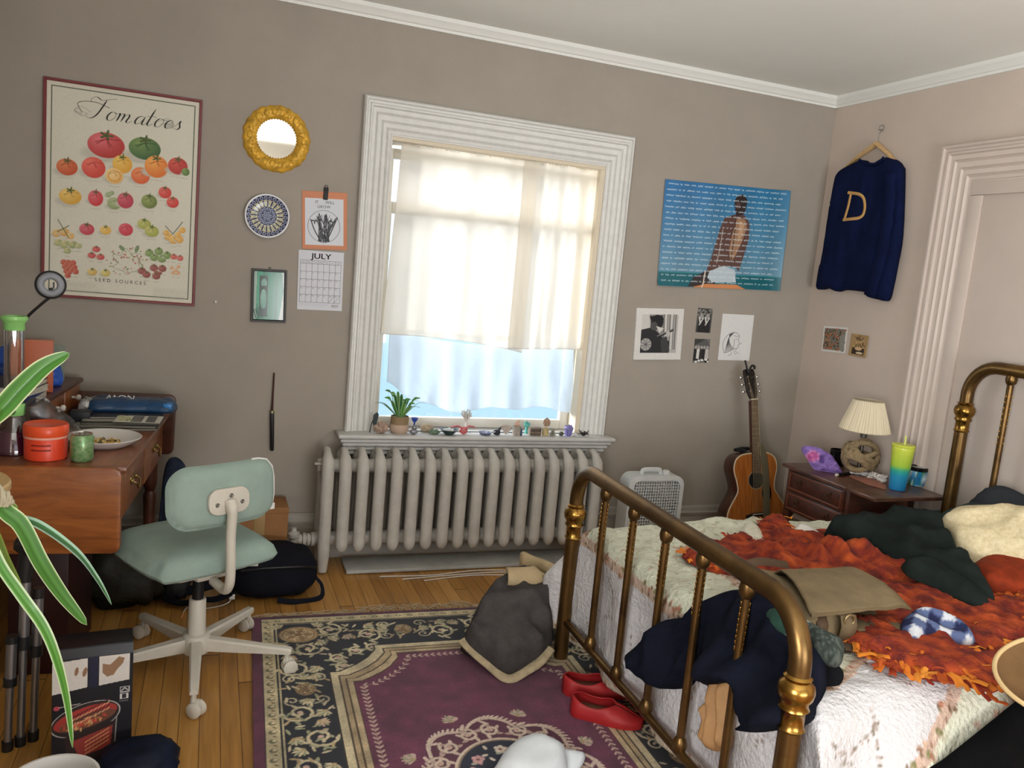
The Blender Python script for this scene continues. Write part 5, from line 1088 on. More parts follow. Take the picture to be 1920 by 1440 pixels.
# ---- white pot in the corner, and the trailing plant
p = PX(112, 1416, z=.26); t = empty('waste_bin', (p.x, p.y-.098, 0), label='white plastic pot at the bottom left corner', cat='pot')
MB().lathe([(0, 0), (.075, 0), (.08, .01), (.095, .25), (.1, .255), (.1, .262), (.094, .262), (.09, .25), (.076, .014), (0, .014)], 40).build('pot', mat('white_pot', 'c6c4c0', .5), t, local=True, smooth=50)
MB().lathe([(0, .2), (.0885, .2), (.0885, .19), (0, .19)], 24).build('soil', mat('potting_soil', '2b221b', .95, bump=(80, 1, .01)), t, local=True)
leafm = mat('leaf_green', attr=True, rough=.38, spec=.5, coat=.1)
def leaf_strip(mb, pts, wid, n=26, up=(0, -.35, 1), edge=.12, cu=.25, c=('3f7a2a', 'cfd8a8'), tip=.5, base=.5):
    P = smooth_path(pts, max(3, n//(len(pts)-1))); k = len(P); rows = []; cols = []
    for i, p in enumerate(P):
        t_ = (P[min(i+1, k-1)]-P[max(i-1, 0)]).normalized(); s_ = t_.cross(Vector(up)).normalized(); nv = s_.cross(t_); q = i/(k-1)
        w = wid*min(1, (q/.25)**base if q < .25 else 1)*(max(0, 1-((q-.45)/.55)**2)**tip if q > .45 else 1)+.0006
        row = []
        for j in range(11):
            a = (j-5)/5; row.append(p+s_*a*w+nv*(abs(a)*w*cu)); e_ = abs(a) > 1-edge*1.6; cc_ = lin(c[1]) if e_ else tuple(x*(1+.22*math.sin(j*1.7+i*.05)) for x in lin(c[0]))
            cols.append((*cc_, 1))
        rows.append(row)
    mb.grid(rows); mb.cols = (mb.cols or [])+cols; return mb
PY = 1.72; p0 = PX(-125, 900, y=PY)
st = empty('plant_stand', (p0.x, PY, 0), label='tan wooden plant stand at the left edge of the photo', cat='stand')
zt = PX(0, 905, y=PY).z-.0
MB().lathe([(0, 0), (.12, 0), (.123, .006), (.123, .018), (.12, .022), (0, .022)], 36, mtx=Matrix.Translation((0, 0, zt-.022))).build('stand_top', wood('tan_ply', 'a98a58', 'c9ab76'), st, local=True)
for k in range(3): a = PI+(k-1)*1.25; MB().tube([(.10*math.cos(a), .10*math.sin(a), zt-.02), (.14*math.cos(a), .14*math.sin(a), 0)], .013, 10).build('leg', wood('tan_ply', 'a98a58', 'c9ab76'), st, local=True)
t = empty('orchid_plant', (p0.x, PY, zt+.0005), label='strappy green orchid with pale leaf edges leaning in from the left edge', cat='plant')
MB().lathe([(0, 0), (.075, 0), (.09, .10), (.105, .108), (.107, .14), (.10, .145), (.096, .105), (.086, .10), (.07, .012), (0, .01)], 36).build('pot', mat('tan_clay', 'b5905c', .7), t, local=True, smooth=50)
MB().lathe([(0, .112), (.093, .112), (.093, .1), (0, .1)], 24).build('soil', mat('potting_soil'), t, local=True)
O = PX(-100, 835, y=PY)
L_ = [([O, PX(-10, 778, y=PY), PX(35, 732, y=PY), PX(80, 690, y=PY), PX(130, 662, y=PY)], .0185, ('40752a', 'd9e3b4'), (.3, -1, .5), .12, .45),
      ([O, PX(-30, 945, y=PY), PX(10, 968, y=PY-.02), PX(70, 985, y=PY-.04), PX(140, 1035, y=PY-.04), PX(180, 1085, y=PY-.03), PX(209, 1134, y=PY-.02)], .0125, ('2f5f30', '9cc0a8'), (.2, -.25, 1), .3, .5),
      ([O, PX(0, 950, y=PY-.06), PX(38, 985, y=PY-.07), PX(75, 1055, y=PY-.07), PX(115, 1115, y=PY-.06), PX(163, 1172, y=PY-.05)], .0155, ('3f7028', 'd0dcb0'), (.9, -1, .3), .07, .45),
      ([O, PX(-25, 1000, y=PY-.09), PX(0, 1060, y=PY-.1), PX(40, 1118, y=PY-.12), PX(80, 1175, y=PY-.12), PX(105, 1235, y=PY-.12), PX(124, 1310, y=PY-.11), PX(136, 1402, y=PY-.1)], .0098, ('4b8230', 'b5c9a0'), (.8, -1, .3), .16, .5),
      ([O, PX(-20, 990, y=PY+.05), PX(5, 1050, y=PY+.06), PX(28, 1095, y=PY+.07), PX(38, 1118, y=PY+.07)], .012, ('64802c', '8a9a4a'), (.8, -1, .3), .05, .5),
      ([O, PX(-12, 930, y=PY-.03), PX(10, 945, y=PY-.03), PX(33, 955, y=PY-.03)], .011, ('7c9a40', 'b9c890'), (.2, -1, .6), .1, .5)]
for pts, w_, c_, up, ed, tp_ in L_:
    m_ = MB(); leaf_strip(m_, pts, w_, 36, up=up, edge=ed, c=c_, tip=tp_); m_.build('leaf', leafm, t, smooth=180)
b = MB()
for k in range(6): b.tube(smooth_path([O, PX(-8+3*k, 905+4*k, y=PY-.05), PX(4+4*k, 925+8*(k % 3), y=PY-.06), PX(1+3*k, 950-6*(k % 2), y=PY-.06)], 5), .0035, 6)
b.build('aerial_roots', mat('root_grey', 'a39b84', .9), t)
# ---- backpack, cardboard box, cable
BP = Matrix.Translation((.29, 3.595, 0)) @ Matrix.Rotation(.10, 4, 'Z'); t = empty('backpack', mtx=BP, label='dark navy backpack lying on the floor left of the radiator', cat='backpack')
nav = mat('navy_nylon', '0c0e18', .8, var=(9, .25), bump=(160, .3, .003), spec=.2)
b = MB(); b.blob((0, 0, .105), (.185, .14, .105), .08, 2, 36, pw=.62, seed=2)
for p in b.v: p.z = max(.002, p.z)
b.build('bag_body', nav, t, local=True, smooth=180)
b = MB(); b.tube(smooth_path([(-.15, -.115, .15), (-.05, -.142, .165), (.08, -.142, .16), (.165, -.10, .135), (.18, -.03, .11)], 6), .006, 8); b.build('zip', mat('zip_black', '08080c', .4), t, local=True)
b = MB(); b.tube(smooth_path([(.17, -.08, .09), (.2, -.11, .05), (.185, -.15, .012), (.08, -.165, .01), (.0, -.15, .02)], 6), .012, 8, flat=.35); b.build('strap', nav, t, local=True)
b = MB(); b.tube(smooth_path([(-.14, -.06, .05), (-.24, -.10, .03), (-.31, -.12, .04), (-.38, -.09, .02), (-.44, -.05, .035), (-.36, -.04, .05), (-.22, -.02, .07)], 7), .022, 10, flat=.45); b.build('shoulder_strap', nav, t, local=True, smooth=60)
t = empty('cardboard_box', (.235, 3.86, 0), label='plain brown cardboard box behind the backpack', cat='box'); kraft = mat('kraft_board', '94683f', .8, var=(14, .1))
MB().box((-.13, -.085, .002), (.13, .1, .33), .003).build('carton', kraft, t, local=True); MB().box((-.131, -.0865, .30), (.131, -.0845, .332), .0005).build('flap', kraft, t, local=True); MB().box((-.025, -.0875, .2), (.025, -.085, .332), .0004).build('tape', mat('parcel_tape', 'a98a5e', .3), t, local=True)
t = empty('charging_cable', (.0, 3.46, 0), label='thin white charging cable with an orange tip on the floor by the backpack', cat='cable')
pts = [PX(435, 1118, z=.03), PX(428, 1130, z=.012), PX(405, 1138, z=.004), PX(370, 1142, z=.004), PX(350, 1140, z=.004), PX(343, 1150, z=.004)]
b = MB(); b.tube(smooth_path(pts, 7), .0025, 6); b.build('cord', mat('white_cable', 'cfcdc6', .5), t); q = pts[0]; MB().box(q-Vector((.012, .01, .012)), q+Vector((.012, .01, .012)), .003).build('plug', mat('white_plastic'), t)
b = MB(); b.tube([pts[-1], PX(340, 1158, z=.004)], .004, 8); b.build('tip', mat('orange_plastic', 'c98a5a', .4), t)
# ================================================================ BED
brass = mat('tarnished_brass', '80633a', .34, metal=.9, var=(7, .45, '544028'), bump=(60, .12, .002)); brassb = mat('polished_brass', '9c773a', .26, metal=1, var=(12, .3))
fxx = lambda y: 1.353-(2.77-y)*.025
bed = empty('bed_frame', (2.3, 2.1, 0), label='tarnished brass bed frame with curved tube rails and upright bars', cat='bed')
def board(xf, ya, yb, zk, zt, R, r, nm):
    path = [(ya, .0), (ya, zk*.5), (ya, zt-R)]+[(ya-R+R*math.cos(a), zt-R+R*math.sin(a)) for a in np.linspace(.15, PI/2, 9)]
    path += [(y, zt) for y in np.linspace(ya-R, yb+R, 8)[1:]]+[(yb+R-R*math.sin(a), zt-R+R*math.cos(a)) for a in np.linspace(.15, PI/2, 9)]+[(yb, zk*.5), (yb, 0)]
    b = MB(); b.tube([(xf(y), y, z) for y, z in path], [r*1.06 if z < zk else r for y, z in path], 18); b.build(nm, brass, bed, smooth=60)
    for y in (ya, yb):
        b = MB(); b.lathe([(r*1.05, -.10), (r*1.22, -.095), (r*1.05, -.088), (r*1.05, -.052), (r*1.35, -.044), (r*1.15, -.03), (r*1.5, -.016), (r*1.62, 0), (r*1.5, .016), (r*1.12, .026), (r*1.25, .034), (r*1.02, .04)], 28, caps=False, mtx=Matrix.Translation((xf(y), y, zk))); b.build('collar', brassb, bed, smooth=60)
def spindle(x, y, z0, z1, r):
    b = MB(); b.tube([(x, y, z0), (x, y, z1)], r, 14); b.lathe([(r, -.030), (r*1.5, -.022), (r*1.75, -.004), (r*1.5, .012), (0, .02)], 16, mtx=Matrix.Translation((x, y, z1-.012))); b.lathe([(0, -.016), (r*1.5, -.012), (r*1.8, .004), (r*1.4, .022), (r, .03)], 16, mtx=Matrix.Translation((x, y, z0+.012)))
    for k in range(9):
        a = 2.6+k*.06; z = z0+(z1-z0)*(.70+.026*k) if k < 9 else 0
        for q in range(3):
            aa = a+2.1*q; b.box((-.002, -.0022, -.006), (.002, .0022, .006), .001, m=1, mtx=Matrix.Translation((x+r*math.cos(aa), y+r*math.sin(aa), z)) @ Matrix.Rotation(aa, 4, 'Z'))
    b.build('spindle', [brass, brassb], bed, smooth=50)
board(fxx, 2.765, 1.425, .605, .797, .135, .0272, 'foot_rail')
for y in (2.515, 2.295, 2.078, 1.868, 1.655): spindle(fxx(y), y, .172, .775, .0128)
b = MB(); b.tube([(fxx(2.765), 2.765, .165), (fxx(1.425), 1.425, .165)], .0145, 14); b.build('lower_rail', brass, bed)
fh = lambda y: 3.285
board(fh, 2.75, 1.40, 1.065, 1.283, .14, .0285, 'head_rail')
for y in (2.545, 2.325, 2.105, 1.885, 1.665): spindle(3.285, y, .25, 1.26, .0138)
b = MB(); b.tube([(3.285, 2.75, .25), (3.285, 1.40, .25)], .0145, 14); b.build('lower_rail', brass, bed)
b = MB()
for y in (1.47, 2.72): MB().box((1.44, y-.02, .17), (3.275, y+.02, .25), .004).build('side_rail', mat('iron_dark', '3a3430', .5, metal=.6), bed)
MB().box((1.42, 1.46, .25), (3.24, 2.735, .535), .05, seg=4).build('mattress', mat('mattress_ticking', 'c9c5bc', .9), bed)
# ---- quilt: a painted cloth laid over the mattress
ZQ, RQ = .552, .055; LF, LN, LFAR = .50, .44, .46; Lx, Ly = 1.62, 1.36
cv = Canvas(LF+Lx, LN+Ly+LFAR, .0058, 'cbc9cb'); QA, QB = cv.W, cv.H
rr = random.Random(5)
A_, B_ = np.meshgrid(cv.x, cv.y)
Wn = B_-.62*np.clip(A_-.55, 0, .9)-.03; Mq = np.minimum(A_, np.minimum(Wn+.0, QB-B_)); near_ = (Wn < A_) & (Wn < QB-B_)
def bandq(m0, m1, c, sel=None):
    k = (Mq >= m0) & (Mq < m1)
    if sel is not None: k &= sel
    cv.c[k] = cv.col(c)
bandq(-9, .03, 'c2b6a2'); bandq(.03, .13, 'cfd0bc', near_); bandq(.13, .165, 'c2a898', near_); bandq(.40, .435, 'c2aa98'); bandq(.435, .69, 'cfd1bd'); bandq(.69, .725, 'c0a898'); bandq(1.0, 1.04, 'c0a898'); bandq(1.04, 9, 'cfd0be')
def mband(a, b):
    w = b-.62*min(.9, max(0, a-.55))-.03; m = min(a, w, QB-b); return m, (w < a and w < QB-b)
for k in range(9500):
    a, b_ = rr.random()*QA, rr.random()*QB; m_, nr = mband(a, b_)
    if .395 < m_ < .44 or .685 < m_ < .73 or m_ < .035 or (nr and .12 < m_ < .175): cv.ell(a, b_, .004+.006*rr.random(), .004+.006*rr.random(), rr.choice(('8d6a52', 'a8705c', '6d5640', 'c9a48c', '7d7a54', 'dcc8b4')))
    elif (.44 < m_ < .685 or m_ > 1.04 or (nr and m_ < .12)) and k % 3 == 0: cv.ell(a, b_, .004+.007*rr.random(), .004+.005*rr.random(), rr.choice(('b4b69c', 'bfb8a0', 'aab096', 'd9dac8', 'c0a896')))
for k in range(210):
    a, b_ = rr.random()*QA, rr.random()*QB; m_, nr = mband(a, b_)
    if (.06 if not nr else .2) < m_ < .37 or .76 < m_ < .98:
        an = rr.random()*6.28
        for j in range(15): q = (j-7)*.008; cv.ell(a+q*math.cos(an)+.013*(rr.random()-.5), b_+q*math.sin(an)+.013*(rr.random()-.5), .0042, .0036, rr.choice(('6b6252', '85766a', '94867e', 'a8978f')))
QT = {}
def qpos(a, b):
    rl = RQ*PI/2; dx = dy = 0.
    s = LF-a                                   # towards the foot, positive past the edge
    x = 1.395+RQ
    if s > 0: dx = (RQ*(1-math.cos(min(s, rl)/RQ))+max(0, s-rl)); x -= RQ*math.sin(min(s, rl)/RQ)
    else: x -= s
    y = 0
    if b < LN: s = LN-b; dyn = RQ*(1-math.cos(min(s, rl)/RQ))+max(0, s-rl); y = 1.455+RQ-RQ*math.sin(min(s, rl)/RQ)-.02-.32*dyn; dy = dyn
    elif b > LN+Ly: s = b-LN-Ly; dyn = RQ*(1-math.cos(min(s, rl)/RQ))+max(0, s-rl); y = 2.745-RQ+RQ*math.sin(min(s, rl)/RQ)+.02; dy = dyn; 
    else: y = 1.455+RQ+(b-LN)/Ly*(2.745-1.455-2*RQ)-.02+.04*(b-LN)/Ly
    far = b > LN+Ly*.5
    drop = math.hypot(dx, dy) if (dx > 0 and dy > 0) else dx+dy
    z = ZQ-drop
    if dx > 0 and dy > 0: y += (.13 if far else -.03)*min(1, dx/.25)*min(1, dy/.2); x -= (.09 if far else .03)*min(1, dy/.2)
    top_ = max(0, 1-(dx+dy)/.06)
    z += top_*(.010*fbm((x*5, y*5, 1))+.006*fbm((x*16, y*16, 2)))
    hump = math.exp(-((x-2.05)/.36)**2-((y-2.66)/.10)**2)
    z += top_*hump*(.004+.036*ridge((x*5.5+y*3, y*6-x*2, 4)))
    h2 = math.exp(-((x-1.62)/.16)**2-((y-2.05)/.5)**2); z += top_*h2*.012*ridge((x*5, y*3, 7))
    if dx > 0: k = min(1, dx/.15); x += k*(.016*math.sin(y*17+2*math.sin(dx*5))+.012*fbm((y*6, dx*4, 3)))-.0*dx
    if dy > 0: k = min(1, dy/.15); y += (1 if far else -1)*k*(.018*math.sin(x*19+2*math.sin(dy*6))+.014*fbm((x*6, dy*4, 5)))+(0 if far else -.03*k)
    if 1.44 < y < 2.72 and dx > 0: x = max(x, fxx(y)+.022)
    return Vector((x, y, max(z, .006+.01*max(0, mnoise.noise((a*8, b*8, 0))))))
m_ = cv.mesh(Matrix.Identity(4), .001); n_ = cv.nx*cv.ny; m_.v = m_.v[:n_]; m_.f = [f for f in m_.f if max(f) < n_]; m_.m = [0]*len(m_.f); m_.cols = m_.cols[:n_]
m_.v = [qpos(a, b_) for b_ in cv.y for a in cv.x]
m_.f = [f[::-1] for f in m_.f]
quilt = m_.build('quilt', mat('quilted_cotton', attr=True, rough=.9, bump=(75, .8, .012)), smooth=180, label='white floral patchwork quilt draped over the brass bed', cat='quilt', solid=.008)
quilt.data.flip_normals()
ht = {}
for p in m_.v:
    k = (round(p.x/.03), round(p.y/.03)); ht[k] = max(ht.get(k, 0), p.z)
def HQ(x, y): return max([ht.get((round(x/.03)+i, round(y/.03)+j), .54) for i in (-1, 0, 1) for j in (-1, 0, 1)])
# ---- helpers for soft things: an outline read off the photograph on a known plane
def plane(p0, n, upv=(0, 0, 1)):
    n = Vector(n).normalized(); u = Vector(upv).cross(n)
    if u.length < 1e-4: u = Vector((1, 0, 0))
    u.normalize(); v = n.cross(u)
    return Matrix(((u.x, v.x, n.x, p0[0]), (u.y, v.y, n.y, p0[1]), (u.z, v.z, n.z, p0[2]), (0, 0, 0, 1)))
def on_plane(pts, M_):
    n = M_.to_3x3().col[2]; p0 = M_.translation; o = Vector((0, 0, CAMH)); inv = M_.inverted(); out = []
    for u, v in pts:
        d = Vector(CX*(u-960)/FPX-CY*(v-720)/FPX+_F); t = (p0-o).dot(n)/d.dot(n); q = inv @ (o+d*t); out.append((q.x, q.y))
    return out
def soft(pts, M_, res=.013, rnd=4): return [(p.x, p.y) for p in smooth_path([(*q, 0) for q in on_plane(pts, M_)], rnd, True)]
def cloth_puff(name, pts, M_, h, w, fold, m_, lab, cat, res=.013, bot=None, parent=None, colf=None, group=None, rnd=4, floor=None):
    b = puff(soft(pts, M_, rnd=rnd), res, lambda x, y, d: dome(h, w)(d)+fold(x, y)*min(1, d/.025), M_, bot=bot or (lambda x, y, d: -.002))
    if floor is not None:
        for p in b.v: p.z = max(p.z, floor)
    if colf is not None: inv = M_.inverted(); b.cols = [(*lin(colf(inv @ p)), 1) for p in b.v]
    if parent is not None: return b.build(name, m_, parent, smooth=180)
    return b.build(name, m_, smooth=180, label=lab, cat=cat, group=group)
def on_bed(b, lift=.002):   # settle a soft thing on the quilt below it
    for p in b.v: p.z += 0
# ---- pillows
charc = mat('charcoal_cotton', '33373c', .9, spec=.12, var=(12, .12), bump=(150, .2, .003))
M_ = plane((3.17, 2.3, .68), (-.88, -.1, .42))
cloth_puff('pillow', [(1765, 1000), (1800, 962), (1832, 930), (1858, 913), (1885, 912), (1925, 930), (2010, 975), (2060, 1020), (2040, 1075), (1900, 1060), (1800, 1030)], M_, .06, .10, lambda x, y: .008*fbm((x*7, y*7, 3)), charc, 'charcoal pillow standing against the brass headboard', 'pillow', .018, bot=lambda x, y, d: -dome(.06, .1)(d))
M_ = plane((2.85, 2.38, .60), (-.3, -.3, .9))
cloth_puff('pillow', [(1738, 992), (1752, 975), (1772, 962), (1815, 950), (1850, 960), (1840, 1000), (1790, 1015), (1750, 1008)], M_, .05, .06, lambda x, y: .01*fbm((x*9, y*9, 1)), mat('bottle_green_cotton', '16302c', .9, var=(10, .2)), 'dark bottle green pillow mostly hidden behind the cream one', 'pillow', .018, bot=lambda x, y, d: -dome(.04, .08)(d))
cream_p = mat('cream_printed_cotton', 'ddd0ae', .9, var=(70, .10, 'c4b48a'), bump=(14, .5, .012))
M_ = plane((2.72, 2.08, .665), (-.55, -.25, .8))
def pf_(x, y): return .016*ridge((x*5+y*2, y*7-x*3, 2))+.012*fbm((x*11, y*11, 4))
cloth_puff('pillow', [(1762, 988), (1772, 972), (1800, 956), (1850, 954), (1925, 957), (1990, 965), (2030, 1010), (2010, 1066), (1930, 1064), (1850, 1060), (1802, 1050), (1785, 1030), (1780, 1008)], M_, .07, .09, pf_, cream_p, 'cream patterned pillow with rumpled folds at the right edge of the bed', 'pillow', .014, bot=lambda x, y, d: -dome(.07, .1)(d))
M_ = plane((2.72, 1.98, .60), (-.1, -.05, 1))
cloth_puff('sheet', [(1795, 1050), (1850, 1062), (1930, 1066), (2000, 1075), (2000, 1085), (1930, 1082), (1900, 1078), (1840, 1068), (1805, 1062)], M_, .012, .02, lambda x, y: .004*fbm((x*20, y*20, 1)), mat('ivory_sheet', 'dcd6c6', .9), 'strip of ivory sheet showing under the cream pillow', 'sheet', .012)
rustv = mat('rust_velvet', '7d2d14', .8, var=(18, .35), spec=.2, bump=(90, .3, .004))
M_ = plane((2.6, 1.93, .575), (-.15, -.1, 1))
cloth_puff('cushion', [(1812, 1078), (1832, 1062), (1868, 1055), (1910, 1058), (1950, 1075), (1985, 1105), (1960, 1128), (1890, 1124), (1840, 1114), (1820, 1098)], M_, .075, .09, lambda x, y: .008*fbm((x*9, y*9, 2)), rustv, 'rust velvet cushion below the cream pillow', 'cushion', .016)
# ---- rust shawl with ribbon fringe
M_ = plane((1.9, 1.9, .566), (0, 0, 1), (0, 1, 0))
ol_px = [(1278, 1045), (1335, 1026), (1400, 1006), (1440, 989), (1470, 992), (1500, 1008), (1545, 1004), (1600, 1022), (1670, 1052), (1740, 1100), (1800, 1140), (1880, 1128), (1960, 1115), (2000, 1180), (1945, 1222), (1900, 1262), (1866, 1298), (1800, 1285), (1740, 1276), (1690, 1262), (1640, 1240), (1585, 1215), (1520, 1180), (1450, 1130), (1405, 1088), (1340, 1076)]
rust = mat('rust_wool', attr=True, rough=.95, bump=(110, .8, .008), sheen=.0)
S_ol = on_plane(ol_px, M_)
def shcol(p):
    n = mnoise.noise(p*22)+.6*mnoise.noise(p*55); r = ('5e1c14', '7d2817', '963a18', 'b0491c', 'c05a24')[int(max(0, min(4, 2+n*2.6)))]
    return r
def shh(x, y):
    far = math.exp(-((y-.52)/.16)**2)*math.exp(-((x-.12)/.32)**2) if False else 0
    q = M_ @ Vector((x, y, 0)); hp_ = math.exp(-((q.y-2.18-.25*(2.2-q.x))/.10)**2)*math.exp(-((q.x-2.15)/.32)**2)
    return .018*ridge((x*7, y*7, 3))+.014*fbm((x*25, y*25, 1))+.055*hp_*(.6+.8*ridge((x*9, y*9, 5)))
shawl = empty('shawl', (1.95, 1.9, .566), label='rust and orange shawl with a ribbon fringe spread across the quilt', cat='shawl')
def settle(b, base, k=1):
    for p in b.v: p.z += k*max(0, HQ(p.x, p.y)-base)
    return b
b = puff(soft(ol_px, M_, rnd=3), .013, lambda x, y, d: .010+dome(.02, .05)(d)+shh(x, y)*min(1, d/.03), M_, bot=lambda x, y, d: 0)
settle(b, .566)
b.cols = [(*lin(shcol(p)), 1) for p in b.v]; b.build('wool_body', rust, shawl, smooth=180)
SV = [M_ @ Vector((*p, 0)) for p in S_ol]; rr = random.Random(8)
def ribbon(mb, p, a, L_, w, curl, c):
    pts = []; q = Vector(p)
    for i in range(6):
        pts.append(q.copy()); a += curl*(rr.random()-.4); q = q+Vector((math.cos(a), math.sin(a), 0))*L_/5; q.z = max(HQ(q.x, q.y)+.006, q.z+.012*(rr.random()-.55))
    rows = []
    for i, s in enumerate(pts):
        t_ = (pts[min(i+1, 5)]-pts[max(i-1, 0)]).normalized(); sd = t_.cross(Vector((.3*(rr.random()-.5), .3*(rr.random()-.5), 1))).normalized()*w/2; rows.append([s-sd, s+Vector((0, 0, w*.25)), s+sd])
    n = len(mb.v); mb.grid(rows); mb.cols = (mb.cols or [])+[(*lin(c), 1)]*(len(mb.v)-n)
rb = MB(); OC = ('cf6f1c', 'dc8426', 'bb5518', 'a03c18', 'd8781e', '8a2a18', 'd98a2e'); ns_ = len(SV); cen = Vector((1.9, 1.85, .58))
for i in range(ns_):
    a_, b_ = SV[i], SV[(i+1) % ns_]; n_ = int((b_-a_).length/.011)
    for j in range(n_):
        p = a_.lerp(b_, j/max(1, n_)); nrm = Vector(((b_-a_).y, -(b_-a_).x, 0)).normalized()
        if (p+nrm*.05-cen).length < (p-cen).length: nrm = -nrm
        near = p.y < 1.75
        if rr.random() < (.9 if near else .28): ribbon(rb, p-nrm*.02+Vector((0, 0, .02)), math.atan2(nrm.y, nrm.x)+rr.uniform(-.7, .7), rr.uniform(.04, .10 if near else .05), rr.uniform(.010, .028), .7, rr.choice(OC))
inside = [M_ @ Vector((*q, 0)) for q in []]
import itertools
xs_, ys_ = [p.x for p in SV], [p.y for p in SV]
def in_sh(x, y):
    c = False
    for i in range(ns_):
        a_, b_ = SV[i], SV[(i+1) % ns_]
        if (a_.y > y) != (b_.y > y) and x < (b_.x-a_.x)*(y-a_.y)/(b_.y-a_.y)+a_.x: c = not c
    return c
k = 0
while k < 900:
    x, y = rr.uniform(min(xs_), max(xs_)), rr.uniform(min(ys_), max(ys_))
    if not in_sh(x, y): continue
    k += 1; hot = y < 1.62 or (x < 1.75 and y > 2.2) or x > 2.2
    ribbon(rb, (x, y, HQ(x, y)+.03+.012*rr.random()), rr.uniform(-2.6, -.3), rr.uniform(.03, .07), rr.uniform(.005, .018 if hot else .008), 1.1, rr.choice(OC if hot else ('7a2414', '962f18', '5a1a14', 'a8441c')))
rb.build('ribbon_fringe', mat('ribbon_cloth', attr=True, rough=.85), shawl, smooth=60, kind='stuff')
# ---- dark garment thrown across the bed
dkg = mat('black_green_fleece', '1c2321', .95, spec=.12, var=(9, .25), bump=(220, .5, .004))
M_ = plane((2.3, 2.1, .60), (-.12, -.12, 1), (0, 1, 0))
def gf(x, y): return .036*ridge((x*4.2+y*3, y*5-x*2.2, 6))+.018*ridge((x*9-y*6, y*4+x*3, 2))+.010*fbm((x*16, y*16, 2))
t = empty('hooded_top', (2.4, 2.15, .58), label='black-green fleece top thrown across the middle of the bed', cat='clothing')
cloth_puff('body', [(1545, 1001), (1590, 986), (1640, 980), (1700, 977), (1752, 982), (1775, 1010), (1795, 1045), (1830, 1085), (1866, 1128), (1862, 1142), (1820, 1145), (1770, 1132), (1722, 1118), (1705, 1095), (1690, 1070), (1650, 1050), (1605, 1030), (1570, 1015)], M_, .05, .07, gf, dkg, None, None, .014, parent=t)
M2 = plane((2.35, 2.0, .66), (-.15, -.2, 1), (0, 1, 0))
cloth_puff('sleeve', [(1690, 1060), (1730, 1050), (1765, 1062), (1800, 1090), (1840, 1118), (1856, 1134), (1835, 1140), (1790, 1122), (1750, 1100), (1705, 1082)], M2, .03, .04, lambda x, y: .015*ridge((x*9, y*9, 2)), dkg, None, None, .012, parent=t)
# ---- white cloth fold on the far side
lin_w = mat('white_linen', 'd8d6cf', .9, bump=(120, .25, .003))
M_ = plane((2.2, 2.55, .625), (-.25, -.4, 1), (0, 1, 0))
cloth_puff('napkin', [(1478, 1012), (1492, 988), (1505, 982), (1538, 1000), (1530, 1018), (1518, 1034), (1500, 1022)], M_, .012, .02, lambda x, y: .004*fbm((x*15, y*15, 2)), lin_w, 'small white cloth lying on the rust shawl near the far side of the bed', 'cloth', .01, rnd=2)
M_ = plane((2.0, 2.52, .60), (-.2, -.35, 1), (0, 1, 0))
cloth_puff('quilt_fold', [(1385, 1004), (1398, 986), (1420, 990), (1432, 1012), (1440, 1040), (1430, 1056), (1412, 1048), (1398, 1028)], M_, .035, .035, lambda x, y: .008*fbm((x*12, y*12, 2)), mat('quilt_reverse', 'ccc9b6', .9, var=(60, .12), bump=(75, .8, .012)), None, None, .012, parent=quilt)
# ---- canvas messenger bag
kh = mat('khaki_canvas', '7a6a4e', .9, var=(10, .16), bump=(260, .5, .004)); khd = mat('brown_webbing', '54412f', .8, bump=(200, .4, .003))
BG_C = Vector((1.745, 1.83, .583)); ang = math.radians(-3); BM_ = Matrix.Translation(BG_C) @ Matrix.Rotation(ang, 4, 'Z') @ Matrix.Rotation(math.radians(3), 4, 'X') @ Matrix.Scale(.93, 4)
b = MB(); b.tube([(.06, -.04, .04), (.17, -.02, .045)], .026, 12); bb_ = b
t = empty('messenger_bag', mtx=BM_, label='khaki canvas messenger bag lying open on the rust shawl', cat='bag')
ol = rrect(.40, .35, .04, 5)
puff(ol, .014, lambda x, y, d: .018+dome(.012, .02)(d)+.004*fbm((x*9, y*9, 1)), bot=lambda x, y, d: -.0).build('back_panel', kh, t, local=True, smooth=180)
ol = [(p.x, p.y) for p in smooth_path([(-.20, -.165, 0), (-.10, -.172, 0), (-.045, -.165, 0), (-.03, -.05, 0), (.03, .02, 0), (.15, .05, 0), (.19, .09, 0), (.19, .165, 0), (0, .172, 0), (-.19, .168, 0), (-.205, 0, 0)], 5, True)]
puff(ol, .012, lambda x, y, d: .015+dome(.068, .028)(d)+.010*ridge((x*7, y*7, 3))*min(1, d/.03), bot=lambda x, y, d: .01).build('pocket', kh, t, local=True, smooth=180)
P_ = []; nx_ = 36
for i in range(nx_+1):
    q = i/nx_; row = []
    for j in range(27):
        v = j/26; x = -.10+.10*v*(1-q)*-.9+.305*q+.012*math.sin(v*4); y = .15-.30*v-.035*(1-q)*v
        z = .096+.020*math.sin(v*PI*.9+.2)+.007*fbm((x*9, y*9, 7))-.030*max(0, .15-v)/.15-.012*max(0, (q-.85)/.15)**2
        row.append((x, y, z))
    P_.append(row)
b = MB(); b.grid(P_); b.build('flap', kh, t, local=True, smooth=180, solid=.006)
b = MB(); b.tube([Vector(P_[i][26])+Vector((0, -.002, 0)) for i in range(nx_+1)], .005, 6); b.tube([Vector(P_[nx_][j]) for j in range(27)], .005, 6); b.build('flap_hem', mat('khaki_hem', '6b5b40', .9), t, local=True)
bb_.build('lining_roll', mat('olive_lining', '4a4030', .9), t, local=True)
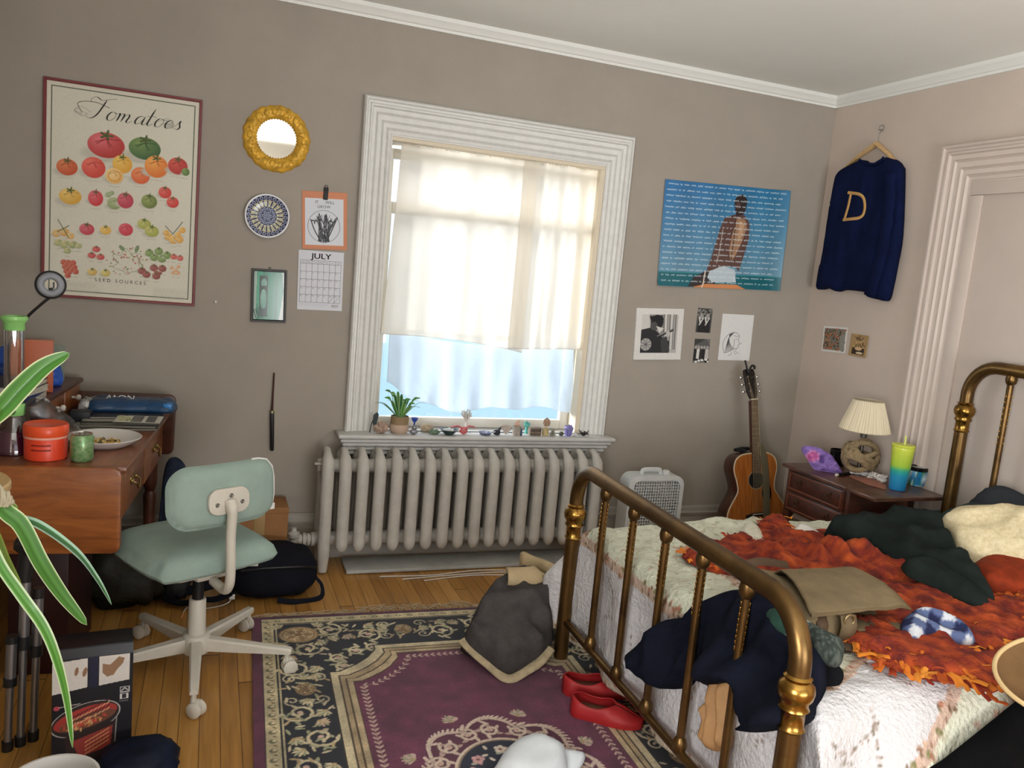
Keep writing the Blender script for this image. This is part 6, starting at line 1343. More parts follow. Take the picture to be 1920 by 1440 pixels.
b = MB(); b.grid([[(x, y, z) for x in (-.085, -.03)] for y, z in ((-.15, .082), (-.178, .088), (-.190, .06), (-.184, .012))]); b.build('front_strap', mat('khaki_strap', '6f5f45', .9, bump=(200, .4, .003)), t, local=True, solid=.005, smooth=50)
b = MB(); b.tube([(-.058+.017*math.cos(a), -.186+.0*a, .078+.017*math.sin(a)) for a in np.linspace(0, 2*PI, 24)[:-1]], .0035, 8, closed=True); b.build('ring', mat('antique_brass', '8f7d58', .4, metal=.8), t, local=True)
b = MB(); b.grid([[(x, y, z) for x in (-.16, -.12)] for y, z in ((-.12, .085), (-.155, .085), (-.175, .06), (-.176, .012))]); b.build('side_strap', khd, t, local=True, solid=.004, smooth=50)
b = MB(); b.tube(smooth_path([(.08, -.12, .035), (.12, -.16, .02), (.15, -.22, .01), (.08, -.25, .008), (-.02, -.24, .008), (-.1, -.2, .01)], 7), .019, 8, flat=.16, ref=(0, 0, 1)); b.build('shoulder_strap', khd, t, local=True, smooth=60)
b = MB(); b.tube(smooth_path([(-.2, .12, .06), (-.22, .16, .08), (-.12, .2, .095), (.0, .2, .08)], 7), .016, 8, flat=.25); b.build('grab_handle', khd, t, local=True, smooth=60)
# ---- checked cloth
M_ = plane((2.0, 1.68, .625), (-.1, -.25, 1), (0, 1, 0))
def chk(p):
    u, v = p.x*.8+p.y*.6, -p.x*.6+p.y*.8; k = (math.floor(u/.034+.3) % 2)+(math.floor(v/.034) % 2); return ('c9ced6', '56648c', '1a2148')[k]
t_ = cloth_puff('checked_cloth', [(1690, 1168), (1712, 1147), (1742, 1143), (1772, 1157), (1806, 1175), (1829, 1203), (1802, 1206), (1768, 1195), (1738, 1198), (1716, 1210), (1698, 1192)], M_, .012, .02, lambda x, y: .022*ridge((x*13+y*5, y*9, 2)), mat('gingham_cotton', attr=True, rough=.9), 'crumpled navy and white checked cloth on the shawl', 'cloth', .0065, colf=chk, bot=lambda x, y, d: -.02)
# ---- clothes pushed against the foot of the bed
nvc = mat('navy_jersey', '10131f', .92, spec=.12, var=(8, .3), bump=(200, .35, .003))
M_ = plane((1.338, 1.8, .5), (-1, 0, 0))
inv = M_.inverted(); fy0 = lambda Y: (inv @ Vector((1.338, Y, .5))).x
def sm(t): t = max(0, min(1, t)); return t*t*(3-2*t)
SG = 1 if fy0(2.0) > fy0(1.5) else -1
def ntop(x, y, d):
    Y = 1.8+x*SG; Z = .5+y
    out_ = max(sm((Y-1.955)/.05)*sm((.62-Z)/.08), sm((1.80-Y)/.06)*sm((.60-Z)/.10))
    base = -.05+.085*out_; f = .034*ridge((Y*9+Z*4, Z*2.2-Y, 3))+.012*math.sin((Y*38+Z*10)+2.2*math.sin(Z*9))+.010*fbm((Y*16, Z*10, 3))
    return base+(dome(.025, .03)(d)+f*min(1, d/.02))
b = puff(soft([(1209, 1228), (1225, 1200), (1256, 1165), (1275, 1155), (1300, 1126), (1345, 1108), (1395, 1112), (1432, 1134), (1446, 1166), (1470, 1196), (1494, 1226), (1500, 1300), (1498, 1352), (1455, 1370), (1400, 1366), (1412, 1352), (1404, 1325), (1397, 1282), (1352, 1280), (1302, 1290), (1292, 1277), (1279, 1268), (1262, 1293), (1240, 1284)], M_), .012, ntop, M_, bot=lambda x, y, d: min(-.045, ntop(x, y, 0)-.03))
b.build('navy_clothes', nvc, smooth=180, label='navy shirts bundled through the bars at the foot of the bed', cat='clothing')
M_ = plane((1.52, 1.52, .60), (-.5, -.4, .75), (0, 1, 0))
cloth_puff('black_top', [(1500, 1190), (1545, 1196), (1585, 1215), (1570, 1240), (1582, 1262), (1574, 1284), (1540, 1292), (1530, 1340), (1505, 1350), (1490, 1280)], M_, .05, .05, lambda x, y: .014*ridge((x*9, y*9, 4)), mat('black_jersey', '0f1014', .95, spec=.12, var=(9, .25), bump=(200, .3, .003)), 'black top bunched behind the near foot post of the bed', 'clothing', .012)
M_ = plane((1.43, 1.56, .715), (-.5, -.35, .8), (0, 1, 0))
def kc(p):
    q = p.y*1+p.x*.0
    n = mnoise.noise(p*60); s = p.x*.35-p.y
    return ('1c3a30', '234438')[n > 0] if s < -.004+.004*n else ('a5a9a2', '80867f', 'c2c4bc')[int(abs(n)*5) % 3] if s < .034 else ('2a332e', '4a524c', '1d2622')[int(abs(n)*7) % 3]
cloth_puff('knitted_hat', [(1434, 1160), (1444, 1147), (1468, 1146), (1500, 1160), (1540, 1182), (1578, 1202), (1582, 1220), (1572, 1244), (1545, 1240), (1510, 1216), (1478, 1204), (1448, 1184)], M_, .04, .035, lambda x, y: .006*fbm((x*14, y*14, 2)), mat('ragg_wool', attr=True, rough=.95, bump=(260, .8, .004)), 'dark green and flecked grey knitted hat beside the near foot post', 'hat', .006, colf=kc, bot=lambda x, y, d: -.015)
M_ = plane((1.385, 1.76, .36), (-1, 0, .1))
cloth_puff('tan_stockings', [(1334, 1278), (1372, 1276), (1380, 1300), (1377, 1345), (1372, 1398), (1356, 1406), (1338, 1408), (1316, 1384), (1322, 1350), (1318, 1326), (1330, 1310)], M_, .018, .016, lambda x, y: .014*math.sin(x*120+3*math.sin(y*14))+.008*ridge((x*20, y*12, 1)), mat('tan_nylon', 'b08658', .7, var=(12, .12)), 'tan stockings hanging below the navy shirts behind the bars', 'stockings', .007)
# ---- black throw over the near side, and a hat
M_ = plane((2.0, 1.365, .50), (0, -1, .34))
cloth_puff('throw', [(1738, 1446), (1768, 1425), (1810, 1392), (1860, 1352), (1910, 1312), (1960, 1275), (2080, 1230), (2200, 1400), (2100, 1560), (1850, 1600), (1745, 1560), (1730, 1480)], M_, .03, .03, lambda x, y: .012*math.sin(x*30+2*math.sin(y*8)), mat('black_throw_wool', '08090b', .95, bump=(180, .3, .003), spec=.12), 'black throw hanging over the near side of the bed', 'throw', .02)
hc = PX(1996, 1292, z=.655); HT = Matrix.Translation(hc) @ Matrix.Rotation(math.radians(-14), 4, 'Y') @ Matrix.Rotation(math.radians(12), 4, 'X')
t = empty('hat', mtx=HT, label='brown felt hat with a pale rolled brim at the right edge of the bed', cat='hat')
wb = lambda a, z: 1+.06*math.cos(2*a)+.02*math.sin(3*a)
felt = mat('brown_felt', '6a5034', .9, spec=.15, var=(9, .2), bump=(160, .3, .003))
HS = .86
MB().lathe([(HS*a, HS*c) for a, c in ((.0, -.06), (.055, -.058), (.078, -.03), (.085, .0), (.115, .006), (.15, .02), (.172, .035), (.171, .039), (.148, .025), (.113, .011), (.081, .006), (.074, -.028), (.052, -.053), (0, -.055))], 48, wob=wb).build('felt_body', felt, t, local=True, smooth=60)
b = MB(); b.tube([(HS*.172*wb(a, 0)*math.cos(a), HS*.172*wb(a, 0)*math.sin(a), HS*.037) for a in np.linspace(0, 2*PI, 65)[:-1]], .0055, 8, closed=True); b.build('brim_edge', mat('pale_tan_braid', 'c2a878', .8), t, local=True)
# ================================================================ FLOOR BY THE BED
fle = mat('grey_fleece', '4b4746', .98, spec=.12, var=(16, .25), bump=(230, .8, .006)); canv = mat('tan_canvas', 'b5a07c', .85, var=(9, .12), bump=(200, .35, .003))
t = empty('jacket', (1.2, 2.95, .011), label='tan canvas jacket with grey fleece lining heaped on the rug by the bed', cat='jacket')
M_ = plane((1.10, 2.66, .03), (-.12, -.50, 1))
def jf(x, y): return .050*ridge((x*4.2+y*1.8, y*4.8, 5))+.024*ridge((x*9, y*7+x*4, 1))+.040*math.exp(-((y-.25-.25*(x+.02)**2*6)/.035)**2)+.010*fbm((x*10, y*10, 3))
cloth_puff('fleece_lining', [(869, 1206), (880, 1172), (900, 1130), (922, 1102), (950, 1090), (985, 1083), (1028, 1092), (1040, 1120), (1037, 1180), (1032, 1214), (1000, 1246), (953, 1272), (910, 1246)], M_, .05, .07, jf, fle, None, None, .013, parent=t, bot=lambda x, y, d: -.16, floor=.011)
b = MB(); inv = M_.inverted()
hp = [M_ @ Vector((*q, .014)) for q in on_plane([(866, 1204), (885, 1224), (915, 1250), (951, 1277), (985, 1262), (1012, 1244), (1031, 1220)], M_)]
b.tube(smooth_path(hp, 6), .020, 10, flat=.45, ref=M_.to_3x3().col[2])
for p in b.v: p.z = max(p.z, .011)
b.build('hem', mat('tan_hem', 'a8987a', .9, var=(30, .2), bump=(90, .5, .004)), t, smooth=60)
M3 = plane((1.27, 2.95, .235), (-.35, -.65, .65))
cloth_puff('canvas_shell', [(948, 1112), (958, 1082), (985, 1068), (1018, 1074), (1034, 1084), (1050, 1084), (1056, 1110), (1050, 1165), (1040, 1172), (1036, 1125), (1022, 1102), (995, 1106), (972, 1118)], M3, .04, .03, lambda x, y: .014*ridge((x*11, y*9, 3)), canv, None, None, .010, parent=t, bot=lambda x, y, d: -.06)
M4 = plane((1.36, 3.12, .27), (-.3, -.75, .55))
cloth_puff('collar', [(977, 1068), (975, 1040), (983, 1034), (1000, 1042), (1028, 1052), (1054, 1068), (1058, 1098), (1030, 1088), (1005, 1074)], M4, .03, .03, lambda x, y: .008*ridge((x*9, y*9, 2)), canv, None, None, .010, parent=t, bot=lambda x, y, d: -.03)
a0 = M3 @ Vector((*on_plane([(951, 1096)], M3)[0], .07)); a1 = M3 @ Vector((*on_plane([(1015, 1092)], M3)[0], .04)); ax = (a1-a0).normalized()
SLM = Matrix.Translation(a0) @ ax.to_track_quat('Z', 'Y').to_matrix().to_4x4(); ln = (a1-a0).length
MB().lathe([(.034, .09), (.037, .01), (.041, 0), (.047, .002), (.048, .02), (.046, ln*.5), (.05, ln*.8), (.03, ln)], 24, caps=False, mtx=SLM, wob=lambda a, z: 1+.07*math.sin(3*a+z*40)).build('cuff', canv, t, smooth=60)
MB().lathe([(0, .05), (.038, .05), (.036, .06), (0, .06)], 20, mtx=SLM).build('cuff_shade_disc', mat('cuff_shade', '141418', .9), t)  # dark plug painting the shade inside the sleeve opening
# ---- red shoes
redl = mat('red_rubber', 'a01f22', .55, var=(9, .12)); ins = mat('cork_insole', '6e4a36', .8, var=(50, .2))
def shoe(p, rz, lab):
    T_ = Matrix.Translation(p) @ Matrix.Rotation(rz, 4, 'Z'); t = empty('shoe', mtx=T_, label=lab, cat='shoe', group='red slip-on shoes by the bed')
    n = 34; rows = []; inn = []
    for i in range(n+1):
        q = i/n; x = .255*q
        hw = (.045*(max(0, 1-((q-.14)/.14)**2)**.5 if q < .14 else 1)) if q < .3 else .045+.006*sm((q-.3)/.3)
        if q > .66: hw = .051*max(0, 1-((q-.66)/.345)**2)**.62
        hw = max(hw, .003); top_ = .062-.016*sm(q/.3) if q < .35 else .046+.012*sm((q-.35)/.22)
        if q > .58: top_ = .058-.03*sm((q-.58)/.42)
        op = hw*.9*max(0, 1-((q-.31)/.285)**2)**.42 if abs(q-.31) < .285 else 0
        row = []
        for j in range(17):
            s = j/16
            if s < .5: k = s/.5; y = -op-(hw-op)*math.sin(k*PI/2)*1 if k < 1 else -hw; z = top_-(top_-.012)*(1-math.cos(k*PI/2)); 
            else: k = (1-s)/.5; y = op+(hw-op)*math.sin(k*PI/2); z = top_-(top_-.012)*(1-math.cos(k*PI/2))
            row.append((x, y, z))
        # left rim -> left side -> floor -> right side -> right rim
        L_ = [(x, -op-(hw-op)*math.sin(k*PI/2), top_-(top_-.016)*(1-math.cos(k*PI/2))) for k in np.linspace(0, 1, 8)]
        Rr = [(a, -b_, c) for a, b_, c in L_[::-1]]; rows.append(L_+[(x, -hw*.93, 0), (x, hw*.93, 0)]+Rr)
    b = MB(); b.grid(rows); b.build('upper', redl, t, local=True, smooth=60, solid=.005)
    b = MB(); b.grid([[(x, y, .018+.006*(1-x/.25)) for y in (-w, w)] for x, w in ((.012, .02), (.04, .031), (.10, .033), (.15, .04), (.19, .042))]); b.build('insole', ins, t, local=True, solid=.004)
    return t
h0 = PX(1092, 1330, z=.012); d0 = PX(1186, 1352, z=.012)-h0; rz0 = math.atan2(d0.y, d0.x)
shoe((h0.x-.045, h0.y+.005, .0125), rz0, 'red slip-on shoe nearer the camera on the rug edge beneath the foot of the bed')
h1 = PX(1070, 1296, z=.012); shoe((h1.x-.03, h1.y+.012, .0125), rz0+.32, 'red slip-on shoe farther back, half behind the other red shoe')
# ---- white cap on the rug
capm = mat('pale_cotton_twill', 'd3d8dc', .85, var=(12, .05), bump=(300, .4, .003))
M_ = plane((1.02, 2.13, .05), (-.1, -.35, 1))
t = empty('cap', (1.02, 2.13, .011), label='crumpled white cap lying on the middle of the rug', cat='cap')
cloth_puff('crown', [(925, 1455), (932, 1432), (950, 1408), (975, 1390), (1005, 1384), (1035, 1392), (1058, 1408), (1064, 1435), (1058, 1465), (1020, 1490), (960, 1490)], M_, .062, .075, lambda x, y: .010*ridge((x*9, y*9, 2)), capm, None, None, .010, parent=t, bot=lambda x, y, d: -.06, floor=.011)
cloth_puff('brim', [(1035, 1402), (1060, 1404), (1085, 1408), (1097, 1414), (1094, 1430), (1080, 1446), (1055, 1455), (1040, 1435)], plane((1.10, 2.12, .045), (-.1, -.5, 1)), .010, .015, lambda x, y: .010*math.sin(x*30), capm, None, None, .008, parent=t, bot=lambda x, y, d: -.006, floor=.011)
# ================================================================ BOX FAN
FY = 3.66; fc = PX(1232, 930, y=FY); fw_, fh_, fd_ = .335, .475, .115
FM = Matrix.Translation((fc.x-.005, FY, 0)); t = empty('box_fan', mtx=FM, label='white plastic box fan on the floor right of the radiator', cat='fan')
whp = mat('white_fan_plastic', 'cfd3d3', .45, var=(20, .04)); up_ = Matrix.Rotation(PI/2, 4, 'X')
z0 = .03; oc = rrect(fw_, fh_, .055, 7, 0, z0+fh_/2); ic = rrect(fw_-.05, fh_-.05, .04, 7, 0, z0+fh_/2); n = len(oc)
b = MB(); b.grid([[(q[0], y, q[1]) for q in ring] for ring, y in ((ic, .012), (ic, .0), (oc, .004), (oc, fd_-.004), (ic, fd_), (ic, fd_-.012))], cv=True); b.build('housing', whp, t, local=True, smooth=40)
for nm, y in (('front_grille', .010), ('rear_grille', fd_-.010)):
    b = MB()
    for k in range(19): x = -.135+.27*k/18; b.box((x-.002, y-.002, z0+.022), (x+.002, y+.004, z0+fh_-.022))
    for k in range(26): z = z0+.03+(fh_-.06)*k/25; b.box((-.143, y-.003, z-.0018), (.143, y+.001, z+.0018))
    b.box((-.02, y-.005, z0+fh_/2-.02), (.02, y, z0+fh_/2+.02), .004); b.build(nm, whp, t, local=True, smooth=0)
b = MB(); b.lathe([(0, -.03), (.035, -.03), (.04, .0), (.035, .03), (0, .03)], 20, mtx=Matrix.Translation((0, fd_/2, z0+fh_/2)) @ up_); b.build('motor_hub', mat('grey_plastic', '8e9292', .5), t, local=True)
for k in range(5):
    a0 = 2*PI*k/5; b = MB(); b.grid([[(r*math.cos(a0+w), fd_/2+.02*(w-.4)/.4, z0+fh_/2+r*math.sin(a0+w)) for w in np.linspace(0, .8, 8)] for r in (.035, .08, .12, .14)]); b.build('blade', mat('grey_plastic'), t, local=True, solid=.003)
b = MB(); zt = z0+fh_; b.tube(smooth_path([(-.075, .05, zt-.004), (-.07, .05, zt+.018), (-.05, .05, zt+.024), (.02, .05, zt+.024), (.035, .05, zt+.018), (.04, .05, zt-.004)], 5), .010, 10, flat=1.3); b.build('handle', whp, t, local=True)
MB().lathe([(0, 0), (.022, 0), (.021, .016), (.016, .022), (0, .023)], 20, mtx=Matrix.Translation((.075, .05, zt-.002))).build('dial', whp, t, local=True)
for s in (-1, 1): MB().box((s*.12-.03, -.02, 0), (s*.12+.03, fd_+.02, .03), .008).build('foot', whp, t, local=True)
# ================================================================ GUITAR AND STAND
GM = Matrix.Translation((2.96, 3.665, .125)) @ Matrix.Rotation(math.radians(-4.0), 4, 'Y') @ Matrix.Rotation(PI/2-math.radians(9.5), 4, 'X')   # x right, y up the neck, z out of the face
t = empty('acoustic_guitar', mtx=GM, label='acoustic guitar with honey-brown top standing in the corner of the room', cat='guitar')
half = [(0, 0), (.08, .002), (.145, .022), (.187, .07), (.2, .125), (.19, .18), (.155, .235), (.128, .275), (.122, .305), (.13, .35), (.142, .395), (.143, .43), (.128, .468), (.095, .49), (.05, .497), (0, .498)]
hp = [(p.x, p.y) for p in smooth_path([(*q, 0) for q in half], 4)]
ol = hp+[(-x, y) for x, y in hp[-2:0:-1]]
MB().prism(ol, -.102, -.001, bev=.003).build('body', wood('guitar_sides', '2c150c', '53291a', .25, (6, 2, 6), .4, 5), t, local=True, smooth=40)
MB().prism([(x*.985, .004+y*.985) for x, y in ol], -.001, .003).build('soundboard', wood('spruce_top', '8a4a1a', 'b87234', .25, (14, 1.2, 6), .5, 5), t, local=True, smooth=40)
b = MB(); b.tube([(x, y, -.0) for x, y in ol], .0042, 6, closed=True); b.build('binding', mat('cream_binding', 'cdbb98', .4), t, local=True)
MB().lathe([(0, 0), (.049, 0), (.049, .0012), (0, .0012)], 40, mtx=Matrix.Translation((0, .345, .003))).build('sound_hole_disc', mat('hole_shade', '0c0907', .8), t, local=True)  # dark disc painting the shade of the hole; the body is solid
b = MB(); b.tube([(.053*math.cos(a), .345+.053*math.sin(a), .0035) for a in np.linspace(0, 2*PI, 41)[:-1]], .0022, 6, closed=True); b.build('rosette', mat('rosette_cream', '8d7a58', .4), t, local=True)
pgd = [(p.x, p.y) for p in smooth_path([(.045, .375, 0), (.075, .35, 0), (.098, .28, 0), (.095, .235, 0), (.07, .215, 0), (.045, .235, 0), (.035, .27, 0), (.052, .30, 0), (.058, .335, 0)], 5, True)]
MB().prism(pgd, .003, .0045).build('pickguard', mat('gloss_black', '0e0e10', .15), t, local=True)
b = MB(); b.prism([(-.075, .128), (-.03, .135), (.03, .135), (.075, .128), (.078, .15), (.03, .158), (-.03, .158), (-.078, .15)], .003, .012, bev=.002); b.build('bridge', mat('ebony', '1a1412', .4), t, local=True)
MB().box((-.037, .149, .011), (.037, .153, .016)).build('saddle', mat('bone_white', 'd8d2c0', .4), t, local=True)
MB().box((-.022, .50, -.022), (.022, .80, .006), .008).build('neck', wood('mahogany_neck', '3a1e12', '5e3524', .3, (8, 2, 8), .3, 5), t, local=True)
MB().prism([(-.028, .385), (.028, .385), (.0225, .805), (-.0225, .805)], .005, .0115, bev=.001).build('fretboard', mat('rosewood', '4a3526', .45, var=(30, .25)), t, local=True)
b = MB()
for k in range(1, 19): y = .80-.652*(1-2**(-k/12)); w = .0225+(.805-y)/.42*.0055; b.box((-w, y-.0009, .0113), (w, y+.0009, .0127))
b.build('frets', mat('steel'), t, local=True, smooth=0)
MB().box((-.0225, .804, .006), (.0225, .809, .014), .001).build('nut', mat('bone_white'), t, local=True)
hd = Matrix.Translation((0, .808, .005)) @ Matrix.Rotation(math.radians(-13), 4, 'X')
MB().prism([(-.021, 0), (.021, 0), (.034, .04), (.037, .15), (.032, .172), (.012, .178), (0, .170), (-.012, .178), (-.032, .172), (-.037, .15), (-.034, .04)], -.014, 0, mtx=hd, bev=.002).build('headstock', mat('head_dark', '1c1512', .25), t, local=True)
for s in (-1, 1):
    for k in range(3):
        y = .045+.042*k; b = MB(); b.tube([hd @ Vector((s*.024, y, -.002)), hd @ Vector((s*.024, y, .014))], .0045, 10); b.tube([hd @ Vector((s*.03, y, -.009)), hd @ Vector((s*.05, y, -.009))], .0025, 8); b.blob(hd @ Vector((s*.055, y, -.009)), (.008, .010, .005), n=10); b.build('tuning_peg', mat('steel'), t, local=True)
for k in range(6):
    f = (k-2.5)/2.5; s = 1 if k > 2 else -1; kk = k-3 if k > 2 else 2-k
    b = MB(); b.tube([(f*.030, .15, .0165), (f*.0185, .806, .0148), hd @ Vector((s*.024, .045+.042*(2-kk), .010))], .0007, 4); b.build('string', mat('string_bronze', '9d8f72', .3, metal=1), t, local=True)
b = MB(); b.tube(smooth_path([(.018, .56, -.02), (.036, .52, .008), (.046, .45, .022), (.050, .3, .026), (.048, .15, .024), (.046, .02, .018), (.03, -.012, -.02), (.006, -.01, -.05)], 7), .021, 8, flat=.12, ref=(0, 0, 1)); b.build('strap', mat('olive_strap', '5c5540', .85, bump=(200, .4, .003)), t, local=True, smooth=60)
b = MB(); b.tube([hd @ Vector(q) for q in ((-.012, .15, .004), (-.018, .19, .008), (-.022, .225, .010))], .0055, 8); b.tube(smooth_path([hd @ Vector(q) for q in ((-.014, .15, .010), (.0, .176, .016), (.018, .192, .014), (.034, .186, .010), (.032, .172, .008))], 5), .0065, 8); b.build('capo', mat('matte_black'), t, local=True)
t = empty('guitar_stand', (2.96, 3.76, 0), label='black stand behind the guitar with a padded yoke at its neck', cat='stand'); gm3 = lambda x, y, z: GM @ Vector((x, y, z))
b = MB(); y0_ = gm3(0, .515, -.125); b.tube([gm3(-.05, .512, -.02), gm3(-.055, .512, -.11), y0_, gm3(.055, .512, -.11), gm3(.05, .512, -.02)], .010, 10); b.build('yoke', mat('black_foam', '1b1b1c', .8), t)
b = MB(); b.tube([y0_, gm3(0, .1, -.135), Vector((gm3(0, .1, -.135).x, gm3(0, .1, -.135).y, .10))], .009, 10); b.build('post', blk, t)
for dx_, dy_ in ((-.17, .06), (.17, .06), (0, -.02)):
    q = gm3(0, .1, -.135); b = MB(); b.tube([(q.x, q.y, .11), (q.x+dx_, q.y+dy_*.5, .008)], .009, 10); b.build('leg', blk, t)
q = gm3(0, .1, -.135)
for s in (-1, 1): b = MB(); b.tube([(q.x, q.y, .10), gm3(s*.11, -.006, -.115), gm3(s*.11, -.014, .0), gm3(s*.11, .012, .018)], .008, 8); b.build('cradle_arm', mat('black_foam'), t)
# ================================================================ BEDSIDE TABLE
TZ = .64; dw = wood('dark_mahogany', '2f1710', '54291b', .3, (2, 7, 7), .3, 4); dwt = wood('worn_mahogany_top', '35201a', '6a4434', .38, (6, 2, 6), .25, 4)
t = empty('bedside_table', (3.09, 3.18, 0), label='small dark mahogany drop-leaf sewing table beside the bed', cat='table')
MB().box((2.865, 2.965, TZ-.02), (3.325, 3.435, TZ), .005).build('tabletop', dwt, t)
MB().box((2.868, 2.785, TZ-.02), (3.318, 2.963, TZ-.001), .005).build('drop_leaf', dwt, t)
MB().box((2.895, 2.965, .395), (3.31, 3.415, TZ-.02), .003).build('carcass', dw, t)
b = MB(); b.box((2.90, 2.80, .56), (3.29, 2.815, .62)); 
MB().box((3.08, 2.81, .575), (3.10, 2.965, TZ-.02), .003).build('leaf_bracket', dw, t)
for z0_, z1_ in ((.405, .5), (.51, .61)):
    d_ = MB().box((2.882, 2.99, z0_), (2.897, 3.39, z1_), .004).build('drawer', dw, t)
    frm = MB()
    for lo, hi in (((2.877, 3.0, z0_+.006), (2.883, 3.38, z0_+.014)), ((2.877, 3.0, z1_-.014), (2.883, 3.38, z1_-.006)), ((2.877, 3.0, z0_+.006), (2.883, 3.008, z1_-.006)), ((2.877, 3.372, z0_+.006), (2.883, 3.38, z1_-.006))): frm.box(lo, hi, .002)
    frm.build('moulding', mat('mahogany_edge', '6b3a28', .35), d_)
    for y in (3.08, 3.30):
        b = MB(); zc = (z0_+z1_)/2; b.lathe([(0, 0), (.011, 0), (.012, .004), (0, .006)], 14, mtx=Matrix.Translation((2.882, y, zc+.012)) @ Matrix.Rotation(-PI/2, 4, 'Y')); b.tube([(2.874, y+.014*math.cos(a), zc-.002+.014*math.sin(a)) for a in np.linspace(0, 2*PI, 20)[:-1]], .0025, 6, closed=True); b.build('ring_pull', mat('dark_bronze', '4a3524', .4, metal=.7), d_)
for x in (2.91, 3.29):
    for y in (2.985, 3.395): MB().lathe([(0, 0), (.012, 0), (.016, .02), (.012, .04), (.018, .16), (.024, .22), (.014, .24), (.024, .27), (.018, .3), (.026, .34), (.026, .395), (0, .395)], 16, mtx=Matrix.Translation((x, y, 0))).build('leg', dw, t)
def at(u, v, r=0, z=TZ+.0008): p = PX(u, v, z=z); d = Vector((p.x, p.y, 0)).normalized(); return Vector((p.x, p.y, z))+d*r
# ---- lamp
lc = Vector((3.125, 3.17, TZ+.0008)); t = empty('table_lamp', tuple(lc), label='table lamp with rope-ball base and pleated cream shade', cat='lamp')
rope = mat('jute_rope', '998565', .95, bump=(140, 1, .008), var=(60, .25)); rc_ = Vector((0, 0, .102))
b = MB(); b.tube([(0, 0, .0), (0, 0, .235)], .010, 12); b.lathe([(0, 0), (.045, 0), (.045, .008), (.012, .014)], 20); b.lathe([(0, .2), (.016, .2), (.018, .23), (.01, .24), (0, .24)], 14); b.build('stem', mat('pewter', '6a645c', .4, metal=.7), t, local=True)
for k, (ax, az) in enumerate(((0, 0), (1.05, .4), (-1.0, .9), (.5, 2.0), (-.55, 2.7), (1.57, 1.3), (.9, 3.6))):
    Rm = Matrix.Rotation(az, 4, 'Z') @ Matrix.Rotation(ax+.2, 4, 'X') @ Matrix.Rotation(PI/2, 4, 'X'); b = MB()
    b.tube([rc_+(Rm @ Vector((.082*math.cos(a), .082*math.sin(a), .006*math.sin(3*a)))) for a in np.linspace(0, 2*PI, 36)[:-1]], .0145, 10, closed=True)
    for p in b.v: p.z = max(p.z, .001)
    b.build('rope_loop', rope, t, local=True, smooth=180)
pl_ = lambda a, z: 1+.018*(1 if math.sin(a*46) > 0 else -1)
MB().lathe([(.119, .237), (.121, .24), (.105, .29), (.088, .34), (.072, .388), (.07, .39)], 184, caps=False, wob=pl_).build('lamp_shade', mat('pleated_cream_fabric', 'd9cdb2', .85, bump=(90, .2, .002)), t, local=True, smooth=0, solid=.002)
b = MB()
for r, z in ((.119, .238), (.071, .389)): b.tube([(r*math.cos(a), r*math.sin(a), z) for a in np.linspace(0, 2*PI, 50)[:-1]], .0032, 6, closed=True)
b.tube([(-.07, 0, .386), (.07, 0, .386)], .0018, 6); b.tube([(0, -.07, .386), (0, .07, .386)], .0018, 6); b.build('shade_wire', mat('cream_trim', 'c9bda0', .8), t, local=True)
b = MB(); b.blob((0, 0, .29), (.028, .028, .042), n=16); b.build('bulb', mat('frosted_bulb', 'dcdcd6', .3), t, local=True, smooth=180)
# ---- tumbler
tc_ = at(1681, 921, .045); t = empty('tumbler', tuple(tc_), label='tall tumbler fading from lime green to blue with a straw', cat='tumbler')
def grad_lathe(prof, n, colf, wob=None):
    b = MB(); b.lathe(prof, n, wob=wob); b.cols = [(*lin(colf(p.z)), 1) for p in b.v]; return b
def tcol(z):
    q = z/.215; S_ = ((0, (36, 128, 190)), (.34, (40, 150, 190)), (.46, (60, 178, 150)), (.56, (170, 205, 70)), (1, (205, 215, 80)))
    for (a, c), (b_, e) in zip(S_, S_[1:]):
        if q <= b_: k = (q-a)/(b_-a); return tuple(x+(y-x)*k for x, y in zip(c, e))
    return S_[-1][1]
prof = [(0, 0), (.036, 0)]+[(.0375+.0135*k/24+(.0008 if k % 2 else 0), .004+.205*k/24) for k in range(25)]+[(.050, .211), (0, .211)]
grad_lathe(prof, 48, tcol, wob=lambda a, z: 1+.012*math.sin(12*a+z*130)*math.sin(12*a-z*130)).build('cup', mat('studded_plastic', attr=True, rough=.3), t, local=True, smooth=40)
limep = mat('lime_plastic', 'c8d24a', .35)
MB().lathe([(0, .214), (.044, .216), (.053, .212), (.054, .219), (.05, .223), (0, .222)], 40).build('lid', limep, t, local=True, smooth=40)
b = MB(); b.tube([(.006, 0, .215), (.004, .0, .265)], .0045, 10); b.build('straw', mat('pale_lime', 'd3dc7a', .35), t, local=True)
# ---- candle jar
cj = at(1716, 912, .04); t = empty('candle_jar', tuple(cj), label='blue and white patterned candle jar with black rim beside the tumbler', cat='jar')
cvr = random.Random(2); b = MB(); b.lathe([(0, 0), (.036, 0), (.042, .01), (.045, .04), (.044, .075), (0, .075)], 40); b.cols = []
for p in b.v: n = mnoise.noise(p*38); b.cols.append((*lin(('1f6f9e', '62a8cf', 'c4dbe2', '3c7f4a', '2b86b8')[int(min(4, max(0, 2+n*4)))]), 1))
b.build('glass_jar', mat('printed_jar', attr=True, rough=.2), t, local=True, smooth=40)
MB().lathe([(.044, .075), (.047, .076), (.047, .092), (.044, .095), (.038, .094), (.038, .08), (0, .08)], 36).build('rim', mat('gloss_black'), t, local=True, smooth=40)
MB().lathe([(0, .086), (.037, .086), (.036, .09), (0, .092)], 28).build('wax_top', mat('glazed_grey', 'a7aaa8', .15, var=(30, .3)), t, local=True)
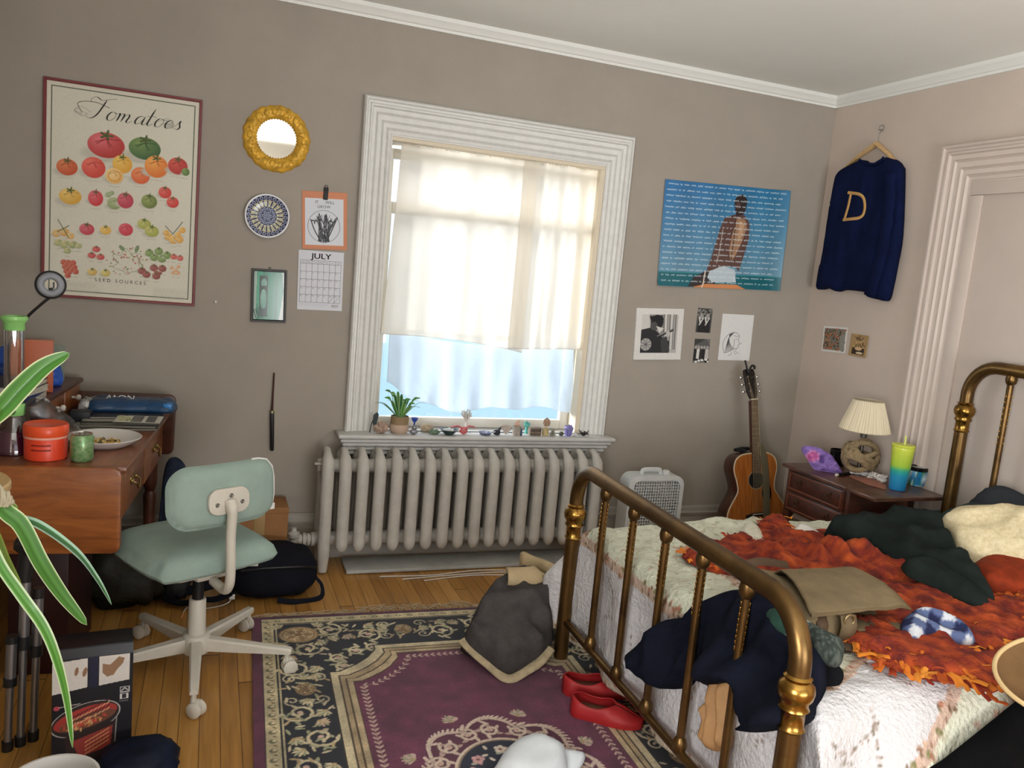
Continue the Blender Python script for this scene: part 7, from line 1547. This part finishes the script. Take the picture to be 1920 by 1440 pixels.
# ---- mug, purple packet, marker, tissues
mc = at(1573, 876, .04); t = empty('mug', (mc.x, mc.y+.02, mc.z), label='black cup standing behind the purple packet', cat='cup')
MB().lathe([(0, 0), (.038, 0), (.041, .005), (.042, .085), (.039, .085), (.037, .01), (0, .01)], 32).build('cup', mat('gloss_black'), t, local=True, smooth=40)
pc_ = at(1545, 886, .03); VM = Matrix.Translation(pc_+Vector((.01, 0, 0))) @ plane((0, 0, 0), (-.45, -.8, .25)); t = empty('purple_bag', tuple(pc_), label='shiny lilac packet with a pink patch on the bedside table', cat='packet')
VM = plane(pc_+Vector((0, .02, .045)), (-.5, -.75, .42))
pol = soft([(1503, 845), (1507, 836), (1530, 838), (1552, 848), (1566, 862), (1580, 888), (1570, 890), (1545, 886), (1526, 880), (1514, 862)], VM, rnd=4)
b = puff(pol, .009, lambda x, y, d: dome(.026, .035)(d)+.018*ridge((x*30+y*12, y*46, 2))*min(1, d/.008), VM, bot=lambda x, y, d: -dome(.02, .04)(d))
def pc2(p):
    q = VM.inverted() @ p; c0 = on_plane([(1522, 858)], VM)[0]; d = math.hypot((q.x-c0[0])*1.0, (q.y-c0[1])*1.2)
    return 'c25aa0' if d < .028 else ('d08ac0' if d < .034 else ('5b3c8c' if abs(q.x-c0[0]-.045) < .012 and abs(q.y-c0[1]+.01) < .02 else '8a6cb8'))
b.cols = [(*lin(pc2(p)), 1) for p in b.v]
mn = min(p.z for p in b.v)
for p in b.v: p.z = max(p.z, TZ+.0015)
b.build('packet', mat('lilac_film', attr=True, rough=.28, var=(70, .22), bump=(70, .9, .01)), t, smooth=180)
a, c = at(1570, 893), at(1597, 890); t = empty('marker', tuple((a+c)/2), label='short black marker with a white cap end lying before the lilac packet', cat='pen')
b = MB(); b.tube([a+Vector((0, 0, .008)), c+Vector((0, 0, .008))], .008, 12); b.build('barrel', mat('gloss_black'), t)
d = (a-c).normalized(); b = MB(); b.tube([a+Vector((0, 0, .008)), a+d*.012+Vector((0, 0, .008))], .0075, 12); b.build('cap', mat('bone_white'), t)
tis = mat('tissue_paper', 'dedad6', .9); cr_ = random.Random(4)
for k, (u, v, s, lb) in enumerate(((1602, 892, .026, 'crumpled white tissue at the left of the tissue heap by the lamp'), (1618, 894, .026, 'crumpled white tissue second from the left by the lamp'), (1636, 898, .024, 'crumpled white tissue in the middle of the heap before the lamp'), (1652, 904, .026, 'crumpled white tissue right of the heap beside the tumbler'))):
    q = at(u, v, .01); b = MB(); b.blob(q+Vector((0, 0, s*.7)), (s, s*.8, s*.75), .9, 2.6, 22, seed=k+3)
    for p in b.v: p.z = max(p.z, TZ+.001)
    b.build('tissue', tis, smooth=30, label=lb, cat='tissue', group='crumpled tissues on the bedside table')
a = at(1592, 896); b = MB(); ol = on_plane([(1592, 893), (1622, 890), (1662, 912), (1660, 918), (1625, 908)], Matrix.Translation((0, 0, TZ+.001)))
puff(ol, .01, lambda x, y, d: .004, Matrix.Translation((0, 0, TZ+.0009)), bot=lambda x, y, d: 0).build('napkin', mat('pink_brown_paper', 'a06a58', .85), label='pinkish-brown paper lying under the tissues on the bedside table', cat='paper')
b = MB(); b.tube(smooth_path([(3.0, 3.40, .4), (2.88, 3.36, .34), (2.86, 3.3, .2), (2.88, 3.32, .004)], 8), .003, 6); b.build('lamp_cord', mat('dark_cord', '2a211c', .6), label='thin dark lamp cord hanging below the bedside table', cat='cord')
# ================================================================ ON THE WINDOW SILL
SZ = .6605
def sill(u, y=3.93): p = PX(u, 806, y=y); return Vector((p.x, y, SZ))
PXM = lambda n: n*4.2/FPX   # pixels to metres there
s = sill(748, 3.95); t = empty('potted_plant', tuple(s), label='small green striped-leaf plant in a two-tone clay pot on the sill', cat='plant')
b = MB(); b.lathe([(0, 0), (.038, 0), (.047, .012), (.049, .03), (.046, .045), (0, .045)], 28); b.build('pot', mat('blush_clay', 'bda591', .7), t, local=True, smooth=40)
MB().lathe([(0, .045), (.0455, .045), (.045, .085), (.042, .085), (.042, .078), (0, .078)], 28).build('pot_band', mat('brown_clay', '8f7a5c', .8), t, local=True, smooth=40)
rp = random.Random(3)
for k in range(20):
    a = 2*PI*k/20+rp.uniform(-.2, .2); L_ = rp.uniform(.10, .17); el = rp.uniform(.5, 1.4); d = Vector((math.cos(a)*math.cos(el), math.sin(a)*math.cos(el)*.7, math.sin(el)))
    p0_ = s+Vector((.015*math.cos(a), .015*math.sin(a), .078)); m_ = MB()
    leaf_strip(m_, [p0_, p0_+d*L_*.5, p0_+d*L_*.85+Vector((0, 0, -.01)), p0_+d*L_+Vector((math.cos(a)*.025, 0, -.025))], .0085, 12, up=(.1, .2, 1) if el < 1 else (math.cos(a), math.sin(a), .2), edge=.22, c=(rp.choice(('2f6a38', '3f8440', '5a9a3e')), 'b9d6a0'))
    m_.build('leaf', leafm, t, smooth=180)
def on_sill(name, u, parts, lab, cat, y=3.93, rz=0):
    s = sill(u, y); t = empty(name, tuple(s), rz, label=lab, cat=cat)
    for nm, b, m in parts: b.build(nm, m, t, local=True, smooth=50)
    return t
def one(name, u, b, m, lab, cat, y=3.93, rz=0, smooth=50):
    s = sill(u, y); T_ = Matrix.Translation(s) @ Matrix.Rotation(rz, 4, 'Z'); b.v = [T_ @ p for p in b.v]; return b.build(name, m, label=lab, cat=cat, smooth=smooth)
def flat(b, z=.0005):
    for p in b.v: p.z = max(p.z, z)
    return b
b = MB(); b.prism([(0, .035), (.012, .04), (.022, .095), (.012, .105), (-.004, .09), (-.006, .05)], -.003, .003, mtx=pf); b2 = MB(); b2.tube([(-.018, 0, .002), (-.012, 0, .045), (.004, 0, .085)], .0025, 6)
on_sill('feather', 700, [('vane', b, mat('dark_feather', '1b2b2a', .5)), ('quill', b2, mat('dark_quill', '2a2622', .5))], 'dark feather leaning at the left end of the sill', 'feather')
b = MB(); b.blob((0, 0, .028), (.034, .026, .028), .5, 4, 26, seed=1); flat(b)
for k in range(9): a = k*.7; b.tube([(.02*math.cos(a), .016*math.sin(a), .02), (.042*math.cos(a), .03*math.sin(a), .012+.03*(k % 2))], [.008, .001], 8)
one('conch_shell', 714, flat(b), mat('conch_brown', '8d6f5e', .6, var=(45, .45, 'c9b3a2')), 'spiky brown conch shell left of the potted plant', 'shell')
b = MB(); b.lathe([(0, 0), (.013, 0), (.014, .004), (.004, .01), (.004, .05), (.012, .058), (.019, .075), (.017, .075), (0, .06)], 20)
one('blue_goblet', 776, b, glass_mat('cobalt_glass', .12, '3a8ae0'), 'tiny cobalt blue glass goblet behind the potted plant', 'goblet', y=3.965)
b = MB(); b.blob((0, 0, .014), (.02, .014, .014), .3, 3, 16); b.blob((.002, 0, .033), (.013, .011, .013), .3, 4, 14, seed=2); b.blob((.01, 0, .043), (.007, .006, .007), n=10); flat(b)
one('silver_figurine', 776, b, mat('silver_figure', '8f9096', .35, metal=.6, var=(60, .4)), 'small silver figurine right of the potted plant', 'figurine', y=3.91)
b = MB(); b.blob((0, 0, .02), (.035, .02, .022), .25, 2, 20, seed=7); one('beige_stone', 800, flat(b), mat('beige_stone', 'b09f86', .8, var=(60, .3)), 'beige stone lying behind the green ceramic dish', 'stone', y=3.975)
b = MB(); b.blob((0, 0, .012), (.026, .018, .013), .5, 4, 20, seed=5)
for k in range(4): b.prism([(0, 0), (.012, .008), (.03, .0), (.012, -.008)], .010, .014, mtx=Matrix.Rotation(k*1.4+.4, 4, 'Z') @ Matrix.Rotation(-.4, 4, 'Y'))
one('green_stone', 815, flat(b), mat('malachite_green', '2f4f3c', .4, var=(50, .45, '8fa58c')), 'mottled dark green stone left of the dark dish', 'stone', y=3.92)
b = MB(); b.lathe([(0, 0), (.02, 0), (.024, .004), (.045, .024), (.05, .028), (.046, .028), (.022, .008), (0, .007)], 30); c_ = MB()
for k in range(12): a = k*2.4; c_.blob((.02*math.cos(a)*(k/12)**.5*1.3, .02*math.sin(a)*(k/12)**.5*1.3, .023), .009, .4, 4, 10, seed=k)
on_sill('dish', 842, [('bowl', b, mat('dark_teal_glaze', '263c3c', .25)), ('pebbles', c_, mat('white_pebble', 'cfd2d0', .6))], 'dark teal dish filled with white pebbles on the sill', 'dish', y=3.915)
b = MB(); b.tube([(0, 0, .0), (.002, 0, .035), (0, 0, .06)], [.009, .006, .004], 10)
for k in range(26):
    a = k*2.4; q = .03*(k/26)**.5; b.tube([(0, 0, .055), (q*.6*math.cos(a), q*.6*math.sin(a), .08), (q*1.15*math.cos(a), q*.6*math.sin(a), .105-.5*q+.012*(k % 3))], [.003, .0022, .0035], 6)
one('white_coral', 873, b, mat('white_coral', 'd6d3cc', .8, var=(80, .25)), 'branching white coral standing on the sill above the red bird', 'coral', y=3.965)
b = MB(); b.blob((0, 0, .02), (.022, .014, .02), .2, 3, 18)
for s_ in (-1, 1):
    w_ = []
    for i in range(10):
        q = i/9; w_.append([(s_*(.012+.055*q), 0+.004*j, .032+.010*math.sin(q*3)+(.010-.016*j/3)*(1-.5*q)) for j in range(4)])
    m_ = MB(); m_.grid(w_); b.tube([(s_*.01, 0, .03), (s_*.03, 0, .044), (s_*.055, 0, .04), (s_*.07, 0, .034)], [.010, .010, .008, .004], 8, flat=.5)
one('red_bird', 869, flat(b), mat('coral_red_glass', 'c8404c', .15, var=(40, .4, 'e88a88'), trans=.3), 'coral red glass bird with spread wings in the middle of the sill', 'figurine', y=3.93)
b = MB(); b.lathe([(0, 0), (.02, .0), (.03, .008), (.036, .016), (.033, .016), (.018, .006), (0, .005)], 24, wob=lambda a, z: 1+.12*math.sin(6*a)); one('shell_dish', 910, b, mat('abalone', '8d93ae', .25, var=(60, .5, '3c3f66')), 'blue-grey abalone shell dish right of the red bird', 'shell', y=3.92)
b = MB(); b.blob((0, 0, .014), (.018, .012, .014), .6, 4, 16, seed=8); b.tube([(0, 0, .01), (.016, 0, .036), (.022, 0, .046)], [.008, .006, .001], 8); one('dark_crystal', 932, flat(b), mat('dark_slate', '2d2c38', .35, var=(50, .4)), 'dark pointed crystal between the abalone dish and the white shells', 'crystal', y=3.92)
b = MB()
for k in range(8): a = -1.2+k*.34; b.tube([(0, 0, .008), (.022*math.sin(a), .0, .03+.012*math.cos(a)), (.030*math.sin(a), 0, .042+.016*math.cos(a))], [.010, .009, .002], 8, flat=.6)
one('shell_cluster', 949, flat(b), mat('pale_shell', 'c0b3ab', .6, var=(60, .25)), 'fan of pale ridged shells in the right half of the sill', 'shell', y=3.925)
b = MB(); b.lathe([(0, 0), (.02, 0), (.023, .006), (.022, .05), (.019, .05), (.018, .04), (0, .04)], 24); c_ = MB(); c_.blob((-.002, 0, .06), (.013, .011, .014), .5, 4, 14); c_.blob((.004, 0, .074), (.007, .006, .008), n=10)
on_sill('stone_cup', 969, [('cup', b, mat('speckled_stoneware', 'a59c92', .7, var=(90, .35))), ('pink_shell', c_, mat('peach_shell', 'd6b09a', .6))], 'speckled stoneware cup holding a peach shell on the sill', 'cup', y=3.93)
b = MB(); b.blob((0, 0, .05), (.017, .012, .015), .7, 4, 18, seed=3); b.tube([(0, 0, 0), (0, 0, .04)], [.010, .006], 10); one('teal_crystal', 987, b, mat('teal_glass', '6fd0c4', .15, trans=.4), 'pale teal crystal on a short stem behind the little vial', 'crystal', y=3.975)
b = MB(); b.lathe([(0, 0), (.005, 0), (.005, .028), (.003, .032), (.0035, .038), (0, .038)], 12); one('vial', 978, b, mat('ink_blue', '1d3f66', .2), 'slim dark blue vial right of the stoneware cup', 'bottle', y=3.915)
b = MB(); b.box((-.032, -.018, 0), (.032, .018, .042), .003); c_ = MB()
for k in range(7): c_.box((-.029+.0085*k, -.0195, .022), (-.025+.0085*k, -.0175, .036))
for k in range(6): c_.blob((-.024+.0095*k, -.018, .010), (.0035, .003, .004), .3, 3, 8, seed=k)
on_sill('carved_box', 1003, [('box_body', b, mat('grey_brown_wood', '7c6e60', .7, var=(40, .3))), ('fretwork', c_, mat('dark_fretwork', '2b2420', .6))], 'small carved grey-brown box with dark fretwork on the sill', 'box', y=3.93)
b = MB(); b.lathe([(0, 0), (.017, 0), (.019, .006), (.018, .03), (.012, .038), (.013, .044), (0, .044)], 24); c_ = MB(); c_.tube([(0, 0, .04), (.002, 0, .056)], .003, 6); c_.blob((.003, 0, .072), (.019, .014, .019), .6, 5, 20, seed=6)
on_sill('bud_vase', 1023, [('vase', b, mat('honey_glaze', 'b8a576', .3, var=(30, .3))), ('dried_flower', c_, mat('dried_flower', 'ad8f78', .9, bump=(90, 1, .006)))], 'tiny honey-glazed vase with a dried flower head on the sill', 'vase', y=3.93)
b = MB(); b.blob((0, 0, .006), (.02, .013, .006), .1, 2, 16); b.blob((0, 0, .018), (.014, .011, .0065), .1, 2, 16, seed=2); b.blob((0, 0, .030), (.011, .009, .007), .1, 2, 14, seed=3); b.tube([(0, 0, .035), (0, 0, .046)], [.003, .001], 6); one('stacked_stones', 1037, flat(b), mat('grey_green_pebble', '8b8a7c', .7, var=(60, .3)), 'little cairn of grey-green pebbles right of the bud vase', 'stones', y=3.92)
b = MB(); b.blob((0, 0, .0125), (.0135, .012, .0125), .08, 2, 18); one('round_pebble', 1053, flat(b), mat('olive_pebble', '4d4e44', .6, var=(40, .3)), 'dark round pebble between the cairn and the violet crystal', 'stone', y=3.92)
b = MB()
for k in range(16): a = k*2.4; r_ = .012*(k/16)**.5; b.tube([(r_*math.cos(a), r_*math.sin(a), 0), (2.0*r_*math.cos(a), 1.4*r_*math.sin(a), .045-.9*r_+.008*(k % 3)), (2.1*r_*math.cos(a), 1.5*r_*math.sin(a), .052-.9*r_+.008*(k % 3))], [.008, .007, .001], 6)
one('violet_crystal', 1066, flat(b), mat('violet_quartz', '9a96dc', .15, trans=.4), 'violet quartz crystal cluster near the right end of the sill', 'crystal', y=3.93)
b = MB(); b.blob((0, 0, .01), (.013, .010, .010), .4, 3, 16, seed=4); one('white_stone', 1078, flat(b), mat('white_quartz', 'd2d6d8', .3), 'small white quartz lump next to the violet crystal', 'stone', y=3.92)
b = MB(); b.blob((0, 0, .012), (.014, .010, .010), .3, 3, 14)
for k in range(9): a = 2*PI*k/9+.3; b.tube([(0, 0, .012), (.022*math.cos(a), .014*math.sin(a), .018+.006*(k % 2)), (.034*math.cos(a), .02*math.sin(a), .004+.03*(k % 3 == 0))], [.005, .004, .001], 6)
one('seed_pod', 1095, flat(b), mat('black_seed_pod', '2a2522', .6), 'black spiky seed pod at the right end of the sill', 'seed pod', y=3.92)
